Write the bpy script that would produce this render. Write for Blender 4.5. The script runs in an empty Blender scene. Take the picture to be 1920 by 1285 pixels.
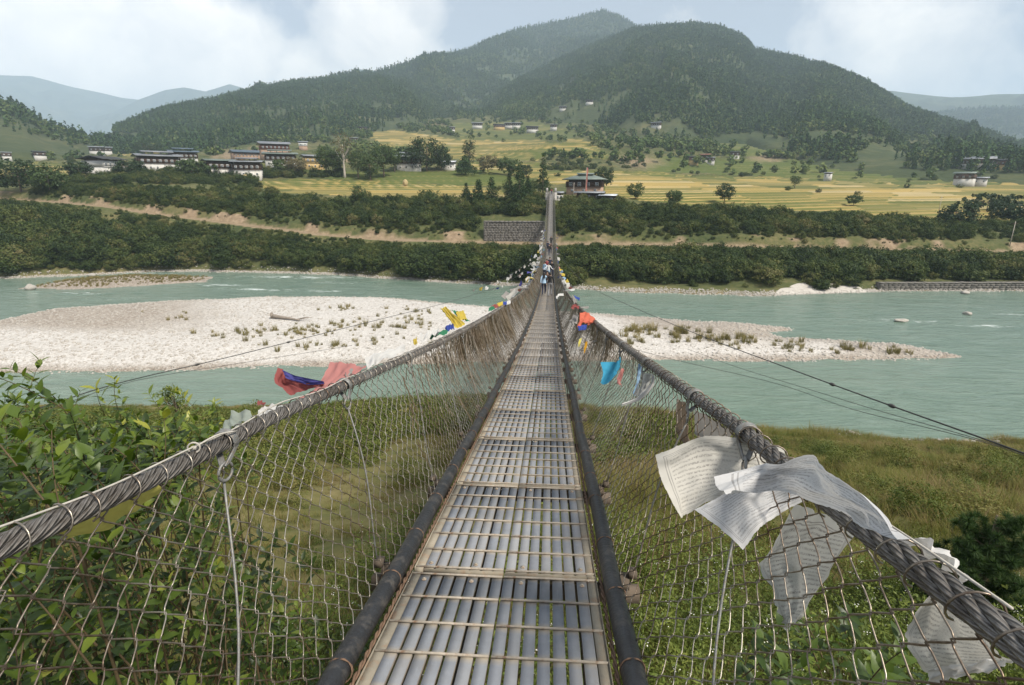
import bpy, math, random
import numpy as np
from mathutils import Vector, Matrix

# ------------------------------------------------------------------ camera, sky, sun, exposure
scene = bpy.context.scene
COL = scene.collection
F_PX = 1067.0                      # focal length in pixels of the 1920 px wide photograph (20 mm on full frame)
TH, PS = math.radians(15.3), math.radians(3.89)
CAM = np.array([0.227, 0.0, 20.0])
cam_data = bpy.data.cameras.new('camera')
cam_data.sensor_width = 36.0
cam_data.lens = 36.0 * F_PX / 1920.0
cam_data.clip_start = 0.05
cam_data.clip_end = 60000.0
cam = bpy.data.objects.new('camera', cam_data)
COL.objects.link(cam)
cam.location = CAM
cam.rotation_euler = (math.pi / 2 - TH, 0.0, PS)
scene.camera = cam

SUN_EL, SUN_AZ = math.radians(52), math.radians(128)      # azimuth clockwise from +Y: behind the camera, to the right
world = bpy.data.worlds.new('World')
scene.world = world
world.use_nodes = True

sun_data = bpy.data.lights.new('sun', 'SUN')
sun_data.energy = 3.3
sun_data.angle = math.radians(11)
sun_data.color = (1.0, 0.93, 0.82)
sun = bpy.data.objects.new('sun', sun_data)
COL.objects.link(sun)
sun_dir = Vector((math.sin(SUN_AZ) * math.cos(SUN_EL), math.cos(SUN_AZ) * math.cos(SUN_EL), math.sin(SUN_EL)))
sun.rotation_euler = sun_dir.to_track_quat('Z', 'Y').to_euler()
sun.location = (0, 0, 300)

scene.render.engine = 'CYCLES'
scene.view_settings.view_transform = 'Standard'
scene.view_settings.look = 'None'
scene.view_settings.gamma = 1.0
scene.view_settings.use_curve_mapping = False
scene.view_settings.exposure = 0.70
cy = scene.cycles
cy.use_denoising = True
cy.max_bounces = 6
cy.diffuse_bounces = 3
cy.glossy_bounces = 2
cy.transmission_bounces = 3
cy.transparent_max_bounces = 8
cy.volume_bounces = 1
cy.caustics_reflective = False
cy.caustics_refractive = False
cy.sample_clamp_indirect = 4.0


class NT:
    """tiny helper to write node trees"""
    def __init__(self, tree):
        self.t = tree
        tree.nodes.clear()

    def n(self, typ, **kw):
        nd = self.t.nodes.new(typ)
        ins = kw.pop('ins', {})
        for k, v in kw.items():
            setattr(nd, k, v)
        for k, v in ins.items():
            sock = nd.inputs[k]
            if isinstance(v, bpy.types.NodeSocket):
                self.t.links.new(v, sock)
            else:
                sock.default_value = v
        return nd

    def l(self, a, b):
        self.t.links.new(a, b)

    def math(self, op, a, b=0.0, c=0.0, clamp=False):
        nd = self.n('ShaderNodeMath', operation=op, use_clamp=clamp)
        for i, v in enumerate((a, b, c)):
            if isinstance(v, bpy.types.NodeSocket):
                self.l(v, nd.inputs[i])
            else:
                nd.inputs[i].default_value = v
        return nd.outputs[0]

    def vmath(self, op, a, b=(0, 0, 0)):
        nd = self.n('ShaderNodeVectorMath', operation=op)
        for i, v in enumerate((a, b)):
            if isinstance(v, bpy.types.NodeSocket):
                self.l(v, nd.inputs[i])
            else:
                nd.inputs[i].default_value = v
        return nd

    def mix(self, fac, a, b, blend='MIX'):
        nd = self.n('ShaderNodeMix', data_type='RGBA', blend_type=blend)
        for sock, v in ((nd.inputs[0], fac), (nd.inputs[6], a), (nd.inputs[7], b)):
            if isinstance(v, bpy.types.NodeSocket):
                self.l(v, sock)
            else:
                sock.default_value = v if not isinstance(v, tuple) else (*v, 1.0)[:4]
        return nd.outputs[2]

    def ramp(self, fac, stops, interp='LINEAR'):
        nd = self.n('ShaderNodeValToRGB')
        nd.color_ramp.interpolation = interp
        el = nd.color_ramp.elements
        while len(el) < len(stops):
            el.new(0.5)
        for e, (p, c) in zip(el, stops):
            e.position = p
            e.color = (c, c, c, 1) if not isinstance(c, tuple) else (*c, 1)
        self.l(fac, nd.inputs[0])
        return nd.outputs[0]

    def noise(self, vec, scale, detail=4.0, rough=0.55, dist=0.0, out=0):
        nd = self.n('ShaderNodeTexNoise', ins={'Scale': scale, 'Detail': detail, 'Roughness': rough, 'Distortion': dist})
        if vec is not None:
            self.l(vec, nd.inputs['Vector'])
        return nd.outputs[out]


def cam_axes():
    fwd = np.array([-math.sin(PS) * math.cos(TH), math.cos(PS) * math.cos(TH), -math.sin(TH)])
    rt = np.array([math.cos(PS), math.sin(PS), 0.0])
    return fwd, rt, np.cross(rt, fwd)


FWD, RT, UP = cam_axes()


def ray(px, py):
    """world direction of a pixel of the 1920 x 1285 photograph"""
    px, py = np.asarray(px, float), np.asarray(py, float)
    d = FWD * F_PX + RT * (px[..., None] - 960) + UP * (642.5 - py[..., None])
    return d / np.linalg.norm(d, axis=-1, keepdims=True)


def atY(px, py, Y):
    d = ray(px, py)
    return CAM + d * (np.asarray(Y, float) / d[..., 1])[..., None]


def atZ(px, py, Z):
    d = ray(px, py)
    return CAM + d * ((np.asarray(Z, float) - CAM[2]) / d[..., 2])[..., None]


def proj(P):
    v = np.asarray(P, float) - CAM
    w = np.maximum(v @ FWD, 1e-3)
    return 960 + F_PX * (v @ RT) / w, 642.5 - F_PX * (v @ UP) / w, v @ FWD


# sky: Nishita daylight under broken cumulus and a thin veil
nt = NT(world.node_tree)
tc = nt.n('ShaderNodeTexCoord')
sky = nt.n('ShaderNodeTexSky', sky_type='NISHITA', sun_disc=False, sun_elevation=SUN_EL, sun_rotation=SUN_AZ,
           altitude=1200.0, air_density=1.0, dust_density=2.2, ozone_density=1.0)
dirv = tc.outputs['Generated']
warp = nt.noise(dirv, 4.0, 5.0, 0.6, out=1)
wv = nt.vmath('SCALE', nt.vmath('SUBTRACT', warp, (0.5, 0.5, 0.5)).outputs[0])
wv.inputs['Scale'].default_value = 0.14
dw = nt.vmath('ADD', dirv, wv.outputs[0]).outputs[0]


def blob(px, py, inner, outer, amp):
    c = ray(px, py)
    d = nt.vmath('DISTANCE', dw, tuple(c)).outputs['Value']
    mr = nt.n('ShaderNodeMapRange', interpolation_type='SMOOTHSTEP', ins={'Value': d, 'From Min': outer, 'From Max': inner, 'To Max': amp})
    return mr.outputs[0]


puff = nt.noise(dw, 5.5, 8.0, 0.58)
wide = nt.noise(dirv, 2.2, 3.0, 0.5)
tot = nt.ramp(wide, [(0.45, 0.0), (0.75, 0.55)])
for b in ((60, 40, .08, .36, .95), (260, 95, .04, .24, .95), (430, 135, .02, .18, .9), (580, 160, .01, .12, .8), (720, 70, .02, .16, .85), (820, 110, .01, .09, .6), (-300, 60, .2, .5, .9),
          (1720, 110, .02, .36, .42), (1300, 10, .01, .14, .3)):
    tot = nt.math('MAXIMUM', tot, blob(*b))
cl = nt.math('ADD', tot, nt.math('MULTIPLY', nt.math('SUBTRACT', puff, 0.5), 1.5))
cl = nt.ramp(cl, [(0.22, 0.0), (0.40, 0.45), (0.75, 1.0)])
veil = nt.mix(0.62, sky.outputs[0], (7.6, 8.1, 9.0))
shade = nt.ramp(nt.noise(dw, 7.0, 7.0, 0.6), [(0.34, (11.6, 11.4, 11.3)), (0.66, (16.6, 15.6, 14.2))])
skyc = nt.mix(cl, veil, shade)
bg = nt.n('ShaderNodeBackground', ins={'Color': skyc, 'Strength': 0.06})
nt.l(bg.outputs[0], nt.n('ShaderNodeOutputWorld').inputs[0])

rng = np.random.default_rng(7)
random.seed(7)


# ------------------------------------------------------------------ mesh helpers
def make_mesh(name, V, quads=None, tris=None, smooth=False, attrs=None, uv=None):
    V = np.ascontiguousarray(V, np.float32).reshape(-1, 3)
    q = np.zeros((0, 4), np.int32) if quads is None else np.asarray(quads, np.int32).reshape(-1, 4)
    t = np.zeros((0, 3), np.int32) if tris is None else np.asarray(tris, np.int32).reshape(-1, 3)
    me = bpy.data.meshes.new(name)
    me.vertices.add(len(V))
    me.vertices.foreach_set('co', V.ravel())
    loops = np.concatenate([q.ravel(), t.ravel()])
    me.loops.add(len(loops))
    me.loops.foreach_set('vertex_index', loops)
    npoly = len(q) + len(t)
    me.polygons.add(npoly)
    starts = np.concatenate([np.arange(len(q)) * 4, len(q) * 4 + np.arange(len(t)) * 3]).astype(np.int32)
    me.polygons.foreach_set('loop_start', starts)
    if smooth:
        me.polygons.foreach_set('use_smooth', np.ones(npoly, bool))
    if attrs:
        for k, (dom, a) in attrs.items():
            at = me.attributes.new(k, 'FLOAT', dom)
            at.data.foreach_set('value', np.ascontiguousarray(a, np.float32).ravel())
    if uv is not None:
        ul = me.uv_layers.new(name='UVMap')
        ul.data.foreach_set('uv', np.ascontiguousarray(uv, np.float32)[loops].ravel())
    me.update()
    return me


def obj(name, me, mat=None, parent=None, loc=None, rot=None, link=True):
    o = bpy.data.objects.new(name, me)
    if link:
        COL.objects.link(o)
    if mat is not None and len(me.materials) == 0:
        for m in (mat if isinstance(mat, (list, tuple)) else [mat]):
            me.materials.append(m)
    if parent is not None:
        o.parent = parent
    if loc is not None:
        o.location = [float(c) for c in loc]
    if rot is not None:
        o.rotation_euler = [float(c) for c in rot]
    return o


def tag(o, label=None, cat=None, group=None, kind=None):
    if label:
        o['label'] = label
    if cat:
        o['category'] = cat
    if group:
        o['group'] = group
    if kind:
        o['kind'] = kind
    return o


def empty(name, loc=(0, 0, 0), rotz=0.0):
    o = bpy.data.objects.new(name, None)
    COL.objects.link(o)
    o.location = [float(c) for c in loc]
    o.rotation_euler = (0, 0, rotz)
    o.empty_display_size = 0.2
    return o


class MB:
    """collects boxes / tubes / patches into ONE mesh"""
    def __init__(self):
        self.V, self.Q, self.T, self.n = [], [], [], 0
        self.A = []

    def add(self, V, Q=None, T=None, a=0.0):
        V = np.asarray(V, float).reshape(-1, 3)
        if Q is not None and len(Q):
            self.Q.append(np.asarray(Q, int).reshape(-1, 4) + self.n)
        if T is not None and len(T):
            self.T.append(np.asarray(T, int).reshape(-1, 3) + self.n)
        self.V.append(V)
        self.A.append(np.broadcast_to(np.asarray(a, float), (len(V),)))
        self.n += len(V)
        return self

    def box(self, x0, x1, y0, y1, z0, z1, M=None, a=0.0):
        V = np.array([[x, y, z] for z in (z0, z1) for y in (y0, y1) for x in (x0, x1)], float)
        if M is not None:
            V = V @ np.array(M.to_3x3()).T + np.array(M.translation)
        return self.add(V, [[0, 2, 3, 1], [4, 5, 7, 6], [0, 1, 5, 4], [2, 6, 7, 3], [0, 4, 6, 2], [1, 3, 7, 5]], a=a)

    def tube(self, P, r, sides=8, cap=True, a=0.0):
        P = np.asarray(P, float)
        V, Q, T = tubes(P[None], np.broadcast_to(np.asarray(r, float), (len(P),))[None], sides, cap)
        return self.add(V, Q, T, a)

    def mesh(self, name, smooth=False, attr=None):
        V = np.concatenate(self.V) if self.V else np.zeros((0, 3))
        return make_mesh(name, V, np.concatenate(self.Q) if self.Q else None, np.concatenate(self.T) if self.T else None,
                         smooth, {attr: ('POINT', np.concatenate(self.A))} if attr else None)


def tubes(P, r, sides=5, cap=True):
    """M polylines of N points at once -> verts, quads, tris"""
    P = np.asarray(P, float)
    M, N, _ = P.shape
    tan = np.gradient(P, axis=1)
    tan /= np.linalg.norm(tan, axis=2, keepdims=True) + 1e-12
    ref = np.zeros_like(tan)
    main = np.argmin(np.abs(tan.mean(axis=1)), axis=1)
    ref[np.arange(M), :, main] = 1.0
    a = np.cross(tan, ref)
    a /= np.linalg.norm(a, axis=2, keepdims=True) + 1e-12
    b = np.cross(tan, a)
    ang = np.arange(sides) / sides * 2 * np.pi
    r = np.broadcast_to(np.asarray(r, float), (M, N))
    V = P[:, :, None, :] + r[:, :, None, None] * (np.cos(ang)[None, None, :, None] * a[:, :, None, :] + np.sin(ang)[None, None, :, None] * b[:, :, None, :])
    idx = np.arange(M * N * sides).reshape(M, N, sides)
    nx = np.roll(idx, -1, axis=2)
    Q = np.stack([idx[:, :-1], nx[:, :-1], nx[:, 1:], idx[:, 1:]], axis=-1).reshape(-1, 4)
    T = None
    if cap and sides >= 3:
        t = []
        for k in range(1, sides - 1):
            t.append(np.stack([idx[:, 0, 0], idx[:, 0, k + 1], idx[:, 0, k]], -1))
            t.append(np.stack([idx[:, -1, 0], idx[:, -1, k], idx[:, -1, k + 1]], -1))
        T = np.concatenate(t)
    return V.reshape(-1, 3), Q, T


def grid_quads(nr, nc):
    i = np.arange(nr * nc).reshape(nr, nc)
    return np.stack([i[:-1, :-1], i[:-1, 1:], i[1:, 1:], i[1:, :-1]], -1).reshape(-1, 4)


# ------------------------------------------------------------------ numpy noise
_perm = np.random.default_rng(11).permutation(512)
_perm = np.concatenate([_perm, _perm])
_gr = np.random.default_rng(12).normal(size=(512, 2))
_gr /= np.linalg.norm(_gr, axis=1, keepdims=True)


def perlin(x, y):
    x, y = np.asarray(x, float), np.asarray(y, float)
    xi, yi = np.floor(x).astype(int), np.floor(y).astype(int)
    xf, yf = x - xi, y - yi
    u, v = xf * xf * (3 - 2 * xf), yf * yf * (3 - 2 * yf)

    def g(a, b):
        h = _perm[(_perm[(xi + a) & 511] + yi + b) & 511]
        return _gr[h, 0] * (xf - a) + _gr[h, 1] * (yf - b)
    return ((g(0, 0) * (1 - u) + g(1, 0) * u) * (1 - v) + (g(0, 1) * (1 - u) + g(1, 1) * u) * v) * 1.5


def fbm(x, y, oct=4, lac=2.0, gain=0.5):
    s, a, f = 0.0, 1.0, 1.0
    for k in range(oct):
        s = s + a * perlin(x * f + 17.3 * k, y * f - 9.1 * k)
        a *= gain
        f *= lac
    return s


def inpoly(px, py, poly):
    px, py = np.asarray(px), np.asarray(py)
    r = np.zeros(px.shape, bool)
    n = len(poly)
    for i in range(n):
        x0, y0 = poly[i]
        x1, y1 = poly[(i + 1) % n]
        c = ((y0 > py) != (y1 > py))
        r ^= c & (px < (x1 - x0) * (py - y0) / ((y1 - y0) if y1 != y0 else 1e-9) + x0)
    return r


def sdist(x, y, poly):
    """signed distance to a polygon, positive inside"""
    d = np.full(np.shape(x), 1e9)
    n = len(poly)
    for i in range(n):
        a, b = np.array(poly[i], float), np.array(poly[(i + 1) % n], float)
        e = b - a
        t = np.clip(((x - a[0]) * e[0] + (y - a[1]) * e[1]) / (e @ e + 1e-9), 0, 1)
        d = np.minimum(d, np.hypot(x - a[0] - t * e[0], y - a[1] - t * e[1]))
    return np.where(inpoly(x, y, poly), d, -d)


def sstep(a, b, x):
    t = np.clip((x - a) / (b - a), 0, 1)
    return t * t * (3 - 2 * t)


# ------------------------------------------------------------------ materials
def new_mat(name):
    m = bpy.data.materials.new(name)
    m.use_nodes = True
    return m, NT(m.node_tree)


def out(nt, shader):
    nt.l(shader, nt.n('ShaderNodeOutputMaterial').inputs[0])


def m_plain(name, col, rough=0.8, metal=0.0, scale=6.0, var=0.25, bump=0.15, spec=0.4, stain=None):
    """base colour broken up by two octaves of wear, with a fine bump"""
    m, nt = new_mat(name)
    tc = nt.n('ShaderNodeTexCoord')
    v = tc.outputs['Object']
    n1 = nt.noise(v, scale, 5.0, 0.6)
    n2 = nt.noise(v, scale * 7.3, 4.0, 0.6)
    dark = tuple(c * (1 - var) for c in col)
    lite = tuple(min(1.0, c * (1 + var)) for c in col)
    c = nt.mix(nt.ramp(n1, [(0.3, 0.0), (0.7, 1.0)]), dark, lite)
    c = nt.mix(nt.math('MULTIPLY', n2, 0.35), c, tuple(x * 0.72 for x in col))
    if stain:
        c = nt.mix(nt.ramp(nt.noise(v, scale * 2.1, 6.0, 0.65), [(0.52, 0.0), (0.68, 0.85)]), c, stain)
    b = nt.n('ShaderNodeBump', ins={'Strength': bump, 'Distance': 0.02, 'Height': n2})
    p = nt.n('ShaderNodeBsdfPrincipled', ins={'Base Color': c, 'Roughness': rough, 'Metallic': metal, 'Specular IOR Level': spec, 'Normal': b.outputs[0]})
    out(nt, p.outputs[0])
    return m


def m_leaf(name, cols, trans=0.3, rough=0.5, spec=0.3, rnd=0.5, patch=None):
    """foliage: colour from the per-leaf attribute v and the instance's random number, part of the light passes through"""
    m, nt = new_mat(name)
    at = nt.n('ShaderNodeAttribute', attribute_name='v')
    oi = nt.n('ShaderNodeObjectInfo')
    f = nt.math('ADD', nt.math('MULTIPLY', at.outputs['Fac'], 1 - rnd), nt.math('MULTIPLY', oi.outputs['Random'], rnd))
    if patch:                      # stands of one species: colour drifts over the ground
        ge = nt.n('ShaderNodeNewGeometry')
        f = nt.math('ADD', f, nt.math('MULTIPLY', nt.math('SUBTRACT', nt.noise(ge.outputs['Position'], patch[0], 3.0, 0.6), 0.5), patch[1] * 2), clamp=True)
    c = nt.ramp(f, [(i / max(1, len(cols) - 1), col) for i, col in enumerate(cols)])
    p = nt.n('ShaderNodeBsdfPrincipled', ins={'Base Color': c, 'Roughness': rough, 'Specular IOR Level': spec})
    if trans > 0:
        tr = nt.n('ShaderNodeBsdfTranslucent', ins={'Color': nt.mix(1.0, c, (1.1, 1.25, 0.55), 'MULTIPLY')})
        mx = nt.n('ShaderNodeMixShader', ins={0: trans})
        nt.l(p.outputs[0], mx.inputs[1])
        nt.l(tr.outputs[0], mx.inputs[2])
        out(nt, mx.outputs[0])
    else:
        out(nt, p.outputs[0])
    return m

# ------------------------------------------------------------------ terrain functions (world metres, water level z = 0)
def from_px(lst, z=None):
    a = np.array(lst, float)
    return atZ(a[:, 0], a[:, 1], np.full(len(a), z)) if z is not None else atY(a[:, 0], a[:, 1], a[:, 2])


VALLEY = [  # photo x, photo y, distance across the valley
    (-250, 350, 190), (0, 348, 195), (100, 348, 192), (300, 352, 187), (500, 368, 180), (700, 371, 180), (900, 375, 179), (1035, 369, 178), (1150, 378, 179),
    (1300, 385, 181), (1500, 398, 183), (1700, 408, 186), (1850, 412, 190), (2150, 415, 195),
    (500, 342, 235), (700, 345, 240), (900, 351, 240), (0, 330, 260), (200, 327, 258), (300, 322, 250), (450, 329, 245), (600, 321, 262),
    (760, 319, 275), (850, 318, 290), (1097, 363, 192), (1200, 356, 212), (1400, 361, 230), (1600, 376, 232), (1800, 377, 240),
    (1000, 335, 270), (1200, 336, 290), (1400, 346, 300), (1600, 351, 310), (1850, 356, 320), (2150, 358, 330),
    (1000, 312, 380), (1060, 268, 520), (1150, 300, 430), (1220, 318, 390), (900, 284, 560), (850, 300, 420), (700, 275, 560),
    (760, 252, 720), (600, 282, 500), (500, 272, 600), (350, 292, 500), (200, 297, 450), (60, 303, 450), (0, 294, 620), (-250, 290, 620),
    (1300, 322, 420), (1500, 327, 430), (1700, 336, 420), (1900, 338, 430), (2150, 338, 430), (1350, 262, 720), (1450, 292, 560),
    (1700, 303, 580), (1850, 303, 620), (950, 243, 850), (1050, 213, 1050), (1230, 240, 800), (680, 248, 800), (450, 262, 800),
    (2150, 300, 700), (-250, 270, 1000), (200, 270, 1000), (1500, 230, 1050), (1900, 280, 1000),
]
_cp = from_px(VALLEY)


class TPS:
    def __init__(self, P):
        self.s = 300.0
        xy = P[:, :2] / self.s
        n = len(P)
        K = self._k(xy, xy) + np.eye(n) * 2e-4
        A = np.zeros((n + 3, n + 3))
        A[:n, :n] = K
        A[:n, n] = 1
        A[:n, n + 1:] = xy
        A[n, :n] = 1
        A[n + 1:, :n] = xy.T
        self.w = np.linalg.solve(A, np.concatenate([P[:, 2], np.zeros(3)]))
        self.xy = xy

    def _k(self, a, b):
        d2 = ((a[:, None] - b[None]) ** 2).sum(-1)
        return 0.5 * d2 * np.log(d2 + 1e-12)

    def __call__(self, X, Y):
        sh = np.shape(X)
        q = np.stack([np.ravel(X), np.ravel(Y)], -1) / self.s
        o = np.empty(len(q))
        n = len(self.xy)
        for i in range(0, len(q), 60000):
            k = self._k(q[i:i + 60000], self.xy)
            o[i:i + 60000] = k @ self.w[:n] + self.w[n] + q[i:i + 60000] @ self.w[n + 1:]
        return o.reshape(sh)


tps = TPS(_cp)

_sh = from_px([(-300, 522), (0, 523), (150, 517), (300, 509), (500, 511), (640, 516), (760, 525), (900, 533), (1035, 539), (1200, 549),
               (1400, 554), (1500, 552), (1640, 547), (1920, 545), (2150, 545)], 0.0)
_rd = from_px([(-250, 366, 178), (0, 373, 173), (100, 379, 168), (200, 388, 163), (300, 403, 158), (400, 415, 154), (500, 428, 150), (600, 440, 147.5), (700, 449, 146),
               (900, 456, 145), (1035, 458, 145), (1200, 459, 145), (1400, 463, 145), (1600, 467, 146), (1750, 470, 147), (1919, 473, 150), (2150, 476, 154)])
_rd = _rd[np.argsort(_rd[:, 0])]
_sh = _sh[np.argsort(_sh[:, 0])]


def shore_far(X):
    return np.interp(X, _sh[:, 0], _sh[:, 1]) + 0.9 * fbm(X * 0.11, X * 0 + 3.0, 3)


def road_y(X):
    return np.interp(X, _rd[:, 0], _rd[:, 1])


def road_z(X):
    return np.interp(X, _rd[:, 0], _rd[:, 2])


def ground_far(X, Y, rough=True):
    X, Y = np.asarray(X, float), np.asarray(Y, float)
    Yw, Yr, zr = shore_far(X), road_y(X), road_z(X)
    Yt = np.maximum(179.0, Yr + 11)
    shelf = 6.5 * np.exp(-((X - 26) / 20.0) ** 2) + 1.2
    zs = 0.5 + 0.5 * np.exp(-((X - 26) / 22.0) ** 2)
    Ye = Yr - 2.3
    d = Y - Yw
    zt = tps(X, Yt)
    z = np.where(d < 0, d * 0.16 - 0.05, zs * np.clip(d / 2.0, 0, 1) ** 0.8)
    t1 = np.clip((Y - Yw - shelf) / np.maximum(Ye - Yw - shelf, 1), 0, 1)
    z = np.where(d > shelf, zs + (zr - zs) * (0.62 * t1 + 0.38 * t1 ** 0.5), z)
    zc = np.minimum(zr + 1.9, zr + 0.6 * np.maximum(zt - zr, 1))
    t2 = np.clip((Y - Yr - 2.0) / 1.6, 0, 1)
    z = np.where(Y > Ye, zr + 0 * z, z)
    z = np.where(Y > Yr + 2.0, zr + (zc - zr) * t2 ** 0.7, z)
    t3 = np.clip((Y - Yr - 3.6) / np.maximum(Yt - Yr - 3.6, 1), 0, 1)
    z = np.where(Y > Yr + 3.6, zc + (zt - zc) * (0.75 * t3 + 0.25 * t3 ** 0.5), z)
    zv = tps(X, np.minimum(Y, 1150.0))
    z = np.where(Y > Yt, zv, z)
    if rough:
        onroad = sstep(3.0, 1.8, np.abs(Y - Yr))
        z = z + (1 - onroad) * 0.45 * fbm(X * 0.09, Y * 0.09, 4) * np.clip(d / 6, 0, 1) * (1 + 0.012 * np.clip(Y - 180, 0, 300))
    return z


def shore_near(X):
    return np.interp(X, [-140, -54, -36, -15, -1, 12, 23, 38, 60, 140], [48, 46.5, 47.5, 50, 52, 48, 45, 44.6, 46, 56]) + 0.8 * fbm(X * 0.15, X * 0 + 9.0, 3)


def ground_near(X, Y):
    X, Y = np.asarray(X, float), np.asarray(Y, float)
    Yw = shore_near(X)
    t = (Yw - Y) / Yw
    z = np.where(t > 0, 15.3 * np.clip(t, 0, 1) ** 1.12 + 0.5 * sstep(0, 0.04, t), (Yw - Y) * 0.18)
    z = np.where(Y < 0, 15.8 + 0.03 * -Y, z)
    z = z + 0.5 * fbm(X * 0.12, Y * 0.12, 4) * sstep(0, 0.12, t)
    # bank falls away a little towards the right-hand side
    return z


LAYERS = {}


class Layer:
    """a mountain side between a foot line and a crest line, with gullies running down it"""
    def __init__(self, name, crest, foot, amp, kaz=26.0, seed=0.0, back=0.45):
        c = np.array(crest, float)
        d = ray(c[:, 0], c[:, 1])
        az = np.arctan2(d[:, 0], d[:, 1])
        el = np.arctan2(d[:, 2], np.hypot(d[:, 0], d[:, 1]))
        o = np.argsort(az)
        self.caz, self.cR, self.cZ = az[o], c[o, 2], (CAM[2] + c[:, 2] * np.tan(el))[o]
        f = np.array(foot, float)
        d = ray(f[:, 0], f[:, 1])
        az = np.arctan2(d[:, 0], d[:, 1])
        el = np.arctan2(d[:, 2], np.hypot(d[:, 0], d[:, 1]))
        o = np.argsort(az)
        self.faz, self.fR, self.fZ = az[o], f[o, 2], (CAM[2] + f[:, 2] * np.tan(el))[o]
        self.amp, self.kaz, self.seed, self.back = amp, kaz, seed, back
        self.name = name
        LAYERS[name] = self

    def lines(self, az):
        return (np.interp(az, self.caz, self.cR), np.interp(az, self.caz, self.cZ),
                np.interp(az, self.faz, self.fR), np.interp(az, self.faz, self.fZ))

    def z(self, X, Y):
        X, Y = np.asarray(X, float), np.asarray(Y, float)
        az, r = np.arctan2(X - CAM[0], Y), np.hypot(X - CAM[0], Y)
        Rc, Zc, Rf, Zf = self.lines(az)
        t = (r - Rf) / (Rc - Rf)
        z = np.where(t < 1, Zf + (Zc - Zf) * t, Zc - (r - Rc) * self.back) - np.clip(-t, 0, 1) * 260
        g = fbm(az * self.kaz + 0.6 * fbm(az * 9, r * 0.002 + self.seed, 2), r * 0.0016 + self.seed, 4)
        return z + self.amp * g * np.clip(4 * t * (1 - t), 0, 1)


Layer('left_hill', [(-420, 150, 1000), (-150, 172, 1000), (0, 196, 950), (40, 208, 950), (80, 232, 950), (130, 256, 930), (170, 270, 900), (230, 300, 850)],
      [(-420, 280, 560), (0, 285, 580), (130, 292, 600), (230, 310, 600)], 8, 20, 4.0)
Layer('wooded_ridge', [(20, 322, 1100), (90, 302, 1110), (120, 291, 1120), (150, 278, 1150), (200, 253, 1200), (300, 211, 1300), (400, 190, 1400), (480, 170, 1500), (560, 155, 1600),
                       (640, 149, 1650), (700, 143, 1700), (760, 151, 1700), (830, 188, 1600), (880, 228, 1400), (960, 280, 1300)],
      [(20, 322, 820), (110, 303, 800), (200, 292, 720), (400, 286, 640), (520, 262, 720), (600, 276, 640), (700, 256, 800), (850, 252, 900), (960, 285, 900)], 15, 14, 1.0)
Layer('main_mountain', [(790, 260, 1400), (850, 218, 1500), (930, 178, 1600), (1000, 138, 1700), (1100, 91, 1850), (1190, 55, 1900), (1250, 49, 1900), (1300, 45, 1900), (1350, 51, 1880),
                        (1390, 68, 1850), (1415, 95, 1800), (1500, 111, 1750), (1580, 143, 1700), (1640, 171, 1650), (1700, 206, 1600), (1800, 239, 1500), (1920, 275, 1400), (2200, 300, 1300)],
      [(790, 262, 950), (880, 238, 950), (1000, 220, 980), (1100, 240, 850), (1200, 285, 620), (1300, 262, 700), (1400, 255, 740), (1480, 290, 600), (1560, 310, 540),
       (1700, 318, 520), (1920, 325, 520), (2200, 328, 520)], 27, 13, 2.0)
Layer('back_mountain', [(430, 195, 1900), (560, 160, 1850), (650, 147, 1850), (700, 141, 1900), (730, 133, 1950), (800, 111, 2100), (880, 98, 2350), (940, 70, 2600), (980, 54, 2800), (1060, 41, 3000),
                        (1100, 29, 3100), (1130, 22, 3100), (1160, 31, 3100), (1190, 49, 3050), (1300, 85, 3000), (1420, 150, 2900)],
      [(430, 240, 1400), (700, 215, 1350), (850, 215, 1400), (1000, 190, 1700), (1420, 200, 1800)], 60, 13, 3.0)
Layer('far_peak', [(520, 175, 4700), (600, 156, 4700), (640, 140, 4700), (675, 129, 4700), (700, 131, 4700), (740, 142, 4700), (820, 165, 4700)],
      [(520, 230, 3300), (820, 230, 3300)], 60, 18, 5.0)
Layer('far_range', [(-500, 150, 7600), (-150, 138, 7600), (0, 140, 7600), (60, 142, 7600), (130, 161, 7600), (230, 183, 7600), (300, 190, 7600), (420, 205, 7600)],
      [(-500, 260, 5600), (420, 260, 5600)], 120, 16, 6.0)
Layer('far_spur', [(90, 262, 6300), (200, 216, 6300), (260, 186, 6300), (310, 168, 6300), (345, 163, 6300), (385, 171, 6300), (430, 157, 6300), (455, 164, 6300), (490, 186, 6300), (600, 215, 6300)],
      [(90, 275, 4900), (600, 275, 4900)], 100, 18, 7.0)
Layer('right_far_ridge', [(1480, 185, 5000), (1640, 166, 5000), (1690, 172, 5000), (1760, 180, 5000), (1800, 183, 5000), (1860, 177, 5000), (1920, 175, 5000), (2250, 165, 5000)],
      [(1480, 260, 3700), (2250, 260, 3700)], 70, 18, 8.0)
Layer('right_blue_ridge', [(1640, 250, 3600), (1720, 222, 3600), (1790, 210, 3600), (1850, 208, 3600), (1920, 208, 3600), (2250, 200, 3600)],
      [(1640, 290, 2600), (2250, 290, 2500)], 45, 18, 9.0)


def ground_all(X, Y):
    z = ground_far(X, Y)
    for k in ('left_hill', 'wooded_ridge', 'main_mountain'):
        z = np.maximum(z, LAYERS[k].z(X, Y))
    return z


def hit(px, py, dmin=110.0, dmax=2600.0):
    """where the line of sight through a photo pixel meets the ground"""
    d = ray(px, py)
    h = np.geomspace(dmin, dmax, 2200)
    P = CAM + d[None] * (h / np.hypot(d[0], d[1]))[:, None]
    g = ground_all(P[:, 0], P[:, 1])
    k = np.argmax(P[:, 2] < g)
    if P[k, 2] >= g[k]:
        k = np.argmin(P[:, 2] - g)
    p = P[k].copy()
    p[2] = g[k]
    return p


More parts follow.
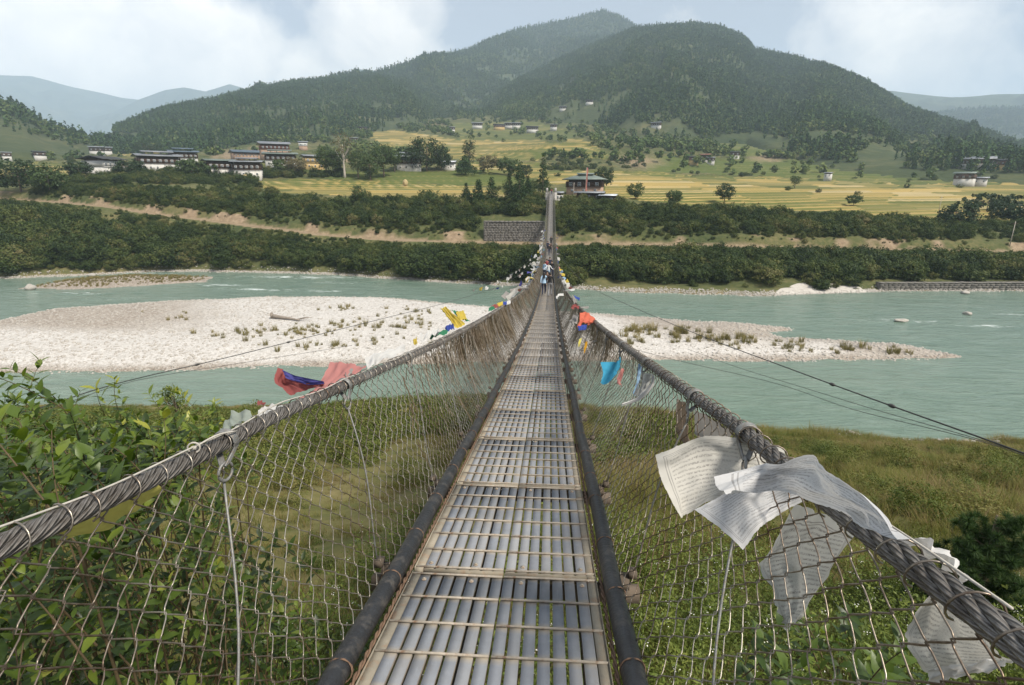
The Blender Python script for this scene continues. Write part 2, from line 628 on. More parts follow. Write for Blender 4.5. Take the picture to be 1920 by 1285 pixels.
# ------------------------------------------------------------------ ground materials
def mat_ground(name, cols, scale, bump=0.4, dist=0.3, rough=0.95, detail=7.0):
    m, nt = new_mat(name)
    g = nt.n('ShaderNodeNewGeometry')
    n1 = nt.noise(g.outputs['Position'], scale, detail, 0.62)
    n2 = nt.noise(g.outputs['Position'], scale * 6.7, 4.0, 0.6)
    f = nt.math('ADD', nt.math('MULTIPLY', n1, 0.7), nt.math('MULTIPLY', n2, 0.3))
    c = nt.ramp(f, [(0.30 + 0.4 * i / max(1, len(cols) - 1), c_) for i, c_ in enumerate(cols)])
    b = nt.n('ShaderNodeBump', ins={'Strength': bump, 'Distance': dist, 'Height': f})
    p = nt.n('ShaderNodeBsdfPrincipled', ins={'Base Color': c, 'Roughness': rough, 'Specular IOR Level': 0.15, 'Normal': b.outputs[0]})
    out(nt, p.outputs[0])
    return m


M = {}
M['near_ground'] = mat_ground('near_bank_soil', [(0.07, 0.085, 0.025), (0.13, 0.12, 0.045), (0.20, 0.165, 0.08)], 0.5, 0.6, 0.1)
M['forest_floor'] = mat_ground('forest_floor', [(0.030, 0.046, 0.021), (0.058, 0.074, 0.031), (0.125, 0.12, 0.055)], 0.012, 0.8, 6.0)
M['far_mountain'] = mat_ground('far_mountain_forest', [(0.03, 0.05, 0.03), (0.05, 0.07, 0.035), (0.10, 0.11, 0.06)], 0.006, 0.9, 12.0)

# valley floor: scrub, soil, terraced rice (per-vertex land use carried by attributes)
m, nt = new_mat('valley_land')
g = nt.n('ShaderNodeNewGeometry')
pos = g.outputs['Position']
gold = nt.n('ShaderNodeAttribute', attribute_name='gold').outputs['Fac']
field = nt.n('ShaderNodeAttribute', attribute_name='field').outputs['Fac']
parcel = nt.n('ShaderNodeAttribute', attribute_name='parcel').outputs['Fac']
soil = nt.n('ShaderNodeAttribute', attribute_name='soil').outputs['Fac']
n1 = nt.noise(pos, 0.05, 6.0, 0.6)
n2 = nt.noise(pos, 0.9, 5.0, 0.6)
scrub = nt.ramp(nt.math('ADD', nt.math('MULTIPLY', n1, 0.6), nt.math('MULTIPLY', n2, 0.4)),
                [(0.36, (0.045, 0.062, 0.024)), (0.5, (0.088, 0.096, 0.038)), (0.64, (0.165, 0.142, 0.066))])
ripe = nt.ramp(parcel, [(0.0, (0.17, 0.155, 0.062)), (0.45, (0.31, 0.235, 0.088)), (0.8, (0.42, 0.30, 0.112)), (1.0, (0.41, 0.33, 0.185))])
ripe = nt.mix(nt.math('MULTIPLY', n2, 0.35), ripe, (0.25, 0.19, 0.05))
green = nt.ramp(parcel, [(0.0, (0.080, 0.098, 0.034)), (0.6, (0.125, 0.132, 0.045)), (1.0, (0.195, 0.175, 0.065))])
green = nt.mix(nt.math('MULTIPLY', n2, 0.35), green, (0.08, 0.10, 0.03))
crop = nt.mix(gold, green, ripe)
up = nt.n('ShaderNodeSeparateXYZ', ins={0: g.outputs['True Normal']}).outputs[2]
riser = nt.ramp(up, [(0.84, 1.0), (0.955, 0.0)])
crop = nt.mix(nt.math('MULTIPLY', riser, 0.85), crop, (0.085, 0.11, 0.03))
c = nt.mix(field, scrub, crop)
earth = nt.ramp(n2, [(0.3, (0.20, 0.14, 0.09)), (0.7, (0.36, 0.27, 0.185))])
c = nt.mix(soil, c, earth)
b = nt.n('ShaderNodeBump', ins={'Strength': 0.5, 'Distance': 0.3, 'Height': n2})
p = nt.n('ShaderNodeBsdfPrincipled', ins={'Base Color': c, 'Roughness': 0.95, 'Specular IOR Level': 0.1, 'Normal': b.outputs[0]})
out(nt, p.outputs[0])
M['valley'] = m

# ------------------------------------------------------------------ valley ground mesh
GOLD = [[(478, 340), (560, 336), (700, 338), (760, 342), (900, 350), (960, 360), (1000, 376), (900, 374), (700, 369), (560, 364), (500, 360)],
        [(690, 264), (770, 248), (870, 262), (1010, 262), (1060, 270), (1010, 300), (900, 300), (800, 296), (720, 290)],
        [(860, 302), (1010, 304), (1040, 330), (1000, 334), (870, 316)],
        [(1000, 320), (1200, 320), (1300, 328), (1450, 332), (1700, 345), (2200, 335), (2200, 420), (1760, 413), (1500, 396), (1300, 386), (1180, 374), (1140, 366), (1130, 344), (1010, 345)],
        [(-300, 303), (60, 303), (180, 313), (150, 332), (-300, 340)],
        [(-300, 262), (120, 258), (150, 276), (-300, 296)], [(215, 290), (250, 276), (330, 268), (340, 280), (250, 294)],
        [(1060, 258), (1100, 262), (1160, 300), (1100, 296), (1030, 290)], [(690, 240), (760, 246), (780, 262), (700, 262)]]
GREEN = [[(560, 318), (700, 322), (900, 322), (1000, 336), (990, 352), (760, 342), (600, 334)], [(1200, 290), (1330, 296), (1600, 300), (1700, 318), (1700, 345), (1450, 332), (1210, 320)],
         [(1325, 256), (1485, 254), (1480, 290), (1360, 294)], [(840, 232), (1000, 228), (1090, 250), (1060, 262), (860, 262)], [(1680, 318), (2200, 318), (2200, 340), (1690, 346)]]

rows = np.concatenate([np.arange(106, 182, 0.62), 182 * np.geomspace(1, 330 / 182, 150)[1:], 330 * np.geomspace(1, 620 / 330, 120)[1:], 620 * np.geomspace(1, 1180 / 620, 70)[1:]])
us = np.linspace(-1.32, 1.22, 520)
Yg = np.repeat(rows[:, None], len(us), 1)
Xg = us[None] * Yg + CAM[0]
Zg = ground_far(Xg, Yg)
ppx, ppy, _ = proj(np.stack([Xg, Yg, Zg], -1))
wob = 6 * fbm(Xg * 0.03, Yg * 0.02, 3)
gold_m = np.zeros(Xg.shape, bool)
for P_ in GOLD:
    gold_m |= inpoly(ppx + 2 * wob, ppy + 0.35 * wob, P_)
green_m = np.zeros(Xg.shape, bool)
for P_ in GREEN:
    green_m |= inpoly(ppx + 2 * wob, ppy + 0.35 * wob, P_)
green_m &= ~gold_m
beyond = Yg > np.maximum(180.0, road_y(Xg) + 11)
fld = (gold_m | green_m) & beyond
# terraces: quantise the smooth ground into level steps, each parcel at its own phase
Zs = ground_far(Xg, Yg, False)
cellx = np.floor(Xg / 34 + 0.8 * perlin(Xg * 0.012, Yg * 0.02))
ph = np.modf(np.abs(np.sin(cellx * 12.9898) * 43758.5453))[0]
stepz = np.where(Yg < 340, 0.75, 1.7) * np.where(gold_m, 1.0, 1.2)
q = (Zs + 0.35 * perlin(Xg * 0.03, Yg * 0.03)) / stepz + ph
fr = q - np.floor(q)
Zt = (np.floor(q) - ph + sstep(0.72, 1.0, fr)) * stepz
Zg = np.where(fld, Zt, Zg)
lev = np.floor(q)
par = np.modf(np.abs(np.sin(lev * 78.233 + cellx * 37.719) * 43758.5453))[0]
soil = ((np.abs(Yg - road_y(Xg)) < 2.05) * 1.0) * 0.8
cut = sstep(0.0, 0.35, fbm(Xg * 0.10, Yg * 0.10 + 5, 3)) * ((Yg > road_y(Xg) + 2) & (Yg < road_y(Xg) + 4.4))
soil = np.maximum(soil, 0.9 * cut)
for (sx, sy, sw, sh) in ((405, 280, 10, 26), (425, 292, 14, 10), (480, 280, 14, 5), (1200, 303, 40, 12), (800, 232, 26, 4), (718, 205, 16, 4), (1440, 296, 34, 6), (650, 300, 30, 4), (1750, 302, 34, 7), (1640, 292, 20, 3)):
    soil = np.maximum(soil, 0.75 * np.clip(1.4 - np.hypot((ppx - sx + wob * 0.6) / sw, (ppy - sy + wob * 0.2) / sh), 0, 1) * beyond)
shorez = sstep(1.4, 0.2, Yg - shore_far(Xg))
soil = np.maximum(soil, 0.45 * shorez)
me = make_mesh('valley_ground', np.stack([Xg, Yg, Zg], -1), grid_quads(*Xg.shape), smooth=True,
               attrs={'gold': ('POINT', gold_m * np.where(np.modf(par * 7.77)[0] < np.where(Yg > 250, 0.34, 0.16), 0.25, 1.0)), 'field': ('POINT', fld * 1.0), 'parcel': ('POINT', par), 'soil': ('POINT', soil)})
valley = tag(obj('valley_ground', me, M['valley']), 'far bank and valley floor with terraced rice fields', 'terrain', kind='structure')

# mountain sides
for nm, lay in LAYERS.items():
    na = int(np.clip((lay.caz[-1] - lay.caz[0]) * 420, 60, 420))
    az = np.linspace(lay.caz[0], lay.caz[-1], na)
    tt = np.linspace(-0.16, 1.25, 120 if nm in ('main_mountain', 'wooded_ridge', 'back_mountain') else 70)
    Rc, Zc, Rf, Zf = lay.lines(az)
    r = Rf[None] + tt[:, None] * (Rc - Rf)[None]
    X, Y = CAM[0] + r * np.sin(az)[None], r * np.cos(az)[None]
    Z = lay.z(X, Y)
    me = make_mesh(nm, np.stack([X, Y, Z], -1), grid_quads(len(tt), na), smooth=True)
    near = nm in ('main_mountain', 'wooded_ridge', 'left_hill')
    tag(obj(nm, me, M['forest_floor' if near else 'far_mountain']),
        {'left_hill': 'low hill at the far left above pale fields', 'wooded_ridge': 'pine covered ridge rising behind the village on the left',
         'main_mountain': 'great forested mountain filling the right half', 'back_mountain': 'blue grey peak behind the main mountain',
         'far_peak': 'pale distant bump above the left ridge', 'far_range': 'palest blue range under the clouds', 'far_spur': 'faint blue spur at far left',
         'right_far_ridge': 'blue ridge on the right skyline', 'right_blue_ridge': 'darker blue ridge at the right edge'}[nm], 'mountain', kind='structure')

# near bank
Xn, Yn = np.meshgrid(np.concatenate([np.arange(-130, -20, 1.1), np.arange(-20, 24, 0.4), np.arange(24, 130, 1.1)]),
                     np.concatenate([np.arange(-14, 0, 0.8), np.arange(0, 20, 0.35), np.arange(20, 76, 0.7)]))
me = make_mesh('near_bank', np.stack([Xn, Yn, ground_near(Xn, Yn)], -1), grid_quads(*Xn.shape), smooth=True)
tag(obj('near_bank', me, M['near_ground']), 'grassy near bank falling to the river', 'terrain', kind='structure')

# ------------------------------------------------------------------ gravel bars
BAR_PX = [(-260, 655), (-100, 622), (0, 601), (100, 580), (300, 566), (500, 558), (700, 557), (830, 569), (950, 577), (1100, 587), (1250, 599), (1400, 607), (1490, 617), (1440, 625), (1470, 633),
          (1560, 638), (1700, 647), (1800, 669), (1760, 673), (1500, 676), (1200, 676), (1000, 677), (700, 683), (400, 691), (200, 698), (40, 697), (-260, 702)]
BAR = from_px(BAR_PX, 0.0)[:, :2]
ISL = from_px([(40, 541), (130, 526), (250, 517), (400, 520), (385, 529), (250, 537), (150, 543)], 0.0)[:, :2]


def bar_z(X, Y, poly=None):
    poly = BAR if poly is None else poly
    d = sdist(X, Y, poly) + 0.7 * fbm(X * 0.16, Y * 0.16, 3)
    return np.where(d > 0, 0.95 * (1 - np.exp(-d / 4.0)) + 0.10 * fbm(X * 0.25, Y * 0.25, 4), d * 0.14)


m, nt = new_mat('river_gravel')
g = nt.n('ShaderNodeNewGeometry')
pos = g.outputs['Position']
vo = nt.n('ShaderNodeTexVoronoi', ins={'Scale': 3.2, 'Vector': pos})
vo2 = nt.n('ShaderNodeTexVoronoi', ins={'Scale': 9.0, 'Vector': pos})
big = nt.noise(pos, 0.07, 5.0, 0.6)
att = nt.n('ShaderNodeAttribute', attribute_name='wet').outputs['Fac']
cstone = nt.mix(0.5, vo.outputs['Color'], vo2.outputs['Color'])
hue = nt.n('ShaderNodeRGBToBW', ins={0: cstone}).outputs[0]
c = nt.ramp(hue, [(0.15, (0.40, 0.37, 0.33)), (0.5, (0.55, 0.52, 0.48)), (0.85, (0.68, 0.65, 0.61))])
brown = nt.ramp(hue, [(0.15, (0.16, 0.13, 0.105)), (0.5, (0.32, 0.27, 0.22)), (0.85, (0.48, 0.43, 0.37))])
c = nt.mix(nt.math('ADD', att, nt.ramp(big, [(0.58, 0.0), (0.72, 0.4)]), clamp=True), c, brown)
b = nt.n('ShaderNodeBump', ins={'Strength': 0.8, 'Distance': 0.12, 'Height': nt.math('ADD', vo.outputs['Distance'], vo2.outputs['Distance'])})
p = nt.n('ShaderNodeBsdfPrincipled', ins={'Base Color': c, 'Roughness': 0.9, 'Specular IOR Level': 0.2, 'Normal': b.outputs[0]})
out(nt, p.outputs[0])
M['gravel'] = m

for nm, poly, res, lab in (('gravel_bar', BAR, 0.55, 'long white gravel bar in mid river'), ('gravel_islet', ISL, 0.6, 'low brown islet near the far left bank')):
    lo, hi = poly.min(0) - 5, poly.max(0) + 5
    X, Y = np.meshgrid(np.arange(lo[0], hi[0], res * 1.4), np.arange(lo[1], hi[1], res))
    d = sdist(X, Y, poly)
    Z = bar_z(X, Y, poly)
    px_, py_, _ = proj(np.stack([X, Y, Z], -1))
    if nm == 'gravel_bar':
        wet = np.maximum(sstep(2.2, 0.2, d), 0.9 * sstep(-44, -62, X + 0.25 * (Y - 75) + 5 * fbm(X * .08, Y * .08, 3)) * sstep(66, 72, Y + 0.05 * X))
        wet = np.maximum(wet, 0.85 * sstep(14, 24, X + 0.7 * (Y - 72) + 4 * fbm(X * .1, Y * .1, 3)) * sstep(70.5, 77, Y))
        wet = np.maximum(wet, 0.75 * sstep(34, 40, X))
    else:
        wet = np.ones(X.shape)
    me = make_mesh(nm, np.stack([X, Y, Z], -1), grid_quads(*X.shape), smooth=True, attrs={'wet': ('POINT', wet)})
    tag(obj(nm, me, M['gravel']), lab, 'gravel bar', kind='structure')

# ------------------------------------------------------------------ river
m, nt = new_mat('glacial_river_water')
g = nt.n('ShaderNodeNewGeometry')
pos = g.outputs['Position']
mp = nt.n('ShaderNodeMapping', ins={'Vector': pos, 'Scale': (0.55, 1.6, 1.0), 'Rotation': (0, 0, 0.06)})
w1 = nt.noise(mp.outputs[0], 1.1, 6.0, 0.62, 0.8)
w2 = nt.noise(mp.outputs[0], 0.22, 4.0, 0.6, 1.2)
foam_a = nt.n('ShaderNodeAttribute', attribute_name='foam').outputs['Fac']
mp2 = nt.n('ShaderNodeMapping', ins={'Vector': pos, 'Scale': (0.22, 1.0, 1.0), 'Rotation': (0, 0, 0.08)})
fn = nt.noise(mp2.outputs[0], 1.3, 7.0, 0.68, 1.0)
foam = nt.ramp(nt.math('ADD', fn, nt.math('MULTIPLY', foam_a, 0.30)), [(0.69, 0.0), (0.84, 0.8)])
deep = nt.ramp(w2, [(0.3, (0.112, 0.168, 0.128)), (0.7, (0.165, 0.222, 0.176))])
c = nt.mix(foam, deep, (0.75, 0.80, 0.78))
h = nt.math('ADD', nt.math('MULTIPLY', w1, 0.5), nt.math('MULTIPLY', w2, 1.0))
h = nt.math('ADD', h, nt.math('MULTIPLY', foam, 0.3))
b = nt.n('ShaderNodeBump', ins={'Strength': 0.85, 'Distance': 0.4, 'Height': h})
p = nt.n('ShaderNodeBsdfPrincipled', ins={'Base Color': c, 'Roughness': nt.ramp(foam, [(0.0, 0.16), (1.0, 0.7)]), 'Specular IOR Level': 0.45, 'IOR': 1.33, 'Normal': b.outputs[0]})
out(nt, p.outputs[0])
M['water'] = m
Xw, Yw_ = np.meshgrid(np.concatenate([np.arange(-330, -120, 6.0), np.arange(-120, 120, 1.0), np.arange(120, 330, 6.0)]), np.arange(36, 142, 0.7))
foam = np.zeros(Xw.shape)
for (fx, fy, rx, ry, s) in ((480, 543, 9, 1.2, 1.0), (560, 520, 22, 3.0, .8), (420, 535, 10, 1.5, .8), (250, 512, 14, 1.6, .9), (330, 505, 10, 1.2, .6), (140, 550, 10, 2, .7), (560, 545, 14, 1.6, .7), (640, 530, 12, 2.0, .6),
                             (1710, 602, 6, 1.6, .75), (1850, 612, 5, 1.0, .9), (1900, 590, 4, .8, .9), (1660, 600, 6, 2.2, .5), (160, 560, 10, 1.2, .4)):
    c_ = atZ(fx, fy, 0.0)
    foam = np.maximum(foam, s * np.exp(-((Xw - c_[0]) / rx) ** 2 - ((Yw_ - c_[1]) / ry) ** 2))
zz = 0.05 * fbm(Xw * 0.25, Yw_ * 0.5, 3) + foam * 0.16 * fbm(Xw * 0.5, Yw_ * 1.1, 3)
me = make_mesh('river_water', np.stack([Xw, Yw_, zz], -1), grid_quads(*Xw.shape), smooth=True, attrs={'foam': ('POINT', foam)})
tag(obj('river_water', me, M['water']), 'milky green river flowing past the gravel bar', 'river', kind='structure')

# ------------------------------------------------------------------ vegetation building blocks
def leaf_quads(C, N, size, aspect=0.6, seed=0, droop=0.0):
    """one rhombic leaf per centre, roughly facing N, turned at random"""
    r = np.random.default_rng(seed)
    n = len(C)
    N = N + r.normal(0, 0.45, (n, 3))
    N /= np.linalg.norm(N, axis=1, keepdims=True) + 1e-9
    a = r.normal(size=(n, 3))
    a[:, 2] -= droop
    a -= (a * N).sum(1, keepdims=True) * N
    a /= np.linalg.norm(a, axis=1, keepdims=True) + 1e-9
    b = np.cross(N, a)
    s = (np.broadcast_to(np.asarray(size, float), (n,)) * r.uniform(0.65, 1.3, n))[:, None]
    w = s * aspect
    V = np.stack([C - a * s, C + b * w + N * s * 0.12, C + a * s, C - b * w + N * s * 0.12], 1)
    return V.reshape(-1, 3), np.arange(4 * n).reshape(n, 4)


def crown_points(nclump, per, radii, crad, seed, shape='ellip', inner=0.35):
    """leaf centres and normals of an uneven crown made of clumps"""
    r = np.random.default_rng(seed)
    d = r.normal(size=(nclump, 3))
    d /= np.linalg.norm(d, axis=1, keepdims=True)
    if shape == 'ellip':
        rad = r.uniform(inner, 1.0, nclump) ** 0.6
        cc = d * rad[:, None] * np.array(radii) * (0.8 + 0.4 * r.random(nclump))[:, None]
    else:                              # cone, apex up: z from -1 to 1
        z = 1 - 2 * r.random(nclump) ** 0.62
        an = r.uniform(0, 2 * np.pi, nclump)
        rr = (1 - z) / 2 * (0.55 + 0.45 * r.random(nclump)) * (0.8 + 0.35 * np.sin(z * 22 + an))
        cc = np.stack([np.cos(an) * rr * radii[0], np.sin(an) * rr * radii[1], z * radii[2]], 1)
    cr = crad * r.uniform(0.6, 1.35, nclump)
    dd = r.normal(size=(nclump, per, 3))
    dd /= np.linalg.norm(dd, axis=2, keepdims=True)
    q = dd * (r.random((nclump, per, 1)) ** 0.4) * cr[:, None, None]
    q[..., 2] *= 0.75
    C = (cc[:, None] + q).reshape(-1, 3)
    N = (0.6 * dd + 0.4 * (cc / (np.linalg.norm(cc, axis=1, keepdims=True) + 1e-6))[:, None] + np.array([0, 0, 0.35])).reshape(-1, 3)
    v = np.clip(np.repeat(r.random(nclump), per) * 0.55 + r.random(nclump * per) * 0.45, 0, 1)
    return C, N, v


def foliage_mesh(name, C, N, v, size, aspect=0.6, seed=0, droop=0.0):
    V, Q = leaf_quads(C, N, size, aspect, seed, droop)
    return make_mesh(name, V, Q, attrs={'v': ('FACE', v)})


def blades_mesh(name, n, spread, height, width, lean, seed, seg=3):
    """a tuft of curved grass blades"""
    r = np.random.default_rng(seed)
    an = r.uniform(0, 2 * np.pi, n)
    rad = spread * np.sqrt(r.random(n))
    base = np.stack([np.cos(an) * rad, np.sin(an) * rad, np.full(n, -0.03)], 1)
    an2 = an + r.normal(0, 0.9, n)
    dirh = np.stack([np.cos(an2), np.sin(an2), np.zeros(n)], 1)
    h = height * r.uniform(0.5, 1.15, n)
    ln = lean * r.uniform(0.2, 1.3, n) * h
    side = np.stack([-np.sin(an2), np.cos(an2), np.zeros(n)], 1)
    t = np.linspace(0, 1, seg + 1)
    P = base[:, None] + dirh[:, None] * (ln[:, None] * t[None] ** 2)[..., None]
    P[..., 2] += h[:, None] * (t - 0.18 * t ** 2 * lean)[None]
    w = width * (1 - t ** 1.5 * 0.92)
    L, R = P - side[:, None] * w[None, :, None], P + side[:, None] * w[None, :, None]
    V = np.stack([L, R], 2).reshape(-1, 3)
    i = np.arange(n * (seg + 1) * 2).reshape(n, seg + 1, 2)
    Q = np.stack([i[:, :-1, 0], i[:, :-1, 1], i[:, 1:, 1], i[:, 1:, 0]], -1).reshape(-1, 4)
    return make_mesh(name, V, Q, attrs={'v': ('FACE', np.repeat(r.random(n), seg))})


def scatter(name, pts, meshes, scl, rotz, idx, label, cat, tilt=None, mats=None):
    """a mass nobody could count: ONE object whose points carry instances of a few meshes"""
    n = len(pts)
    me = make_mesh(name, pts)
    for k, a in (('scl', np.broadcast_to(np.asarray(scl, float).reshape(n, -1), (n, 3))),
                 ('rot', np.stack([np.zeros(n) if tilt is None else tilt[:, 0], np.zeros(n) if tilt is None else tilt[:, 1], rotz], -1))):
        at = me.attributes.new(k, 'FLOAT_VECTOR', 'POINT')
        at.data.foreach_set('vector', np.ascontiguousarray(a, np.float32).ravel())
    at = me.attributes.new('idx', 'INT', 'POINT')
    at.data.foreach_set('value', np.ascontiguousarray(idx, np.int32))
    o = obj(name, me)
    tag(o, label, cat, kind='stuff')
    gt = bpy.data.node_groups.new(name, 'GeometryNodeTree')
    gt.interface.new_socket('Geometry', in_out='INPUT', socket_type='NodeSocketGeometry')
    gt.interface.new_socket('Geometry', in_out='OUTPUT', socket_type='NodeSocketGeometry')
    N = gt.nodes
    gi, go = N.new('NodeGroupInput'), N.new('NodeGroupOutput')
    ip = N.new('GeometryNodeInstanceOnPoints')
    jn = N.new('GeometryNodeJoinGeometry')
    for ms in reversed(meshes):
        ob = bpy.data.objects.new(ms.name + '_piece', ms)
        oi = N.new('GeometryNodeObjectInfo')
        oi.inputs['Object'].default_value = ob
        oi.inputs['As Instance'].default_value = True
        gt.links.new(oi.outputs['Geometry'], jn.inputs[0])
    ip.inputs['Pick Instance'].default_value = True
    for nm, dt, sock in (('idx', 'INT', 'Instance Index'), ('rot', 'FLOAT_VECTOR', 'Rotation'), ('scl', 'FLOAT_VECTOR', 'Scale')):
        na = N.new('GeometryNodeInputNamedAttribute')
        na.data_type = dt
        na.inputs['Name'].default_value = nm
        gt.links.new(na.outputs['Attribute'], ip.inputs[sock])
    gt.links.new(gi.outputs[0], ip.inputs['Points'])
    gt.links.new(jn.outputs[0], ip.inputs['Instance'])
    gt.links.new(ip.outputs[0], go.inputs[0])
    md = o.modifiers.new('scatter', 'NODES')
    md.node_group = gt
    return o


def with_mat(me, *mats):
    for m_ in mats:
        me.materials.append(m_)
    return me


M['pine_far'] = m_leaf('mountain_pine_needles', [(0.026, 0.055, 0.020), (0.048, 0.090, 0.030), (0.105, 0.155, 0.052)], 0.0, 0.8, 0.1, 0.5, (0.005, 0.45))
M['broad_far'] = m_leaf('hillside_leaves', [(0.042, 0.080, 0.022), (0.085, 0.130, 0.036), (0.18, 0.20, 0.065)], 0.12, 0.7, 0.15, 0.5, (0.006, 0.5))
M['bank'] = m_leaf('bank_shrub_leaves', [(0.013, 0.026, 0.008), (0.026, 0.046, 0.012), (0.054, 0.080, 0.020), (0.105, 0.120, 0.032), (0.19, 0.155, 0.070)], 0.22, 0.6, 0.2, 0.55, (0.07, 0.45))
M['scrub'] = m_leaf('near_scrub_leaves', [(0.060, 0.085, 0.020), (0.10, 0.13, 0.030), (0.16, 0.17, 0.045), (0.22, 0.175, 0.070)], 0.25, 0.6, 0.2, 0.4, (0.25, 0.5))
M['grass'] = m_leaf('meadow_grass', [(0.075, 0.098, 0.018), (0.120, 0.132, 0.028), (0.170, 0.152, 0.044), (0.190, 0.138, 0.062), (0.235, 0.180, 0.098)], 0.28, 0.65, 0.15, 0.45, (0.22, 0.75))
M['dry_grass'] = m_leaf('dry_tuft_blades', [(0.13, 0.12, 0.045), (0.22, 0.185, 0.075), (0.34, 0.27, 0.13)], 0.2, 0.7, 0.15, 0.5)
M['conifer'] = m_leaf('conifer_needles', [(0.020, 0.040, 0.014), (0.034, 0.064, 0.022), (0.060, 0.095, 0.034)], 0.15, 0.7, 0.15, 0.3)
M['dark_tree'] = m_leaf('dark_tree_leaves', [(0.016, 0.032, 0.011), (0.028, 0.052, 0.018), (0.052, 0.080, 0.026)], 0.2, 0.55, 0.25, 0.2)
M['mid_tree'] = m_leaf('green_tree_leaves', [(0.035, 0.062, 0.018), (0.060, 0.095, 0.028), (0.10, 0.13, 0.040)], 0.25, 0.55, 0.25, 0.2)
M['pale_tree'] = m_leaf('thin_dry_tree_leaves', [(0.10, 0.09, 0.045), (0.15, 0.13, 0.065), (0.20, 0.17, 0.09)], 0.2, 0.6, 0.2, 0.2)
M['bark'] = m_plain('tree_bark', (0.16, 0.12, 0.085), 0.95, scale=3.0, var=0.35)
M['pale_bark'] = m_plain('pale_bark', (0.42, 0.38, 0.32), 0.9, scale=2.0)

# --- mountain forest
pines, broads = [], []
for k in range(5):
    C, N, v = crown_points(26, 3, (2.6, 2.6, 6.5), 0.9, 100 + k, 'cone')
    C[:, 2] += 7.5
    me = foliage_mesh('mountain_pine', C, N, v, 1.15, 0.7, 200 + k)
    pines.append(with_mat(me, M['pine_far']))
    C, N, v = crown_points(16, 6, (3.6, 3.6, 3.4), 1.5, 300 + k)
    C[:, 2] += 4.2
    broads.append(with_mat(foliage_mesh('hillside_tree', C, N, v, 1.25, 0.75, 400 + k), M['broad_far']))


def visible(P, mx=160, my=60):
    px, py, w = proj(P)
    return (px > -mx) & (px < 1920 + mx) & (py > -my) & (py < 1285 + my) & (w > 0)


def forest(name, lay, n, label, t0=0.0, t1=1.03, keep=None, size=1.0, pine_share=0.7, seed=0):
    r = np.random.default_rng(seed)
    az = r.uniform(lay.caz[0], lay.caz[-1], n)
    t = t0 + (t1 - t0) * r.random(n) ** 0.85
    Rc, Zc, Rf, Zf = lay.lines(az)
    rr = Rf + t * (Rc - Rf)
    X, Y = CAM[0] + rr * np.sin(az), rr * np.cos(az)
    Z = lay.z(X, Y)
    P = np.stack([X, Y, Z], -1)
    ok = visible(P)
    oth = [LAYERS[k].z(X, Y) for k in ('left_hill', 'wooded_ridge', 'main_mountain') if LAYERS[k] is not lay]
    ok &= Z >= np.maximum(np.maximum(oth[0], oth[1]), oth[2] if len(oth) > 2 else -1e9) - 2
    base = ground_far(X, np.minimum(Y, 1150))
    ok &= (Z > base - 1) | (rr > 1150)
    clear = fbm(X * 0.006, Y * 0.006 + seed, 4)
    edge = 0.12 + 0.25 * sstep(0.3, 0.0, t)
    ok &= r.random(n) > sstep(-0.05, 0.38, clear) * sstep(1.0, 0.35, t) * 0.9 + edge * sstep(0.2, 0.0, t)
    if keep is not None:
        px, py, _ = proj(P)
        ok &= keep(px, py, r)
    P = P[ok]
    n = len(P)
    s = size * r.uniform(0.65, 1.35, n)
    pine = r.random(n) < np.clip(pine_share + 0.6 * fbm(P[:, 0] * 0.004, P[:, 1] * 0.004 + 3, 3), 0.1, 0.95)
    idx = np.where(pine, r.integers(0, 5, n), 5 + r.integers(0, 5, n))
    P[:, 2] -= 0.4
    sc = np.stack([s * r.uniform(0.85, 1.2, n), s * r.uniform(0.85, 1.2, n), s * r.uniform(0.85, 1.2, n)], -1)
    return scatter(name, P, pines + broads, sc, r.uniform(0, 6.28, n), idx, label, 'forest')


def keep_main(px, py, r):
    k = np.ones(px.shape, bool)
    for (cx, cy_, w, h, d) in ((1405, 272, 90, 22, .9), (1250, 225, 60, 12, .6), (1060, 205, 80, 18, .6), (1440, 300, 90, 14, .8), (1640, 295, 40, 8, .8), (1760, 305, 50, 12, .85), (1300, 117, 6, 4, 1), (1600, 315, 200, 12, .5)):
        k &= ~((((px - cx) / w) ** 2 + ((py - cy_) / h) ** 2 < 1) & (r.random(px.shape) < d))
    return k


def keep_ridge(px, py, r):
    k = np.ones(px.shape, bool)
    for (cx, cy_, w, h, d) in ((560, 238, 60, 22, .7), (410, 282, 10, 24, .9), (720, 205, 26, 10, .85), (800, 230, 36, 14, .75), (735, 150, 22, 10, .6), (872, 172, 16, 8, .9), (620, 262, 80, 22, .75), (690, 180, 40, 18, .4), (480, 280, 25, 8, .8)):
        k &= ~((((px - cx) / w) ** 2 + ((py - cy_) / h) ** 2 < 1) & (r.random(px.shape) < d))
    return k


forest('mountain_forest', LAYERS['main_mountain'], 84000, 'pine forest covering the main mountain', keep=keep_main, size=0.76, seed=1)
forest('ridge_forest', LAYERS['wooded_ridge'], 46000, 'pine forest on the left hand ridge', keep=keep_ridge, size=0.72, pine_share=0.75, seed=2)
forest('peak_forest', LAYERS['back_mountain'], 34000, 'forest on the blue grey peak behind', t0=0.0, size=1.15, seed=3)
forest('left_hill_forest', LAYERS['left_hill'], 1500, 'sparse woodland on the far left hill', t0=0.3, size=0.8, pine_share=0.5, seed=4)
forest('right_ridge_forest', LAYERS['right_blue_ridge'], 5000, 'forest on the blue ridge at the right edge', t0=0.4, size=1.6, seed=5)

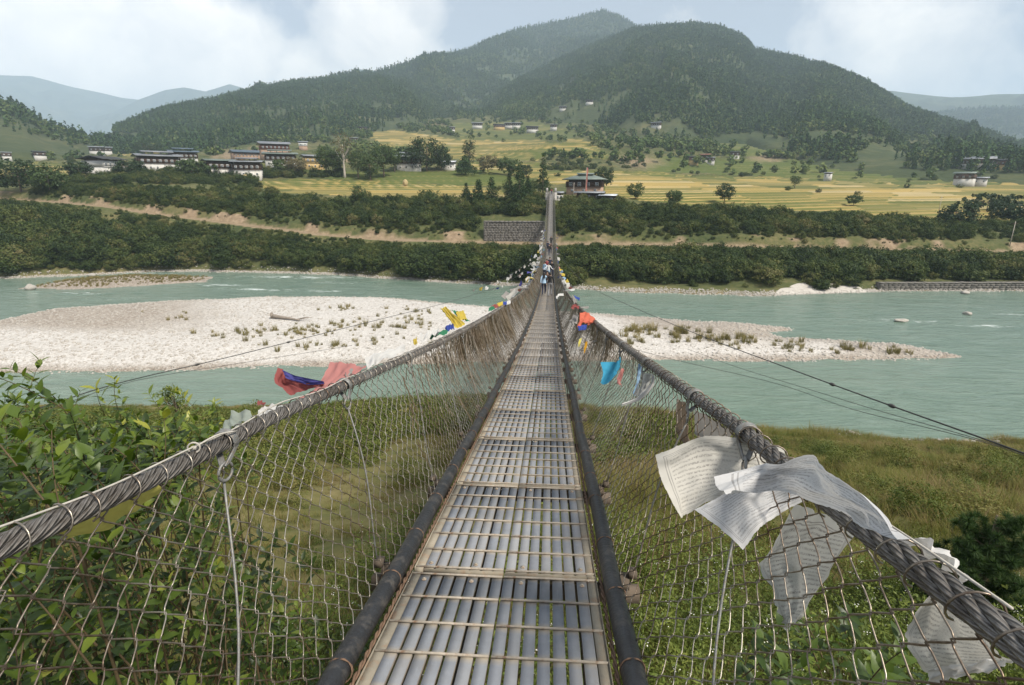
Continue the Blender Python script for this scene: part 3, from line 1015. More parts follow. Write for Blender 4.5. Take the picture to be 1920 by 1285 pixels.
# --- bushes and small trees over the lower slopes and round the fields
shrubs = []
for k in range(6):
    C, N, v = crown_points(58, 30, (1.8, 1.8, 1.35), 0.55, 500 + k, inner=0.45)
    C[:, 2] += 1.15
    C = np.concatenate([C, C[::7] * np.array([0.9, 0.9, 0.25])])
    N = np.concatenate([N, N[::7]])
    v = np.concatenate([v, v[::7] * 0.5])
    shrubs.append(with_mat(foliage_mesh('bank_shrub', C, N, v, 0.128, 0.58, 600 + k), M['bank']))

r = np.random.default_rng(31)
n = 26000
Yc = r.uniform(170, 1000, n) ** 1.0
Xc = r.uniform(-1.25, 1.15, n) * Yc
Zc_ = ground_all(Xc, Yc)
P = np.stack([Xc, Yc, Zc_], -1)
px, py, _ = proj(P)
inf = np.zeros(n, bool)
for P_ in GOLD + GREEN[:1]:
    inf |= inpoly(px, py, P_)
ing = np.zeros(n, bool)
for P_ in GREEN[1:]:
    ing |= inpoly(px, py, P_)
cl = fbm(Xc * 0.016, Yc * 0.016, 4)
ok = visible(P) & (Yc > np.maximum(186, road_y(Xc) + 13)) & (Zc_ <= ground_far(Xc, Yc) + 3)
ok &= r.random(n) < np.where(inf, 0.004, np.where(ing, 0.05, sstep(-0.35, 0.35, cl) * 0.75))
ok &= ~((py > 310) & (py < 345) & (px > 470) & (px < 620) & (r.random(n) < 0.85))
ok &= ~((py > 345) & (px > 1030) & (px < 1180))
# keep the village fronts open
ok &= ~((px > 140) & (px < 640) & (py > 268) & (py < 335) & (r.random(n) < np.where(py > 326, 0.35, 0.93)))
ok &= ~((px > 735) & (px < 860) & (py > 296) & (py < 330))
P = P[ok]
n = len(P)
far = P[:, 1] > 420
s = np.where(far, r.uniform(0.5, 1.0, n), r.uniform(0.5, 1.1, n))
idx = np.where(far, r.integers(0, 5, n) + 6, r.integers(0, 6, n))
fx, fy = r.uniform(140, 640, 480), r.uniform(323, 346, 480)
Pv = np.array([hit(a_, b_) for a_, b_ in zip(fx, fy) if not (a_ > 480 and b_ > 334)])
P = np.concatenate([P, Pv])
s = np.concatenate([s, r.uniform(0.55, 1.2, len(Pv))])
idx = np.concatenate([idx, r.integers(0, 6, len(Pv))])
n = len(P)
scatter('hillside_bushes', P, shrubs + broads, s, r.uniform(0, 6.28, n), idx, 'bushes and small trees dotted over fields and foothills', 'bushes')

# --- dense shrubs on the far bank, below and above the road
n = 15500
Xc = r.uniform(-165, 165, n)
Yw, Yr = shore_far(Xc), road_y(Xc)
Yt = np.maximum(182.0, Yr + 14)
low = r.random(n) < 0.58
Yc = np.where(low, Yw + 1.5 + (Yr - 2.7 - Yw - 1.5) * r.random(n), Yr + 2.7 + (Yt - Yr - 2.7) * r.random(n) ** 1.0)
Zc_ = ground_far(Xc, Yc)
P = np.stack([Xc, Yc, Zc_], -1)
px, py, _ = proj(P)
ok = visible(P)
shelfm = low & (Xc > 6) & (Xc < 52) & (Yc < Yw + 7.5)
ok &= ~(shelfm & (r.random(n) < 0.96))
ok &= ~(low & (Yc < Yw + 3.5) & (r.random(n) < 0.5))
gapm = fbm(Xc * 0.075, Yc * 0.11 + 70, 3)
ok &= ~(low & (gapm > 0.32) & (r.random(n) < 0.85))
ok &= ~((np.abs(Xc) < 2.6) & (Yc > 166))
ok &= ~((Xc > 62) & (Yc < Yw + 4.6))
ok &= ~((px > 895) & (px < 1028) & (py > 405) & (py < 462))          # the stone wall stays in view
ok &= ~((px > 1820) & (py > 430) & (py < 475) & (r.random(n) < 0.8))
pat = fbm(Xc * 0.05, Yc * 0.05 + 40, 3)
ok &= ~(~low & (r.random(n) < 0.10 + 0.5 * sstep(0.1, 0.5, pat)))
mid = np.array([(1160, 1300, 360, 392), (1050, 1190, 352, 372)])
ok &= ~((px > 1050) & (px < 1190) & (py < 372))
ok &= ~((px > 480) & (px < 960) & (py < 372) & (r.random(n) < 0.97))
ok &= ~((px > 1170) & (px < 1770) & (py < 385 + (px - 1170) * 0.045) & (r.random(n) < 0.97))
P, low, Yc_, Yr_, Yw_2 = P[ok], low[ok], Yc[ok], Yr[ok], Yw[ok]
n = len(P)
s = (0.34 + 1.1 * r.random(n) ** 2.4) * np.where(low, 1.0, 0.8)
s *= np.where(low, np.clip(0.20 + (Yr_ - 3 - Yc_) * 0.062, 0.20, np.where(P[:, 0] > 0, 1.0, 1.2)), 1.0)
s *= np.where(~low, np.clip(0.5 + np.abs(Yc_ - 180) * 0.05, 0.5, 1.0) * np.clip(0.30 + (Yc_ - Yr_ - 2.7) * 0.16, 0.30, 1.0), 1.0)
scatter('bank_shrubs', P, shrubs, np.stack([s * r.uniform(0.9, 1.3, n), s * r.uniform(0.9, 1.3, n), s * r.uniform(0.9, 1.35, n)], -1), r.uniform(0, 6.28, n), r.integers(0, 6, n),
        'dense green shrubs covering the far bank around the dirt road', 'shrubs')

# ------------------------------------------------------------------ the footbridge
SPAN, SAG = 175.0, 8.4


def deck_z(y):
    y = np.asarray(y, float)
    return CAM[2] - 1.55 - 4 * SAG * y * (SPAN - y) / SPAN ** 2


def rail_pt(side, y):
    """handrail cable: side -1 left, +1 right"""
    y = np.asarray(y, float)
    R = np.where(side < 0, 0.93 + 0.15 * sstep(3, 20, y), 0.985 + 0.04 * sstep(3, 20, y))
    H = np.where(side < 0, 0.998 + 0.027 * sstep(1.4, 2.3, y) + 0.075 * sstep(5, 20, y), 1.0 + 0.035 * sstep(1.3, 2.2, y) + 0.03 * sstep(4, 15, y))
    return np.stack([side * R, y, deck_z(y) + H], -1)


M['slat'] = None
m, nt = new_mat('galvanised_slat')
tc = nt.n('ShaderNodeTexCoord')
v = tc.outputs['Object']
oi = nt.n('ShaderNodeObjectInfo')
n1 = nt.noise(nt.vmath('ADD', v, nt.vmath('SCALE', oi.outputs['Location']).outputs[0]).outputs[0], 7.0, 6.0, 0.65)
n2 = nt.noise(v, 60.0, 3.0, 0.6)
base = nt.mix(nt.ramp(n1, [(0.3, 0.0), (0.7, 1.0)]), (0.150, 0.166, 0.192), (0.215, 0.232, 0.262))
base = nt.mix(nt.math('MULTIPLY', oi.outputs['Random'], 0.35), base, (0.36, 0.35, 0.33))
yy = nt.n('ShaderNodeSeparateXYZ', ins={0: v}).outputs[1]
# dust collects against each crossbar (every 0.23 m along the slat)
ph = nt.math('ABSOLUTE', nt.math('SUBTRACT', nt.math('FRACT', nt.math('DIVIDE', nt.math('SUBTRACT', yy, 0.02), 0.23)), 0.5))
dust = nt.ramp(nt.math('ADD', ph, nt.math('MULTIPLY', nt.math('SUBTRACT', n1, 0.5), 0.22)), [(0.30, 0.0), (0.5, 0.95)])
c = nt.mix(dust, base, (0.33, 0.28, 0.205))
gp = nt.n('ShaderNodeNewGeometry').outputs['Position']
mud = nt.ramp(nt.noise(gp, 2.3, 6.0, 0.7), [(0.52, 0.0), (0.75, 0.45)])
c = nt.mix(mud, c, (0.20, 0.17, 0.13))
scr = nt.ramp(nt.noise(nt.n('ShaderNodeMapping', ins={'Vector': gp, 'Scale': (60.0, 6.0, 6.0)}).outputs[0], 1.0, 4.0, 0.7), [(0.58, 0.0), (0.72, 0.5)])
c = nt.mix(scr, c, (0.27, 0.28, 0.29))
c = nt.mix(nt.math('MULTIPLY', n2, 0.25), c, (0.18, 0.18, 0.18))
b = nt.n('ShaderNodeBump', ins={'Strength': 0.15, 'Distance': 0.004, 'Height': n1})
p = nt.n('ShaderNodeBsdfPrincipled', ins={'Base Color': c, 'Roughness': 0.85, 'Metallic': 0.0, 'Specular IOR Level': 0.25, 'Normal': b.outputs[0]})
out(nt, p.outputs[0])
M['slat'] = m
M['frame'] = m_plain('dusty_frame_bar', (0.25, 0.222, 0.172), 0.8, scale=5, var=0.3, stain=(0.24, 0.15, 0.09))
M['crossbar'] = m_plain('rusty_crossbar', (0.34, 0.30, 0.245), 0.8, scale=12, var=0.35, stain=(0.20, 0.11, 0.06))
M['pipe'] = m_plain('black_plastic_pipe', (0.022, 0.023, 0.025), 0.42, scale=6, var=0.4, bump=0.25, stain=(0.075, 0.068, 0.06))
M['rust'] = m_plain('rusty_steel', (0.16, 0.10, 0.065), 0.85, scale=20, var=0.4)
M['cable'] = m_plain('weathered_steel_cable', (0.215, 0.20, 0.18), 0.6, 0.3, scale=14, var=0.55, bump=0.7, stain=(0.10, 0.078, 0.058))
m, nt = new_mat('laid_steel_cable')
g = nt.n('ShaderNodeNewGeometry')
lay_ = nt.n('ShaderNodeAttribute', attribute_name='lay').outputs['Fac']
sn = nt.math('SINE', nt.math('MULTIPLY', lay_, 6.2832))
n1 = nt.noise(g.outputs['Position'], 5.0, 6.0, 0.65)
n2 = nt.noise(g.outputs['Position'], 45.0, 4.0, 0.65)
c = nt.ramp(nt.math('ADD', nt.math('MULTIPLY', n1, 0.6), nt.math('MULTIPLY', n2, 0.4)), [(0.32, (0.085, 0.068, 0.052)), (0.48, (0.165, 0.15, 0.135)), (0.66, (0.30, 0.285, 0.265))])
c = nt.mix(nt.ramp(sn, [(0.0, 0.45), (0.5, 0.0)]), c, (0.05, 0.042, 0.034))
b = nt.n('ShaderNodeBump', ins={'Strength': 0.8, 'Distance': 0.003, 'Height': nt.math('ADD', sn, nt.math('MULTIPLY', n2, 0.8))})
p = nt.n('ShaderNodeBsdfPrincipled', ins={'Base Color': c, 'Roughness': 0.55, 'Metallic': 0.3, 'Normal': b.outputs[0]})
out(nt, p.outputs[0])
M['laid_cable'] = m
M['rod'] = m_plain('galvanised_rod', (0.22, 0.22, 0.21), 0.5, 0.4, scale=25, var=0.35, stain=(0.2, 0.15, 0.1))
M['wood'] = m_plain('old_timber', (0.10, 0.078, 0.058), 0.9, scale=8, var=0.35)
M['concrete'] = m_plain('weathered_concrete', (0.42, 0.40, 0.37), 0.9, scale=1.5, var=0.25, stain=(0.22, 0.20, 0.17))
m, nt = new_mat('chain_link_wire')
g = nt.n('ShaderNodeNewGeometry')
n1 = nt.noise(g.outputs['Position'], 1.7, 5.0, 0.65)
n2 = nt.noise(g.outputs['Position'], 40.0, 3.0, 0.6)
c = nt.mix(nt.ramp(nt.math('ADD', nt.math('MULTIPLY', n1, 0.75), nt.math('MULTIPLY', n2, 0.25)), [(0.40, 0.0), (0.60, 1.0)]), (0.36, 0.33, 0.28), (0.11, 0.07, 0.045))
p = nt.n('ShaderNodeBsdfPrincipled', ins={'Base Color': c, 'Roughness': 0.38, 'Metallic': 0.75})
out(nt, p.outputs[0])
M['wire'] = m

bridge = tag(empty('suspension_footbridge', (0, 0, 0)), 'long suspension footbridge with steel grating deck and chain link sides crossing the river', 'footbridge')

PITCH, PLEN = 1.44, 1.42
J0 = 2.70 - 3 * PITCH
NPAN = 124
XB = [0.02 + 0.23 * k for k in range(7)]


def half_slats(side):
    return [side * (0.425 - 0.06547 * k) for k in range(7)]


slat_me = with_mat(MB().box(-0.0262, 0.0262, 0.006, PLEN - 0.006, -0.034, -0.004).mesh('slat'), M['slat'], m_plain('dull_slat_edge', (0.19, 0.165, 0.14), 0.9, scale=10, var=0.35))
slat_me.polygons.foreach_set('material_index', [1, 0, 1, 1, 1, 1])
xbar_me = {s: with_mat(MB().tube(np.array([[s * 0.497, 0, 0.0012], [s * 0.25, 0.0, 0.002], [s * 0.006, 0, 0.0012]]), 0.0066, 6).mesh('crossbar', True), M['crossbar']) for s in (-1, 1)}
bolt_mb = MB()
bolt_mb.tube(np.array([[0, 0, -0.004], [0, 0, 0.001]]), 0.0135, 10).tube(np.array([[0, 0, 0.001], [0, 0, 0.007]]), 0.008, 6)
bolt_me = with_mat(bolt_mb.mesh('bolt'), M['crossbar'])


def frame_mb(s, M_=None, mb=None):
    mb = mb or MB()
    x0, x1 = sorted((s * 0.5, s * 0.455))
    mb.box(x0, x1, 0.0, PLEN, -0.036, -0.001, M_)
    x0, x1 = sorted((s * 0.5, s * 0.503))
    mb.box(x0, x1, 0.0, PLEN, -0.040, 0.010, M_)
    x0, x1 = sorted((s * 0.4545, s * 0.004))
    mb.box(x0, x1, 0.0005, 0.0055, -0.036, -0.0005, M_)
    mb.box(x0, x1, PLEN - 0.0055, PLEN - 0.0005, -0.036, -0.0005, M_)
    return mb


frame_me = {s: with_mat(frame_mb(s).mesh('deck_panel'), M['frame']) for s in (-1, 1)}
far_slat, far_frame, far_bar = MB(), MB(), MB()
rp = np.random.default_rng(5)
for i in range(NPAN):
    y0 = J0 + i * PITCH
    z0, z1 = float(deck_z(y0)), float(deck_z(y0 + PITCH))
    pit = math.atan2(z1 - z0, PITCH)
    dy0 = rp.uniform(-0.006, 0.006)
    for s in (-1, 1):
        dz, dr, dy = rp.normal(0, 0.0010), rp.normal(0, 0.0018), dy0 + rp.normal(0, 0.0012)
        if i < 21:
            pn = obj('deck_panel', frame_me[s], None, bridge, (0, y0 + dy, z0 + dz), (pit + dr, 0, rp.normal(0, 0.0015)))
            for x in half_slats(s):
                obj('slat', slat_me, None, pn, (x + rp.normal(0, 0.0012), rp.normal(0, 0.002), rp.normal(0, 0.0007)), (0, rp.normal(0, 0.02), rp.normal(0, 0.0008)))
            if i < 12:
                for k, yb in enumerate(XB):
                    obj('crossbar', xbar_me[s], None, pn, (0, yb + 0.003 * math.sin(k * 5.1 + i * 2.3) + rp.normal(0, 0.0012), 0), (0, 0, rp.normal(0, 0.003)))
            else:
                mb = MB()
                for yb in XB:
                    mb.tube(np.array([[s * 0.497, yb, 0.0012], [s * 0.006, yb, 0.0012]]), 0.0052, 4, False)
                tag(obj('crossbars', mb.mesh('crossbars'), M['crossbar'], pn), kind='stuff')
            if i < 7:
                for x in (0.424, 0.168 if s < 0 else 0.10):
                    for yb in (0.075, PLEN - 0.075):
                        obj('bolt', bolt_me, None, pn, (s * x, yb, 0))
        else:
            Mx = Matrix.Translation((0, y0, z0)) @ Matrix.Rotation(pit, 4, 'X')
            frame_mb(s, Mx, far_frame)
            for x in half_slats(s):
                far_slat.box(x - 0.0245, x + 0.0245, 0.006, PLEN - 0.006, -0.030, -0.004, Mx)
            for yb in XB:
                far_bar.box(min(s * 0.497, s * 0.006), max(s * 0.497, s * 0.006), yb - 0.005, yb + 0.005, -0.003, 0.006, Mx)
tag(obj('far_deck_slats', far_slat.mesh('far_deck_slats'), M['slat'], bridge), kind='stuff')
tag(obj('far_deck_frames', far_frame.mesh('far_deck_frames'), M['frame'], bridge), kind='stuff')
tag(obj('far_deck_crossbars', far_bar.mesh('far_deck_crossbars'), M['crossbar'], bridge), kind='stuff')

YA, YB = -3.2, 174.6
for s, nm in ((-1, 'left'), (1, 'right')):
    ys = np.concatenate([np.arange(YA, 14, 0.12), np.arange(14, YB, 1.0)])
    wob_ = 0.004 * np.sin(ys * 1.7 + s) + 0.003 * np.sin(ys * 4.1)
    P = np.stack([s * (0.588 + wob_), ys, deck_z(ys) + 0.022], -1)
    pipe = obj('edge_pipe', MB().tube(P, 0.049, 14).mesh('edge_pipe', True), M['pipe'], bridge)
    ring = MB()
    a = np.linspace(0, 2 * np.pi, 17)
    ring.tube(np.stack([0.0515 * np.cos(a), 0 * a + 0.006 * np.sin(a), 0.0515 * np.sin(a)], -1), 0.0028, 5, False)
    ring.tube(np.stack([0.0515 * np.cos(a), 0 * a + 0.005 + 0.006 * np.cos(a * 2), 0.0515 * np.sin(a)], -1), 0.0026, 5, False)
    ring_me = with_mat(ring.mesh('wire_tie', True), M['rust'])
    for k in range(26):
        y = 1.85 + 0.62 * k + 0.06 * math.sin(k * 2.3 + s)
        obj('wire_tie', ring_me, None, pipe, (s * 0.588, y, float(deck_z(y)) + 0.022), (-0.18, 0, 0.1 * math.sin(k)))
    # thin twisted rope lying between grating and pipe
    mb = MB()
    yr = np.arange(YA, 10, 0.02)
    for k in range(2):
        an = yr / 0.07 * np.pi + k * np.pi
        mb.tube(np.stack([s * 0.526 + 0.006 * np.cos(an), yr, deck_z(yr) - 0.008 + 0.006 * np.sin(an)], -1), 0.0062, 5, False)
    yr = np.arange(10, YB, 1.0)
    mb.tube(np.stack([s * 0.526 + 0 * yr, yr, deck_z(yr) - 0.008], -1), 0.011, 5, False)
    obj('edge_rope', mb.mesh('edge_rope', True), M['rust'], bridge)
    # main handrail cable: seven laid strands near, a plain round beyond
    mb = MB()
    yr = np.arange(YA, 15, 0.022)
    B = rail_pt(s, yr)
    for k in range(6):
        an = -s * yr / 0.42 * 2 * np.pi + k * np.pi / 3
        ph_ = 6.0 * np.tile(np.arange(8) / 8.0, len(yr)) + np.repeat(yr * 26.0, 8)
        mb.tube(B + np.stack([0.0190 * np.cos(an), 0 * an, 0.0190 * np.sin(an)], -1), 0.0106, 8, False, ph_)
    mb.tube(B[::8], 0.016, 6)
    yr = np.arange(14.8, YB, 0.8)
    mb.tube(rail_pt(s, yr), 0.033, 8)
    rail = obj('handrail_cable', mb.mesh('handrail_cable', True, 'lay'), M['laid_cable'], bridge)
    # lower carrying cables under the deck
    mb = MB()
    yr = np.arange(YA, YB, 0.7)
    for x in (0.16, 0.42):
        mb.tube(np.stack([s * x + 0 * yr, yr, deck_z(yr) - 0.15], -1), 0.02, 6, False)
    obj('deck_cable', mb.mesh('deck_cable', True), M['cable'], bridge)

# cross beams with their end blocks, and the hanger rods
beam = MB()
beam.box(-0.74, 0.74, -0.03, 0.03, -0.125, -0.045)
for s in (-1, 1):
    beam.box(s * 0.64 - 0.04, s * 0.64 + 0.04, -0.045, 0.045, -0.045, 0.012)
    beam.box(s * 0.70 - 0.022, s * 0.70 + 0.022, -0.035, 0.035, 0.0125, 0.05)
beam_me = with_mat(beam.mesh('crossbeam'), M['wood'])
far_beam, far_rod = MB(), {-1: MB(), 1: MB()}
for i in range(NPAN):
    y = J0 + i * PITCH - 0.01
    z = float(deck_z(y))
    if i < 36:
        obj('crossbeam', beam_me, None, bridge, (0, y, z), (math.atan(-4 * SAG * (SPAN - 2 * y) / SPAN ** 2), 0, 0))
    else:
        far_beam.box(-0.74, 0.74, y - 0.03, y + 0.03, z - 0.125, z - 0.045)
    for s in (-1, 1):
        top = rail_pt(s, y + ((0.56 if i == 2 else 0.28) if s < 0 else (0.80 if i == 2 else 0.12)))
        bot = np.array([s * 0.70, y, z + 0.05])
        if i < 1:
            continue
        if i < 26:
            mb = MB()
            t = np.linspace(0, 1, 12)[:, None]
            drop = top + (bot - top) * 0.13
            L = drop + (bot - drop) * t
            L[:, 0] += s * (0.012 * np.sin(t[:, 0] * 5 + i) - 0.015 * np.sin(np.pi * t[:, 0]))
            mb.tube(L, 0.0046, 7)
            rod = obj('hanger_rod', mb.mesh('hanger_rod', True), M['rod'], bridge)
            mb = MB()          # eye of the rod
            a = np.linspace(0, 2 * np.pi, 19)
            cc = drop + np.array([0, 0, 0.030])
            mb.tube(cc + np.stack([0.006 * np.sin(a), 0.033 * np.sin(a), -0.033 * np.cos(a)], -1), 0.0055, 6, False)
            obj('eye', mb.mesh('eye', True), M['rod'], rod)
            mb = MB()          # flat strap hung over the cable
            a = np.linspace(-0.5, np.pi + 0.5, 15)
            for w in (-0.012, -0.004, 0.004, 0.012):
                arc = top + np.stack([0.040 * np.cos(a), 0 * a + w, 0.040 * np.sin(a)], -1)
                low_ = cc + np.array([0, w, 0.026])
                mb.tube(np.concatenate([low_[None] + np.array([[0.008, 0, 0]]), arc, low_[None] - np.array([[0.008, 0, 0]])]), 0.0045, 5, False)
            obj('strap', mb.mesh('strap', True), M['rod'], rod)
        else:
            far_rod[s].tube(np.stack([top, bot]), 0.006, 4, False)
tag(obj('far_crossbeams', far_beam.mesh('far_crossbeams'), M['wood'], bridge), kind='stuff')
for s in (-1, 1):
    tag(obj('far_hanger_rods', far_rod[s].mesh('far_hanger_rods'), M['rod'], bridge), kind='stuff')


def side_sheet(s, y, v):
    """point of the netting: v = 0 at the cable, 1 at the edge pipe"""
    top = rail_pt(s, y)
    zb = deck_z(y)
    bulge = 0.05 + 0.035 * np.sin(y * 1.3 + s) + (0.05 if s > 0 else 0.0)
    xm = np.abs(top[..., 0])
    xb = 0.60
    x = xm * (1 - v) + xb * v + bulge * np.sin(np.pi * v ** 0.85)
    z = top[..., 2] * (1 - v) + (zb + 0.0) * v
    return np.stack([s * x, y + 0 * v, z], -1)


DX, NV = 0.058, 10                      # wire spacing along the bridge, diamonds in the height
for s in (-1, 1):
    parts = MB()
    # near: rounded bends
    k = np.arange(int(YA / DX) + 4, int(12 / DX))
    nv = NV * 2 * 4 + 1
    tv = np.linspace(0, NV * 2, nv)
    tri = 2 * np.abs(((tv / 2) % 1) - 0.5) * 2 - 1            # -1..1 zigzag
    tri = np.sign(tri) * (1 - (1 - np.abs(tri)) ** 1.0)
    tri = np.clip(tri, -0.96, 0.96)
    jit = 0.002 * rng.normal(size=(len(k), 1)) + 0.010 * np.sin(tv[None] * 0.35 + k[:, None] * 0.21)
    alt = np.where(k % 2 == 0, 1.0, -1.0)[:, None]
    yy = k[:, None] * DX + alt * tri[None] * DX * 0.63 + jit
    vv = np.broadcast_to(tv / (NV * 2), yy.shape) + 0.012 * fbm(yy * 1.5, tv[None] * 0.2 + s * 7, 2)
    P = side_sheet(s, yy, np.clip(vv, 0, 1))
    nrm = 0.004 * np.sign(np.gradient(tri))[None] * np.ones_like(yy)
    P[..., 0] += s * nrm
    V, Q, _ = tubes(P, 0.0026, 4, False)
    parts.add(V, Q)
    # middle distance
    k = np.arange(int(12 / DX), int(46 / DX))
    tv = np.arange(NV * 2 + 1.0)
    tri = np.where(np.arange(NV * 2 + 1) % 2 == 0, 1.0, -1.0)
    yy = k[:, None] * DX + np.where(k % 2 == 0, 1.0, -1.0)[:, None] * tri[None] * DX * 0.52 + 0.010 * np.sin(tv[None] * 0.4 + k[:, None] * 0.2)
    P = side_sheet(s, yy, np.broadcast_to(tv / (NV * 2), yy.shape))
    V, Q, _ = tubes(P, 0.0026, 3, False)
    parts.add(V, Q)
    # far: wider net, thicker wire
    D2 = DX * 2.5
    k = np.arange(int(46 / D2) + 1, int(YB / D2))
    tv = np.arange(10.0)
    tri = np.where(np.arange(10) % 2 == 0, 1.0, -1.0)
    yy = k[:, None] * D2 + np.where(k % 2 == 0, 1.0, -1.0)[:, None] * tri[None] * D2 * 0.52 + 0 * tv[None]
    P = side_sheet(s, yy, np.broadcast_to(tv / 9, yy.shape))
    V, Q, _ = tubes(P, 0.005, 3, False)
    parts.add(V, Q)
    tag(obj('chain_link_netting', parts.mesh('chain_link_netting'), M['wire'], bridge), kind='stuff')
    # lacing that loops the netting over the cable
    k = np.arange(0, 260)
    yk = -1.0 + k * 0.112 * (1 + 0 * k)
    a = np.linspace(-1.0, 4.4, 15)
    c = rail_pt(s, yk[:, None] + 0.010 * (a[None] - 1.7) + 0.01 * rng.normal(size=(len(k), 1)))
    rr = 0.037 + 0.004 * rng.random((len(k), 1))
    P = c + np.stack([rr * np.cos(a)[None], 0 * c[..., 0], rr * np.sin(a)[None]], -1)
    V, Q, _ = tubes(P, 0.0027, 4, False)
    tag(obj('lacing_wire', make_mesh('lacing_wire', V, Q, smooth=True), M['wire'], bridge), kind='stuff')

# anchorages at both ends
for nm, y, zt, lab in (('anchor_block', -5.2, deck_z(-3.2), 1), ('anchor_block', 176.6, deck_z(174.9), 2)):
    mb = MB().box(-1.7, 1.7, y - 1.9, y + 1.9, float(zt) - 6.5, float(zt) - 0.06)
    for s in (-1, 1):
        mb.box(s * 1.25 - 0.3, s * 1.25 + 0.3, y - 1.2, y + 0.2, float(zt) - 0.0599, float(zt) + 1.25)
    obj(nm, mb.mesh(nm), M['concrete'], bridge)

# ------------------------------------------------------------------ storm guys and loose lines beside the bridge
M['guy'] = m_plain('dark_guy_wire', (0.06, 0.058, 0.055), 0.6, 0.3, scale=4, var=0.3)


def spline(P, n):
    """Catmull-Rom through the points"""
    P = np.asarray(P, float)
    P = np.concatenate([2 * P[:1] - P[1:2], P, 2 * P[-1:] - P[-2:-1]])
    m_ = len(P) - 3
    u = np.linspace(0, m_ - 1e-6, n)
    i = u.astype(int)
    t = (u - i)[:, None]
    p0, p1, p2, p3 = P[i], P[i + 1], P[i + 2], P[i + 3]
    return 0.5 * (2 * p1 + (p2 - p0) * t + (2 * p0 - 5 * p1 + 4 * p2 - p3) * t ** 2 + (3 * p1 - p0 - 3 * p2 + p3) * t ** 3)


def guy(lst, r, label, clamps=()):
    P = spline(from_px(lst), 60)
    o = obj('guy_cable', MB().tube(P, r, 6).mesh('guy_cable', True), M['guy'])
    tag(o, label, 'cable', 'guy cables beside the bridge')
    for t in clamps:
        k = int(t * 59)
        d = P[min(k + 1, 59)] - P[max(k - 1, 0)]
        d /= np.linalg.norm(d)
        obj('clamp', MB().tube(np.stack([P[k] - d * 0.14, P[k] - d * 0.05, P[k] + d * 0.05, P[k] + d * 0.14]), [r * 1.8, r * 3, r * 2.6, r * 1.6], 6).mesh('clamp', True), M['guy'], o)
    return o


guy([(2100, 925, 9), (1919, 850, 11), (1640, 750, 16), (1460, 684, 22), (1300, 624, 32), (1180, 573, 47), (1110, 540, 64), (1070, 505, 80), (1049, 476, 100), (1046, 450, 120), (1060, 425, 145), (1105, 396, 176)],
    0.020, 'thickest dark guy cable sweeping in from the right edge', (0.17, 0.235))
guy([(2100, 925, 9.3), (1880, 838, 12), (1640, 768, 16.5), (1500, 725, 20), (1380, 688, 24), (1290, 655, 30)], 0.0085, 'thin wire just under the thickest right hand guy cable')
guy([(2050, 905, 9.6), (1840, 828, 12.5), (1600, 768, 17), (1450, 718, 20), (1270, 676, 25), (1130, 640, 30)], 0.0085, 'lowest thin wire on the right, crossing the near channel')
guy([(60, 770, 13), (225, 718, 16), (420, 672, 21), (580, 632, 27), (720, 597, 35), (840, 567, 46), (930, 540, 58)], 0.016, 'dark guy cable rising from the left leafy shrub over the gravel', (0.3, 0.47))
guy([(90, 768, 13.3), (250, 715, 16.5), (420, 686, 20), (560, 664, 25), (660, 648, 29)], 0.008, 'thin slack wire under the left guy cable')

# ------------------------------------------------------------------ near bank: scrub, grass, weeds
near_bush = []
for k in range(4):
    C, N, v = crown_points(60, 34, (1.05, 1.05, 0.8), 0.34, 700 + k, inner=0.45)
    C[:, 2] += 0.7
    C = np.concatenate([C, C[::6] * np.array([0.95, 0.95, 0.3])])
    N = np.concatenate([N, N[::6]])
    v = np.concatenate([v, v[::6]])
    near_bush.append(with_mat(foliage_mesh('near_bush', C, N, v, 0.052, 0.5, 800 + k, 0.2), M['scrub']))
tufts = [with_mat(blades_mesh('grass_tuft', 85, 0.33, 0.42, 0.006, 0.8, 900 + k), M['grass']) for k in range(4)]

r = np.random.default_rng(41)


def near_pts(n, x0, x1, y0, y1):
    X, Y = r.uniform(x0, x1, n), r.uniform(y0, y1, n)
    P = np.stack([X, Y, ground_near(X, Y)], -1)
    ok = visible(P, 120, 120) & (Y < shore_near(X) - 0.4)
    return P[ok]


P = near_pts(5200, -62, 45, 7, 54)
X, Y = P[:, 0], P[:, 1]
sh = shore_near(X) - Y
den = np.where(X < -1.5, 0.10 + 0.9 * sstep(24, 9, sh) + 0.35 * sstep(-6, -14, X), 0.0)
den = np.where((X >= -1.5) & (X < 9), 0.85 * sstep(26, 12, sh) * sstep(9, 4, X - 0.1 * Y) + 0.08, den)
den = np.where(X >= 9, 0.24, den)
den *= 0.45 + 0.9 * sstep(-0.3, 0.4, fbm(X * 0.15, Y * 0.15 + 9, 3))
den = np.where((X > -9) & (X < -1) & (Y > 8) & (Y < 22), 0.30, den)
ok = (r.random(len(P)) < den)
P = P[ok]
n = len(P)
s = r.uniform(0.55, 1.25, n) * np.where(P[:, 0] > 9, 0.6, 1.0) * np.where((P[:, 0] > -9) & (P[:, 0] < -1) & (P[:, 1] < 22), 0.5, 1.0) * np.where(P[:, 1] < 14, 0.6, 1.0)
P[:, 2] -= 0.1
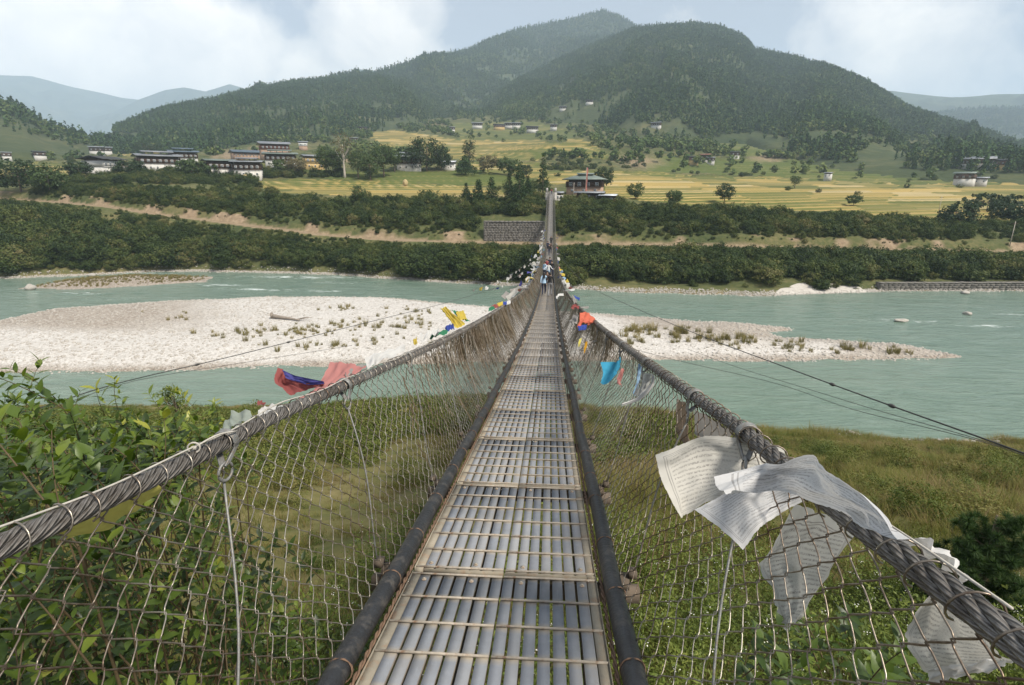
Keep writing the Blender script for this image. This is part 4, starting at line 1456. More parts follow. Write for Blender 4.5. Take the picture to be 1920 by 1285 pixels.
# bushes stay below the shoreline that the photo shows
px, py, w = proj(P)
lim = np.interp(px, [0, 560, 640, 700, 900, 1060, 1270, 1400, 1920], [765, 765, 752, 745, 738, 770, 782, 815, 835])
smax = np.clip((py - lim) * w / F_PX / 1.75, 0, 9)
s = np.minimum(s, smax)
P, s = P[s > 0.10], s[s > 0.10]
n = len(P)
scatter('near_scrub', P, near_bush, np.stack([s * r.uniform(.9, 1.3, n), s * r.uniform(.9, 1.3, n), s * r.uniform(.8, 1.4, n)], -1), r.uniform(0, 6.28, n), r.integers(0, 4, n),
        'olive green scrub on the near bank beside the bridge', 'scrub')
P1_ = near_pts(36000, -62, 46, 2.0, 54)
keepd = np.clip(1.35 - P1_[:, 1] / 60, 0.3, 1) * np.where(P1_[:, 0] > 0.5, 1.0, 0.75) * np.where((P1_[:, 0] > -10) & (P1_[:, 0] < -1.0) & (P1_[:, 1] > 9) & (P1_[:, 1] < 22), 0.5, 1.0)
P1_ = P1_[r.random(len(P1_)) < keepd]
n = len(P1_)
pt = fbm(P1_[:, 0] * 0.18, P1_[:, 1] * 0.18, 3)
s = r.uniform(0.55, 1.2, n) * (1 + 0.95 * np.clip(pt, -0.6, 0.9)) * np.where(P1_[:, 0] < -0.5, 0.6, 1.0)
scatter('meadow_grass', P1_, tufts, np.stack([s * 1.15, s * 1.15, s], -1), r.uniform(0, 6.28, n), r.integers(0, 4, n), 'tall yellow green grass on the near bank', 'grass',
        tilt=r.normal(0, 0.12, (n, 2)))
# flowering weeds close to the right side of the bridge
M['weed'] = m_leaf('weed_leaves', [(0.065, 0.095, 0.02), (0.125, 0.165, 0.03), (0.21, 0.235, 0.05)], 0.3, 0.55, 0.25, 0.4, (0.8, 0.4))
M['flower'] = m_plain('white_weed_flowers', (0.75, 0.74, 0.66), 0.8, scale=20)
weeds = []
for k in range(3):
    rr_ = np.random.default_rng(950 + k)
    mb = MB()
    C_, N_ = [], []
    fl = []
    for j in range(9):
        b0 = np.array([rr_.normal(0, 0.10), rr_.normal(0, 0.10), 0])
        tp = b0 + np.array([rr_.normal(0, 0.16), rr_.normal(0, 0.16), rr_.uniform(0.45, 0.95)])
        L = spline(np.stack([b0, (b0 + tp) / 2 + rr_.normal(0, 0.03, 3), tp]), 7)
        mb.tube(L, 0.003, 3, False)
        q = L[rr_.integers(1, 7, 16)] + rr_.normal(0, 0.03, (16, 3))
        C_.append(q)
        fl.append(tp + rr_.normal(0, 0.02, (5, 3)))
        if j > 0:
            fl.pop()
    C_ = np.concatenate(C_)
    V, Q = leaf_quads(C_, np.tile([[0, 0, 1.0]], (len(C_), 1)), 0.028, 0.38, k)
    V2, Q2 = leaf_quads(np.concatenate(fl), np.tile([[0, 0, 1.0]], (len(np.concatenate(fl)), 1)), 0.0075, 0.9, k + 5)
    sv = np.concatenate(mb.V)
    sq = np.concatenate(mb.Q)
    me = make_mesh('flowering_weed', np.concatenate([sv, V, V2]), np.concatenate([sq, Q + len(sv), Q2 + len(sv) + len(V)]),
                   attrs={'v': ('FACE', np.concatenate([np.full(len(sq), .3), rr_.random(len(Q)), np.full(len(Q2), .5)]))})
    with_mat(me, M['weed'], M['flower'])
    me.polygons.foreach_set('material_index', np.concatenate([np.zeros(len(sq) + len(Q), np.int32), np.ones(len(Q2), np.int32)]))
    weeds.append(me)
P2_ = near_pts(6000, -3, 9, 1.0, 13)
d_ = np.where(P2_[:, 0] > 0.3, 0.34, 0.2) * sstep(13, 6, P2_[:, 1])
P2_ = P2_[r.random(len(P2_)) < d_]
n = len(P2_)
scatter('flowering_weeds', P2_, weeds, r.uniform(0.7, 1.3, n), r.uniform(0, 6.28, n), r.integers(0, 3, n), 'green weeds with tiny white flowers below the right netting', 'weeds')

# ------------------------------------------------------------------ leafy shrubs close to the camera
m, nt = new_mat('shrub_leaf')
at = nt.n('ShaderNodeAttribute', attribute_name='v').outputs['Fac']
oi = nt.n('ShaderNodeObjectInfo')
ge = nt.n('ShaderNodeNewGeometry')
f = nt.math('ADD', nt.math('MULTIPLY', at, 0.9), nt.math('MULTIPLY', nt.noise(ge.outputs['Position'], 9.0, 2.0), 0.16))
c = nt.ramp(f, [(0.05, (0.016, 0.032, 0.008)), (0.32, (0.040, 0.074, 0.013)), (0.60, (0.105, 0.160, 0.022)), (0.82, (0.25, 0.295, 0.04)), (1.0, (0.40, 0.38, 0.06))])
nb = nt.noise(ge.outputs['Position'], 70.0, 3.0)
c = nt.mix(nt.math('MULTIPLY', nb, 0.3), c, (0.05, 0.07, 0.012))
bu = nt.n('ShaderNodeBump', ins={'Strength': 0.25, 'Distance': 0.003, 'Height': nb})
p = nt.n('ShaderNodeBsdfPrincipled', ins={'Base Color': c, 'Roughness': 0.42, 'Specular IOR Level': 0.42, 'Normal': bu.outputs[0]})
tr = nt.n('ShaderNodeBsdfTranslucent', ins={'Color': nt.mix(1.0, c, (1.25, 1.35, 0.5), 'MULTIPLY')})
mx = nt.n('ShaderNodeMixShader', ins={0: 0.33})
nt.l(p.outputs[0], mx.inputs[1])
nt.l(tr.outputs[0], mx.inputs[2])
out(nt, mx.outputs[0])
M['leaf'] = m
M['stem'] = m_plain('reddish_stem', (0.085, 0.06, 0.028), 0.7, scale=20, var=0.3)


def leaf_geo(width, curl):
    """leaf along +Y, unit length, folded on the midrib and drooping to the tip"""
    t = np.array([0.0, 0.16, 0.42, 0.70, 0.90, 1.0])
    w = width * np.array([0.03, 0.55, 1.0, 0.74, 0.30, 0.0])
    z = -curl * t ** 2
    V, Q, T = [], [], []
    for k in range(6):
        V += [[-w[k], t[k], z[k] + 0.22 * w[k]], [0, t[k], z[k]], [w[k], t[k], z[k] + 0.22 * w[k]]]
    for k in range(5):
        a = 3 * k
        for j in (0, 1):
            Q.append([a + j, a + j + 1, a + j + 4, a + j + 3])
    return np.array(V), np.array(Q)


LEAFV = [0.05, 0.28, 0.48, 0.68, 0.95]
LEAFG = [leaf_geo(0.21, 0.28), leaf_geo(0.24, 0.18), leaf_geo(0.19, 0.36)]
LEAFM = {}
for a_, g_ in enumerate(LEAFG):
    for b_, v_ in enumerate(LEAFV):
        me = make_mesh('leaf', g_[0], g_[1], smooth=True, attrs={'v': ('POINT', np.full(len(g_[0]), v_))})
        LEAFM[a_, b_] = with_mat(me, M['leaf'])


def shrub(name, twigs, ground, label, nobj=250, leaf_len=0.07, seed=0, cat='shrub'):
    """twigs: (tip point, length, brightness) -> stems plus leaves; the largest leaves in view are objects of their own"""
    rr = np.random.default_rng(seed)
    tips = np.array([t[0] for t in twigs])
    root = empty(name, (tips[:, 0].mean(), tips[:, 1].mean(), float(ground(tips[:, 0].mean(), tips[:, 1].mean())) - 0.05))
    o0 = np.array(root.location)
    stems = MB()
    L, D, U, S, B = [], [], [], [], []
    for tip, ln, br in twigs:
        lean = np.array([rr.normal(0, 0.45), rr.normal(0, 0.45), 1.0])
        lean /= np.linalg.norm(lean)
        a = tip - lean * ln - np.array([0, 0, 0.05])
        n = 9
        tt = np.linspace(0, 1, n)[:, None]
        C = a + (tip - a) * tt + np.array([0, 0, 0.10 * ln]) * np.sin(np.pi * tt)
        C[:, :2] += rr.normal(0, 0.02, (1, 2)) * np.sin(np.pi * tt)
        stems.tube(C - o0, np.linspace(0.0042, 0.0014, n), 4, False)
        if rr.random() < 0.2:
            gx, gy = a[0] + rr.normal(0, 0.35), a[1] + rr.normal(0, 0.35)
            gz = float(ground(gx, gy)) - 0.05
            mid = np.array([(a[0] * 2 + gx) / 3, (a[1] * 2 + gy) / 3, (a[2] + gz) / 2 + 0.1])
            stems.tube(spline(np.stack([[gx, gy, gz], mid, a]), 8) - o0, np.linspace(0.011, 0.0045, 8), 5, False)
        npair = max(4, int(ln / 0.052))
        ph = rr.uniform(0, np.pi)
        for k in range(npair + 1):
            t = 0.12 + 0.88 * k / npair
            pos = a + (tip - a) * t + np.array([0, 0, 0.10 * ln]) * math.sin(math.pi * t)
            ax = (tip - a) / np.linalg.norm(tip - a)
            s1 = np.cross(ax, [0.3, 0.2, 0.9])
            s1 /= np.linalg.norm(s1)
            s2 = np.cross(ax, s1)
            an = ph + k * (np.pi / 2) + rr.normal(0, 0.25)
            for sg in (0, np.pi):
                sd = math.cos(an + sg) * s1 + math.sin(an + sg) * s2
                d = sd + ax * (0.45 + 0.9 * t ** 3) + np.array([0, 0, 0.12]) + rr.normal(0, 0.14, 3)
                d /= np.linalg.norm(d)
                u = np.array([0, 0, 1.0]) + 0.5 * ax + rr.normal(0, 0.25, 3)
                L.append(pos)
                D.append(d)
                U.append(u)
                S.append(leaf_len * rr.uniform(0.5, 1.2) * (1.0 if t < 0.8 else 1.25 - 0.75 * (t - 0.45)))
                B.append(br * 0.65 + 0.45 * t ** 2 * br + rr.normal(0, 0.12))
    L, D, U, S, B = np.array(L), np.array(D), np.array(U), np.array(S), np.array(B)
    X = np.cross(D, U)
    X /= np.linalg.norm(X, axis=1, keepdims=True)
    Z = np.cross(X, D)
    R = np.stack([X, D, Z], -1)                      # columns
    px, py, w = proj(L)
    inview = (px > 0) & (px < 1920) & (py > 0) & (py < 1285)
    score = np.where(inview, S / np.maximum(w, 0.3), 0)
    order = np.argsort(-score)
    big, rest = order[:nobj], order[nobj:]
    var = rr.integers(0, 3, len(L))
    bi = np.clip(np.round(B * 4.0), 0, 4).astype(int)
    obj('stems', stems.mesh('stems', True), M['stem'], root)
    for k in big:
        o = obj('leaf', LEAFM[int(var[k]), int(bi[k])], None, root)
        mt = Matrix([[*(R[k][i] * S[k]), L[k][i] - o0[i]] for i in range(3)] + [[0, 0, 0, 1]])
        o.matrix_basis = mt
    VV, QQ, AA, nn = [], [], [], 0
    for a_ in range(3):
        sel = rest[var[rest] == a_]
        g_ = LEAFG[a_]
        V = np.einsum('nij,vj->nvi', R[sel] * S[sel][:, None, None], g_[0]) + (L[sel] - o0)[:, None]
        QQ.append((g_[1][None] + (np.arange(len(sel)) * len(g_[0]))[:, None, None]).reshape(-1, 4) + nn)
        VV.append(V.reshape(-1, 3))
        AA.append(np.repeat(np.array(LEAFV)[bi[sel]], len(g_[0])))
        nn += V.shape[0] * V.shape[1]
    me = make_mesh('foliage', np.concatenate(VV), np.concatenate(QQ), smooth=True, attrs={'v': ('POINT', np.concatenate(AA))})
    tag(obj('foliage', me, M['leaf'], root), kind='stuff')
    return tag(root, label, cat)


def sample_twigs(n, poly, y0, y1, xmax, seed, ln=(0.3, 0.55), bright=(0.25, 0.8), zgap=0.15, under=0.5):
    rr = np.random.default_rng(seed)
    po = np.array(poly, float)
    lo, hi = po.min(0), po.max(0)
    res = []
    guard = 0
    while len(res) < n and guard < 40:
        guard += 1
        m_ = 600
        px, py, Y = rr.uniform(lo[0], hi[0], m_), rr.uniform(lo[1], hi[1], m_), rr.uniform(y0, y1, m_)
        ok = inpoly(px, py, poly)
        P = atY(px, py, Y)
        ok &= (P[:, 2] > ground_near(P[:, 0], P[:, 1]) + zgap)
        clear_ = (P[:, 0] < xmax) if xmax < 0 else (P[:, 0] > xmax)
        ok &= clear_ | ((P[:, 2] < deck_z(P[:, 1]) - under) & (np.abs(P[:, 0]) > 0.3))
        for k in np.nonzero(ok)[0]:
            res.append((P[k], rr.uniform(*ln), rr.uniform(*bright) ** 1.2))
    return res[:n]


def tip_list(lst, br=0.75, ln=0.5):
    return [(atY(x, y, Y), ln, br) for x, y, Y in lst]


A_ = tip_list([(75, 680, 3.2), (20, 692, 3.0), (150, 735, 3.3), (-30, 700, 2.8), (60, 760, 2.9), (110, 750, 3.1), (10, 800, 2.5), (130, 800, 3.0), (60, 850, 2.6)], 0.6) + \
    sample_twigs(90, [(-150, 720), (60, 740), (180, 790), (240, 880), (150, 960), (-150, 1040)], 1.4, 3.6, -1.12, 1, bright=(0.25, 0.75))
shrub('leafy_shrub', A_, ground_near, 'leafy shrub with red tipped shoots at the left edge above the handrail', 250, 0.09, 1)
A_ = tip_list([(215, 712, 3.6), (330, 735, 4.1), (400, 755, 4.3), (280, 740, 3.9), (180, 730, 3.5), (350, 790, 4.0), (250, 790, 3.6), (420, 790, 4.4)], 0.85) + \
    sample_twigs(95, [(130, 775), (300, 770), (400, 790), (430, 830), (330, 870), (200, 920), (120, 900)], 2.4, 4.4, -1.15, 2, bright=(0.3, 0.85))
shrub('leafy_shrub', A_, ground_near, 'bright yellow green shrub rising behind the left handrail', 250, 0.092, 2)
A_ = sample_twigs(330, [(-60, 1030), (120, 960), (330, 900), (430, 900), (420, 960), (520, 1040), (560, 1130), (700, 1180), (640, 1320), (-60, 1320)], 1.1, 3.4, -1.12, 3, bright=(0.05, 0.85), under=0.45)
shrub('leafy_shrub', A_, ground_near, 'dark dense shrub filling the lower left behind the netting', 280, 0.074, 3)
A_ = sample_twigs(60, [(440, 1060), (620, 1080), (720, 1150), (660, 1300), (480, 1300), (430, 1180)], 1.6, 3.6, -1.15, 6, bright=(0.3, 0.8), under=0.5)
shrub('leafy_shrub', A_, ground_near, 'light green shoots beside the left edge pipe at the bottom', 120, 0.055, 6)
A_ = sample_twigs(26, [(1420, 1150), (1560, 1130), (1720, 1160), (1780, 1285), (1400, 1310)], 1.8, 3.6, 1.2, 7, ln=(0.25, 0.45), bright=(0.25, 0.7), under=0.5)
shrub('broad_leaved_shrub', A_, ground_near, 'broad leaved bush under the right handrail at lower right', 150, 0.10, 7)

# ------------------------------------------------------------------ gravel bar details
M['stone'] = m_plain('river_boulder', (0.40, 0.37, 0.33), 0.85, scale=1.2, var=0.3, bump=0.4, stain=(0.24, 0.21, 0.18))
M['drift'] = m_plain('bleached_driftwood', (0.27, 0.23, 0.19), 0.9, scale=3, var=0.3)


def rock_mesh(name, seed, n=2, flat=0.6, rough=0.28):
    import bmesh
    bm = bmesh.new()
    bmesh.ops.create_icosphere(bm, subdivisions=n, radius=1.0)
    rr = np.random.default_rng(seed)
    o_ = rr.uniform(0, 50, 3)
    for v in bm.verts:
        c = np.array(v.co)
        k = 1 + rough * (float(perlin(c[0] * 1.3 + o_[0], c[1] * 1.3 + o_[1])) + float(perlin(c[2] * 1.4 + o_[2], c[0] * 1.2 + o_[1])))
        v.co = Vector((c[0] * k, c[1] * k * 0.85, c[2] * k * flat))
    me = bpy.data.meshes.new(name)
    bm.to_mesh(me)
    bm.free()
    me.polygons.foreach_set('use_smooth', np.ones(len(me.polygons), bool))
    return me


pebs = [with_mat(rock_mesh('cobble', 20 + k, 1, 0.6, 0.35), M['stone']) for k in range(4)]
r = np.random.default_rng(51)
lo, hi = BAR.min(0), BAR.max(0)
n = 60000
X, Y = r.uniform(max(lo[0], -110), hi[0], n), r.uniform(lo[1], hi[1], n)
d = sdist(X, Y, BAR)
P = np.stack([X, Y, bar_z(X, Y)], -1)
k = (d > -0.6) & visible(P, 60, 20) & (r.random(n) < np.clip(0.10 + 0.9 * np.exp(-np.clip(d, 0, 99) / 1.6) + 0.3 * (X < -38) + 0.25 * (X > 20), 0, 1) * 0.5)
P = P[k]
# shingle along the far shore and the near shore
Xf = r.uniform(-130, 110, 9000)
Yf = shore_far(Xf) + r.normal(0.35, 0.55, 9000)
Pf = np.stack([Xf, Yf, np.maximum(ground_far(Xf, Yf), -0.05)], -1)
Xs = r.uniform(9, 40, 700)
Ys = shore_near(Xs) - np.abs(r.normal(0.0, 0.7, 700))
Ps = np.stack([Xs, Ys, ground_near(Xs, Ys)], -1)
ci = atZ(np.array([1450, 1580, 1820, 60]), np.array([585, 830, 565, 545]), 0.0)
P = np.concatenate([P, Pf[visible(Pf, 60)], Ps[visible(Ps, 60)]])
n = len(P)
s = 0.10 + 0.16 * r.random(n) ** 3 + 0.05 * r.random(n)
s[-len(Ps):] *= 1.3
scatter('river_cobbles', P, pebs, s, r.uniform(0, 6.28, n), r.integers(0, 4, n), 'loose cobbles on the gravel bar and along both shores', 'cobbles')

tuft_me = [with_mat(blades_mesh('dry_tuft', 60, 0.28, 0.8, 0.016, 0.5, 970 + k), M['dry_grass']) for k in range(4)]
r = np.random.default_rng(61)
cand = []
for (cx, cy_, rx, ry, n_) in ((480, 625, 70, 10, 22), (560, 622, 60, 10, 26), (660, 612, 80, 16, 28), (760, 610, 80, 18, 28), (700, 640, 110, 16, 20), (840, 640, 60, 14, 10), (420, 628, 40, 8, 8), (310, 595, 60, 8, 7), (640, 580, 90, 12, 10),
                              (800, 582, 60, 10, 10), (1210, 622, 60, 10, 26), (1290, 628, 60, 12, 26), (1380, 638, 60, 12, 24), (1470, 645, 60, 10, 16), (1580, 650, 60, 8, 14), (1680, 655, 40, 6, 10), (1180, 640, 40, 10, 12), (1740, 662, 20, 3, 4), (560, 650, 90, 10, 10)):
    for _ in range(n_):
        cand.append((cx + r.normal(0, rx * 0.5), cy_ + r.normal(0, ry * 0.5)))
for (x, y) in cand:
    p_ = atZ(x, y, 0.9)
    if sdist(p_[0], p_[1], BAR) < 1.0:
        continue
    z = float(bar_z(p_[0], p_[1]))
    right = x > 1000
    sc = (0.55 + 0.75 * r.random() ** 2) * (1.15 if right else 0.85)
    o = obj('grass_tuft', tuft_me[int(r.integers(0, 4))], None, None, (p_[0], p_[1], z), (0, 0, r.uniform(0, 6.28)))
    o.scale = (sc * r.uniform(0.9, 1.5), sc * r.uniform(0.9, 1.5), sc * r.uniform(0.8, 1.3))
    place = ('near the driftwood log' if x < 600 and y < 612 else 'in the crowded patch below the driftwood log' if x < 600 else 'in the scattered patch left of the bridge netting' if x < 790 else 'seen close to or through the left netting') if not right else \
        ('right beside the right netting' if x < 1230 else 'in the middle of the right hand gravel spit' if x < 1480 else 'towards the pointed right end of the gravel bar')
    look = 'tall' if sc > 0.95 else 'small'
    tag(o, look + ' dry grass tuft ' + place, 'grass tuft', look + ' dry tufts ' + place)
# grass over the islet
X, Y = r.uniform(ISL[:, 0].min(), ISL[:, 0].max(), 1500), r.uniform(ISL[:, 1].min(), ISL[:, 1].max(), 1500)
d = sdist(X, Y, ISL)
k = (d > 1.0) & (r.random(1500) < 0.75)
P = np.stack([X, Y, bar_z(X, Y, ISL)], -1)[k]
scatter('islet_grass', P, tuft_me, r.uniform(0.35, 0.8, len(P)), r.uniform(0, 6.28, len(P)), r.integers(0, 4, len(P)), 'dry grass on the low islet at left', 'grass')

# driftwood log with its root ball
p_ = atZ(538, 600, 0.95)
p_[2] = float(bar_z(p_[0], p_[1]))
log = tag(empty('driftwood_log', p_), 'grey driftwood trunk with root ball lying on the white gravel', 'driftwood')
ax_ = np.array([1.0, -0.28, 0.0])
ax_ /= np.linalg.norm(ax_)
L = spline(np.stack([-ax_ * 2.5 + [0, 0, .42], -ax_ * 0.9 + [0, 0, .36], ax_ * 0.9 + [0, .12, .24], ax_ * 2.3 + [0, -.15, .2]]), 16)
obj('trunk', MB().tube(L, np.linspace(0.30, 0.11, 16), 9).mesh('trunk', True), M['drift'], log)
mb = MB()
for k in range(9):
    a = k / 9 * 6.28
    e = L[0] - ax_ * 0.35 + np.array([0.1, 0.55 * math.cos(a), 0.5 * math.sin(a) + 0.1])
    mb.tube(spline(np.stack([L[1], L[0] + (e - L[0]) * 0.5 - ax_ * 0.1, e]), 6), np.linspace(0.2, 0.05, 6), 5)
obj('root_ball', mb.mesh('root_ball', True), M['drift'], log)
for e in ((3.6, -0.9, 0.75), (3.9, 0.35, 0.45), (3.0, 0.9, 0.2)):
    obj('branch', MB().tube(spline(np.stack([L[-3], L[-1] * 0.5 + np.array(e) * 0.5 + [0, 0, .12], np.array(e)]), 8), np.linspace(0.10, 0.025, 8), 5).mesh('branch', True), M['drift'], log)

# boulders
for k, (x, y, w, h, lab) in enumerate(((396, 503, 4.3, 1.7, 'large pale boulder in the river by the far left bank'), (57, 541, 2.1, 1.2, 'grey boulder at the left end of the islet'), (172, 517, 2.4, 0.9, 'flat pale boulder behind the islet'),
                                       (1497, 541, 1.9, 1.0, 'round boulder on the sandy beach at right'), (1440, 548, 1.3, 0.6, 'small rock at the water edge right of the bridge'), (1690, 600, 2.0, 0.5, 'dark rock breaking the river surface at right'),
                                       (1815, 587, 1.5, 0.5, 'reddish rock in the river near the right edge'), (885, 527, 1.6, 1.0, 'pale rock on the far shore left of the bridge'), (1810, 548, 2.2, 0.6, 'flat rock below the river wall'))):
    p_ = atZ(x, y, 0.25)
    me = rock_mesh('boulder', 80 + k, 3, 1.0, 0.22)
    o = obj('boulder', with_mat(me, M['stone']), None, None, (p_[0], p_[1], h * 0.28), (0, 0, k * 1.3))
    o.scale = (w / 2, w / 2.6, h / 2 * 1.25)
    tag(o, lab, 'boulder', 'boulders in and beside the river')
for k, (x, y) in enumerate(((1560, 832), (1575, 826), (1592, 832), (1583, 838), (1606, 828), (1570, 840), (1530, 828), (1775, 829))):
    p_ = atZ(x, y, 0.1)
    gz = float(ground_near(p_[0], p_[1]))
    o = obj('shore_rock', with_mat(rock_mesh('shore_rock', 120 + k, 2, 0.8, 0.4), M['stone']), None, None, (p_[0], p_[1], max(gz, 0.0) + 0.10), (0, 0, k))
    sc = 0.28 + 0.2 * ((k * 37) % 5) / 5
    o.scale = (sc, sc * 0.8, sc * 0.8)
    tag(o, 'grey rock in the small pile on the near shore at right' if k < 7 else 'single dark rock on the near shore at far right', 'rock', 'rocks on the near shore' if k < 7 else None)

# ------------------------------------------------------------------ walls along road and river
M['masonry'] = m_plain('grey_rubble_stone', (0.17, 0.158, 0.142), 0.95, scale=0.9, var=0.4, bump=0.5, stain=(0.14, 0.13, 0.11))


def stone_wall(name, a, b, h, label, course=0.42, length=0.85, thick=0.8, zb=None):
    a, b = np.array(a, float), np.array(b, float)
    d = b - a
    L = np.hypot(d[0], d[1])
    root = tag(empty(name, a, math.atan2(d[1], d[0])), label, 'wall')
    rr = np.random.default_rng(int(L * 10))
    obj('core', MB().box(0.05, L - 0.05, 0.12, thick, -0.6, h - 0.05).mesh('core'), M['masonry'], root)
    mb = MB()
    for i in range(int(h / course)):
        x = -rr.random() * 0.4
        while x < L:
            w = length * rr.uniform(0.6, 1.4)
            mb.box(max(x, 0) + 0.02, min(x + w, L) - 0.02, rr.uniform(-0.06, 0.03), 0.15, i * course + 0.02, (i + 1) * course - 0.02)
            x += w
    tag(obj('stonework', mb.mesh('stonework'), M['masonry'], root), kind='stuff')
    mb = MB()
    x = 0.0
    while x < L:
        w = rr.uniform(0.8, 1.5)
        mb.box(x + 0.01, min(x + w, L) - 0.01, -0.1, thick + 0.1, h - 0.02, h + rr.uniform(0.10, 0.2))
        x += w
    obj('coping', mb.mesh('coping'), M['masonry'], root)
    return root


xa, xb = hit(904, 457), hit(1021, 457)
ya = float(max(road_y(xa[0]), road_y(xb[0]))) + 2.15
za = float(road_z((xa[0] + xb[0]) / 2))
stone_wall('retaining_wall', (xa[0], ya, za), (xb[0], ya, za), 5.2, 'grey stone retaining wall above the road left of the bridge', thick=2.6)
p0, p1 = atZ(1646, 545, 0.0), atZ(2080, 545, 0.0)
stone_wall('river_wall', (p0[0], float(shore_far(p0[0])) + 0.6, -0.3), (p1[0], float(shore_far(p1[0])) + 0.6, -0.3), 1.75, 'long grey river wall at the water edge on the right', 0.4, 1.0, 1.4)

# pale sand beach and grey gravel heap on the far right bank
M['sand'] = mat_ground('pale_sand', [(0.34, 0.31, 0.27), (0.46, 0.43, 0.385), (0.54, 0.51, 0.465)], 0.5, 0.3, 0.05)
bx0, bx1 = atZ(1440, 548, 0.0)[0], atZ(1645, 548, 0.0)[0]
X, Y = np.meshgrid(np.linspace(bx0, bx1, 60), np.linspace(0, 5.0, 24))
tq = (X - bx0) / (bx1 - bx0)
Yb = shore_far(X) - 0.5 + Y * np.sin(np.pi * np.clip(tq * 1.05, 0, 1)) ** 0.6
Zb = np.maximum(ground_far(X, Yb), -0.1) + 0.02 + 0.08 * np.sin(np.pi * tq) ** 0.5 * np.clip(Y / 1.0, 0, 1) * np.clip((5.0 - Y) / 0.8, 0, 1)
tag(obj('sand_beach', make_mesh('sand_beach', np.stack([X, Yb, Zb], -1), grid_quads(*X.shape), smooth=True), M['sand']), 'pale sandy beach on the far right bank', 'beach', kind='structure')

# ------------------------------------------------------------------ trees that can be told apart
def tree(px, pyb, pyt, wpx, kind, label, name='tree', seed=0, group=None, dens=1.0):
    b = hit(px, pyb)
    dist = np.linalg.norm(b - CAM)
    k = dist / F_PX * 1.03
    h, w = (pyb - pyt) * k, wpx * k / 2
    if kind == 'conifer':
        h, w = h * 1.12, w * 1.1
    rr = np.random.default_rng(seed * 13 + 7)
    root = tag(empty(name, b, rr.uniform(0, 6.28)), label, 'tree', group)
    mb = MB()
    lean = rr.normal(0, 0.03, 2)
    if kind == 'conifer':
        mb.tube(np.array([[0, 0, -0.4], [lean[0] * h, lean[1] * h, h * 0.92]]), [h * 0.022, 0.03], 7)
        n = int(150 * dens)
        C, N, v = crown_points(n, 18, (w * 1.7, w * 1.7, h * 0.48), w * 0.34, seed, 'cone')
        C[:, 2] += h * 0.53
        me = foliage_mesh('crown', C, N + np.array([0, 0, -0.2]), v, max(0.14, 0.075 * w + 0.05), 0.5, seed, 0.6)
        mat = M['conifer']
    else:
        top = np.array([lean[0] * h, lean[1] * h, h * 0.72])
        mb.tube(spline(np.array([[0, 0, -0.4], [lean[1] * h * 0.4, lean[0] * h * 0.3, h * 0.35], top]), 8), np.linspace(h * 0.03, h * 0.008, 8), 7)
        for q in range(7):
            a = q * 0.9 + rr.uniform(0, 0.6)
            z0 = h * rr.uniform(0.25, 0.6)
            e = np.array([math.cos(a) * w * 0.75, math.sin(a) * w * 0.75, min(z0 + h * rr.uniform(0.12, 0.35), h * 0.92)])
            s0 = np.array([lean[1] * h * 0.4, lean[0] * h * 0.3, z0])
            mb.tube(spline(np.stack([s0, (s0 + e) / 2 + [0, 0, -0.03 * h], e]), 6), np.linspace(h * 0.013, h * 0.004, 6), 5, False)
        low = {'bare': 0.52, 'tall': 0.30}.get(kind, 0.14)
        cz, rz = h * (1 + low) / 2, h * (1 - low) / 2
        n = int((95 if kind != 'bare' else 45) * dens)
        C, N, v = crown_points(n, 22 if kind != 'bare' else 9, (w, w, rz), min(w, rz) * 0.34, seed, inner=0.4)
        C[:, 2] += cz
        me = foliage_mesh('crown', C, N, v, float(np.clip(0.07 * w, 0.16, 0.42)), 0.62, seed)
        mat = M[{'dark': 'dark_tree', 'tall': 'mid_tree', 'bare': 'pale_tree', 'pale': 'pale_tree'}.get(kind, 'mid_tree')]
    obj('trunk', mb.mesh('trunk', True), M['pale_bark' if kind == 'bare' else 'bark'], root)
    obj('crown', me, mat, root)
    return root


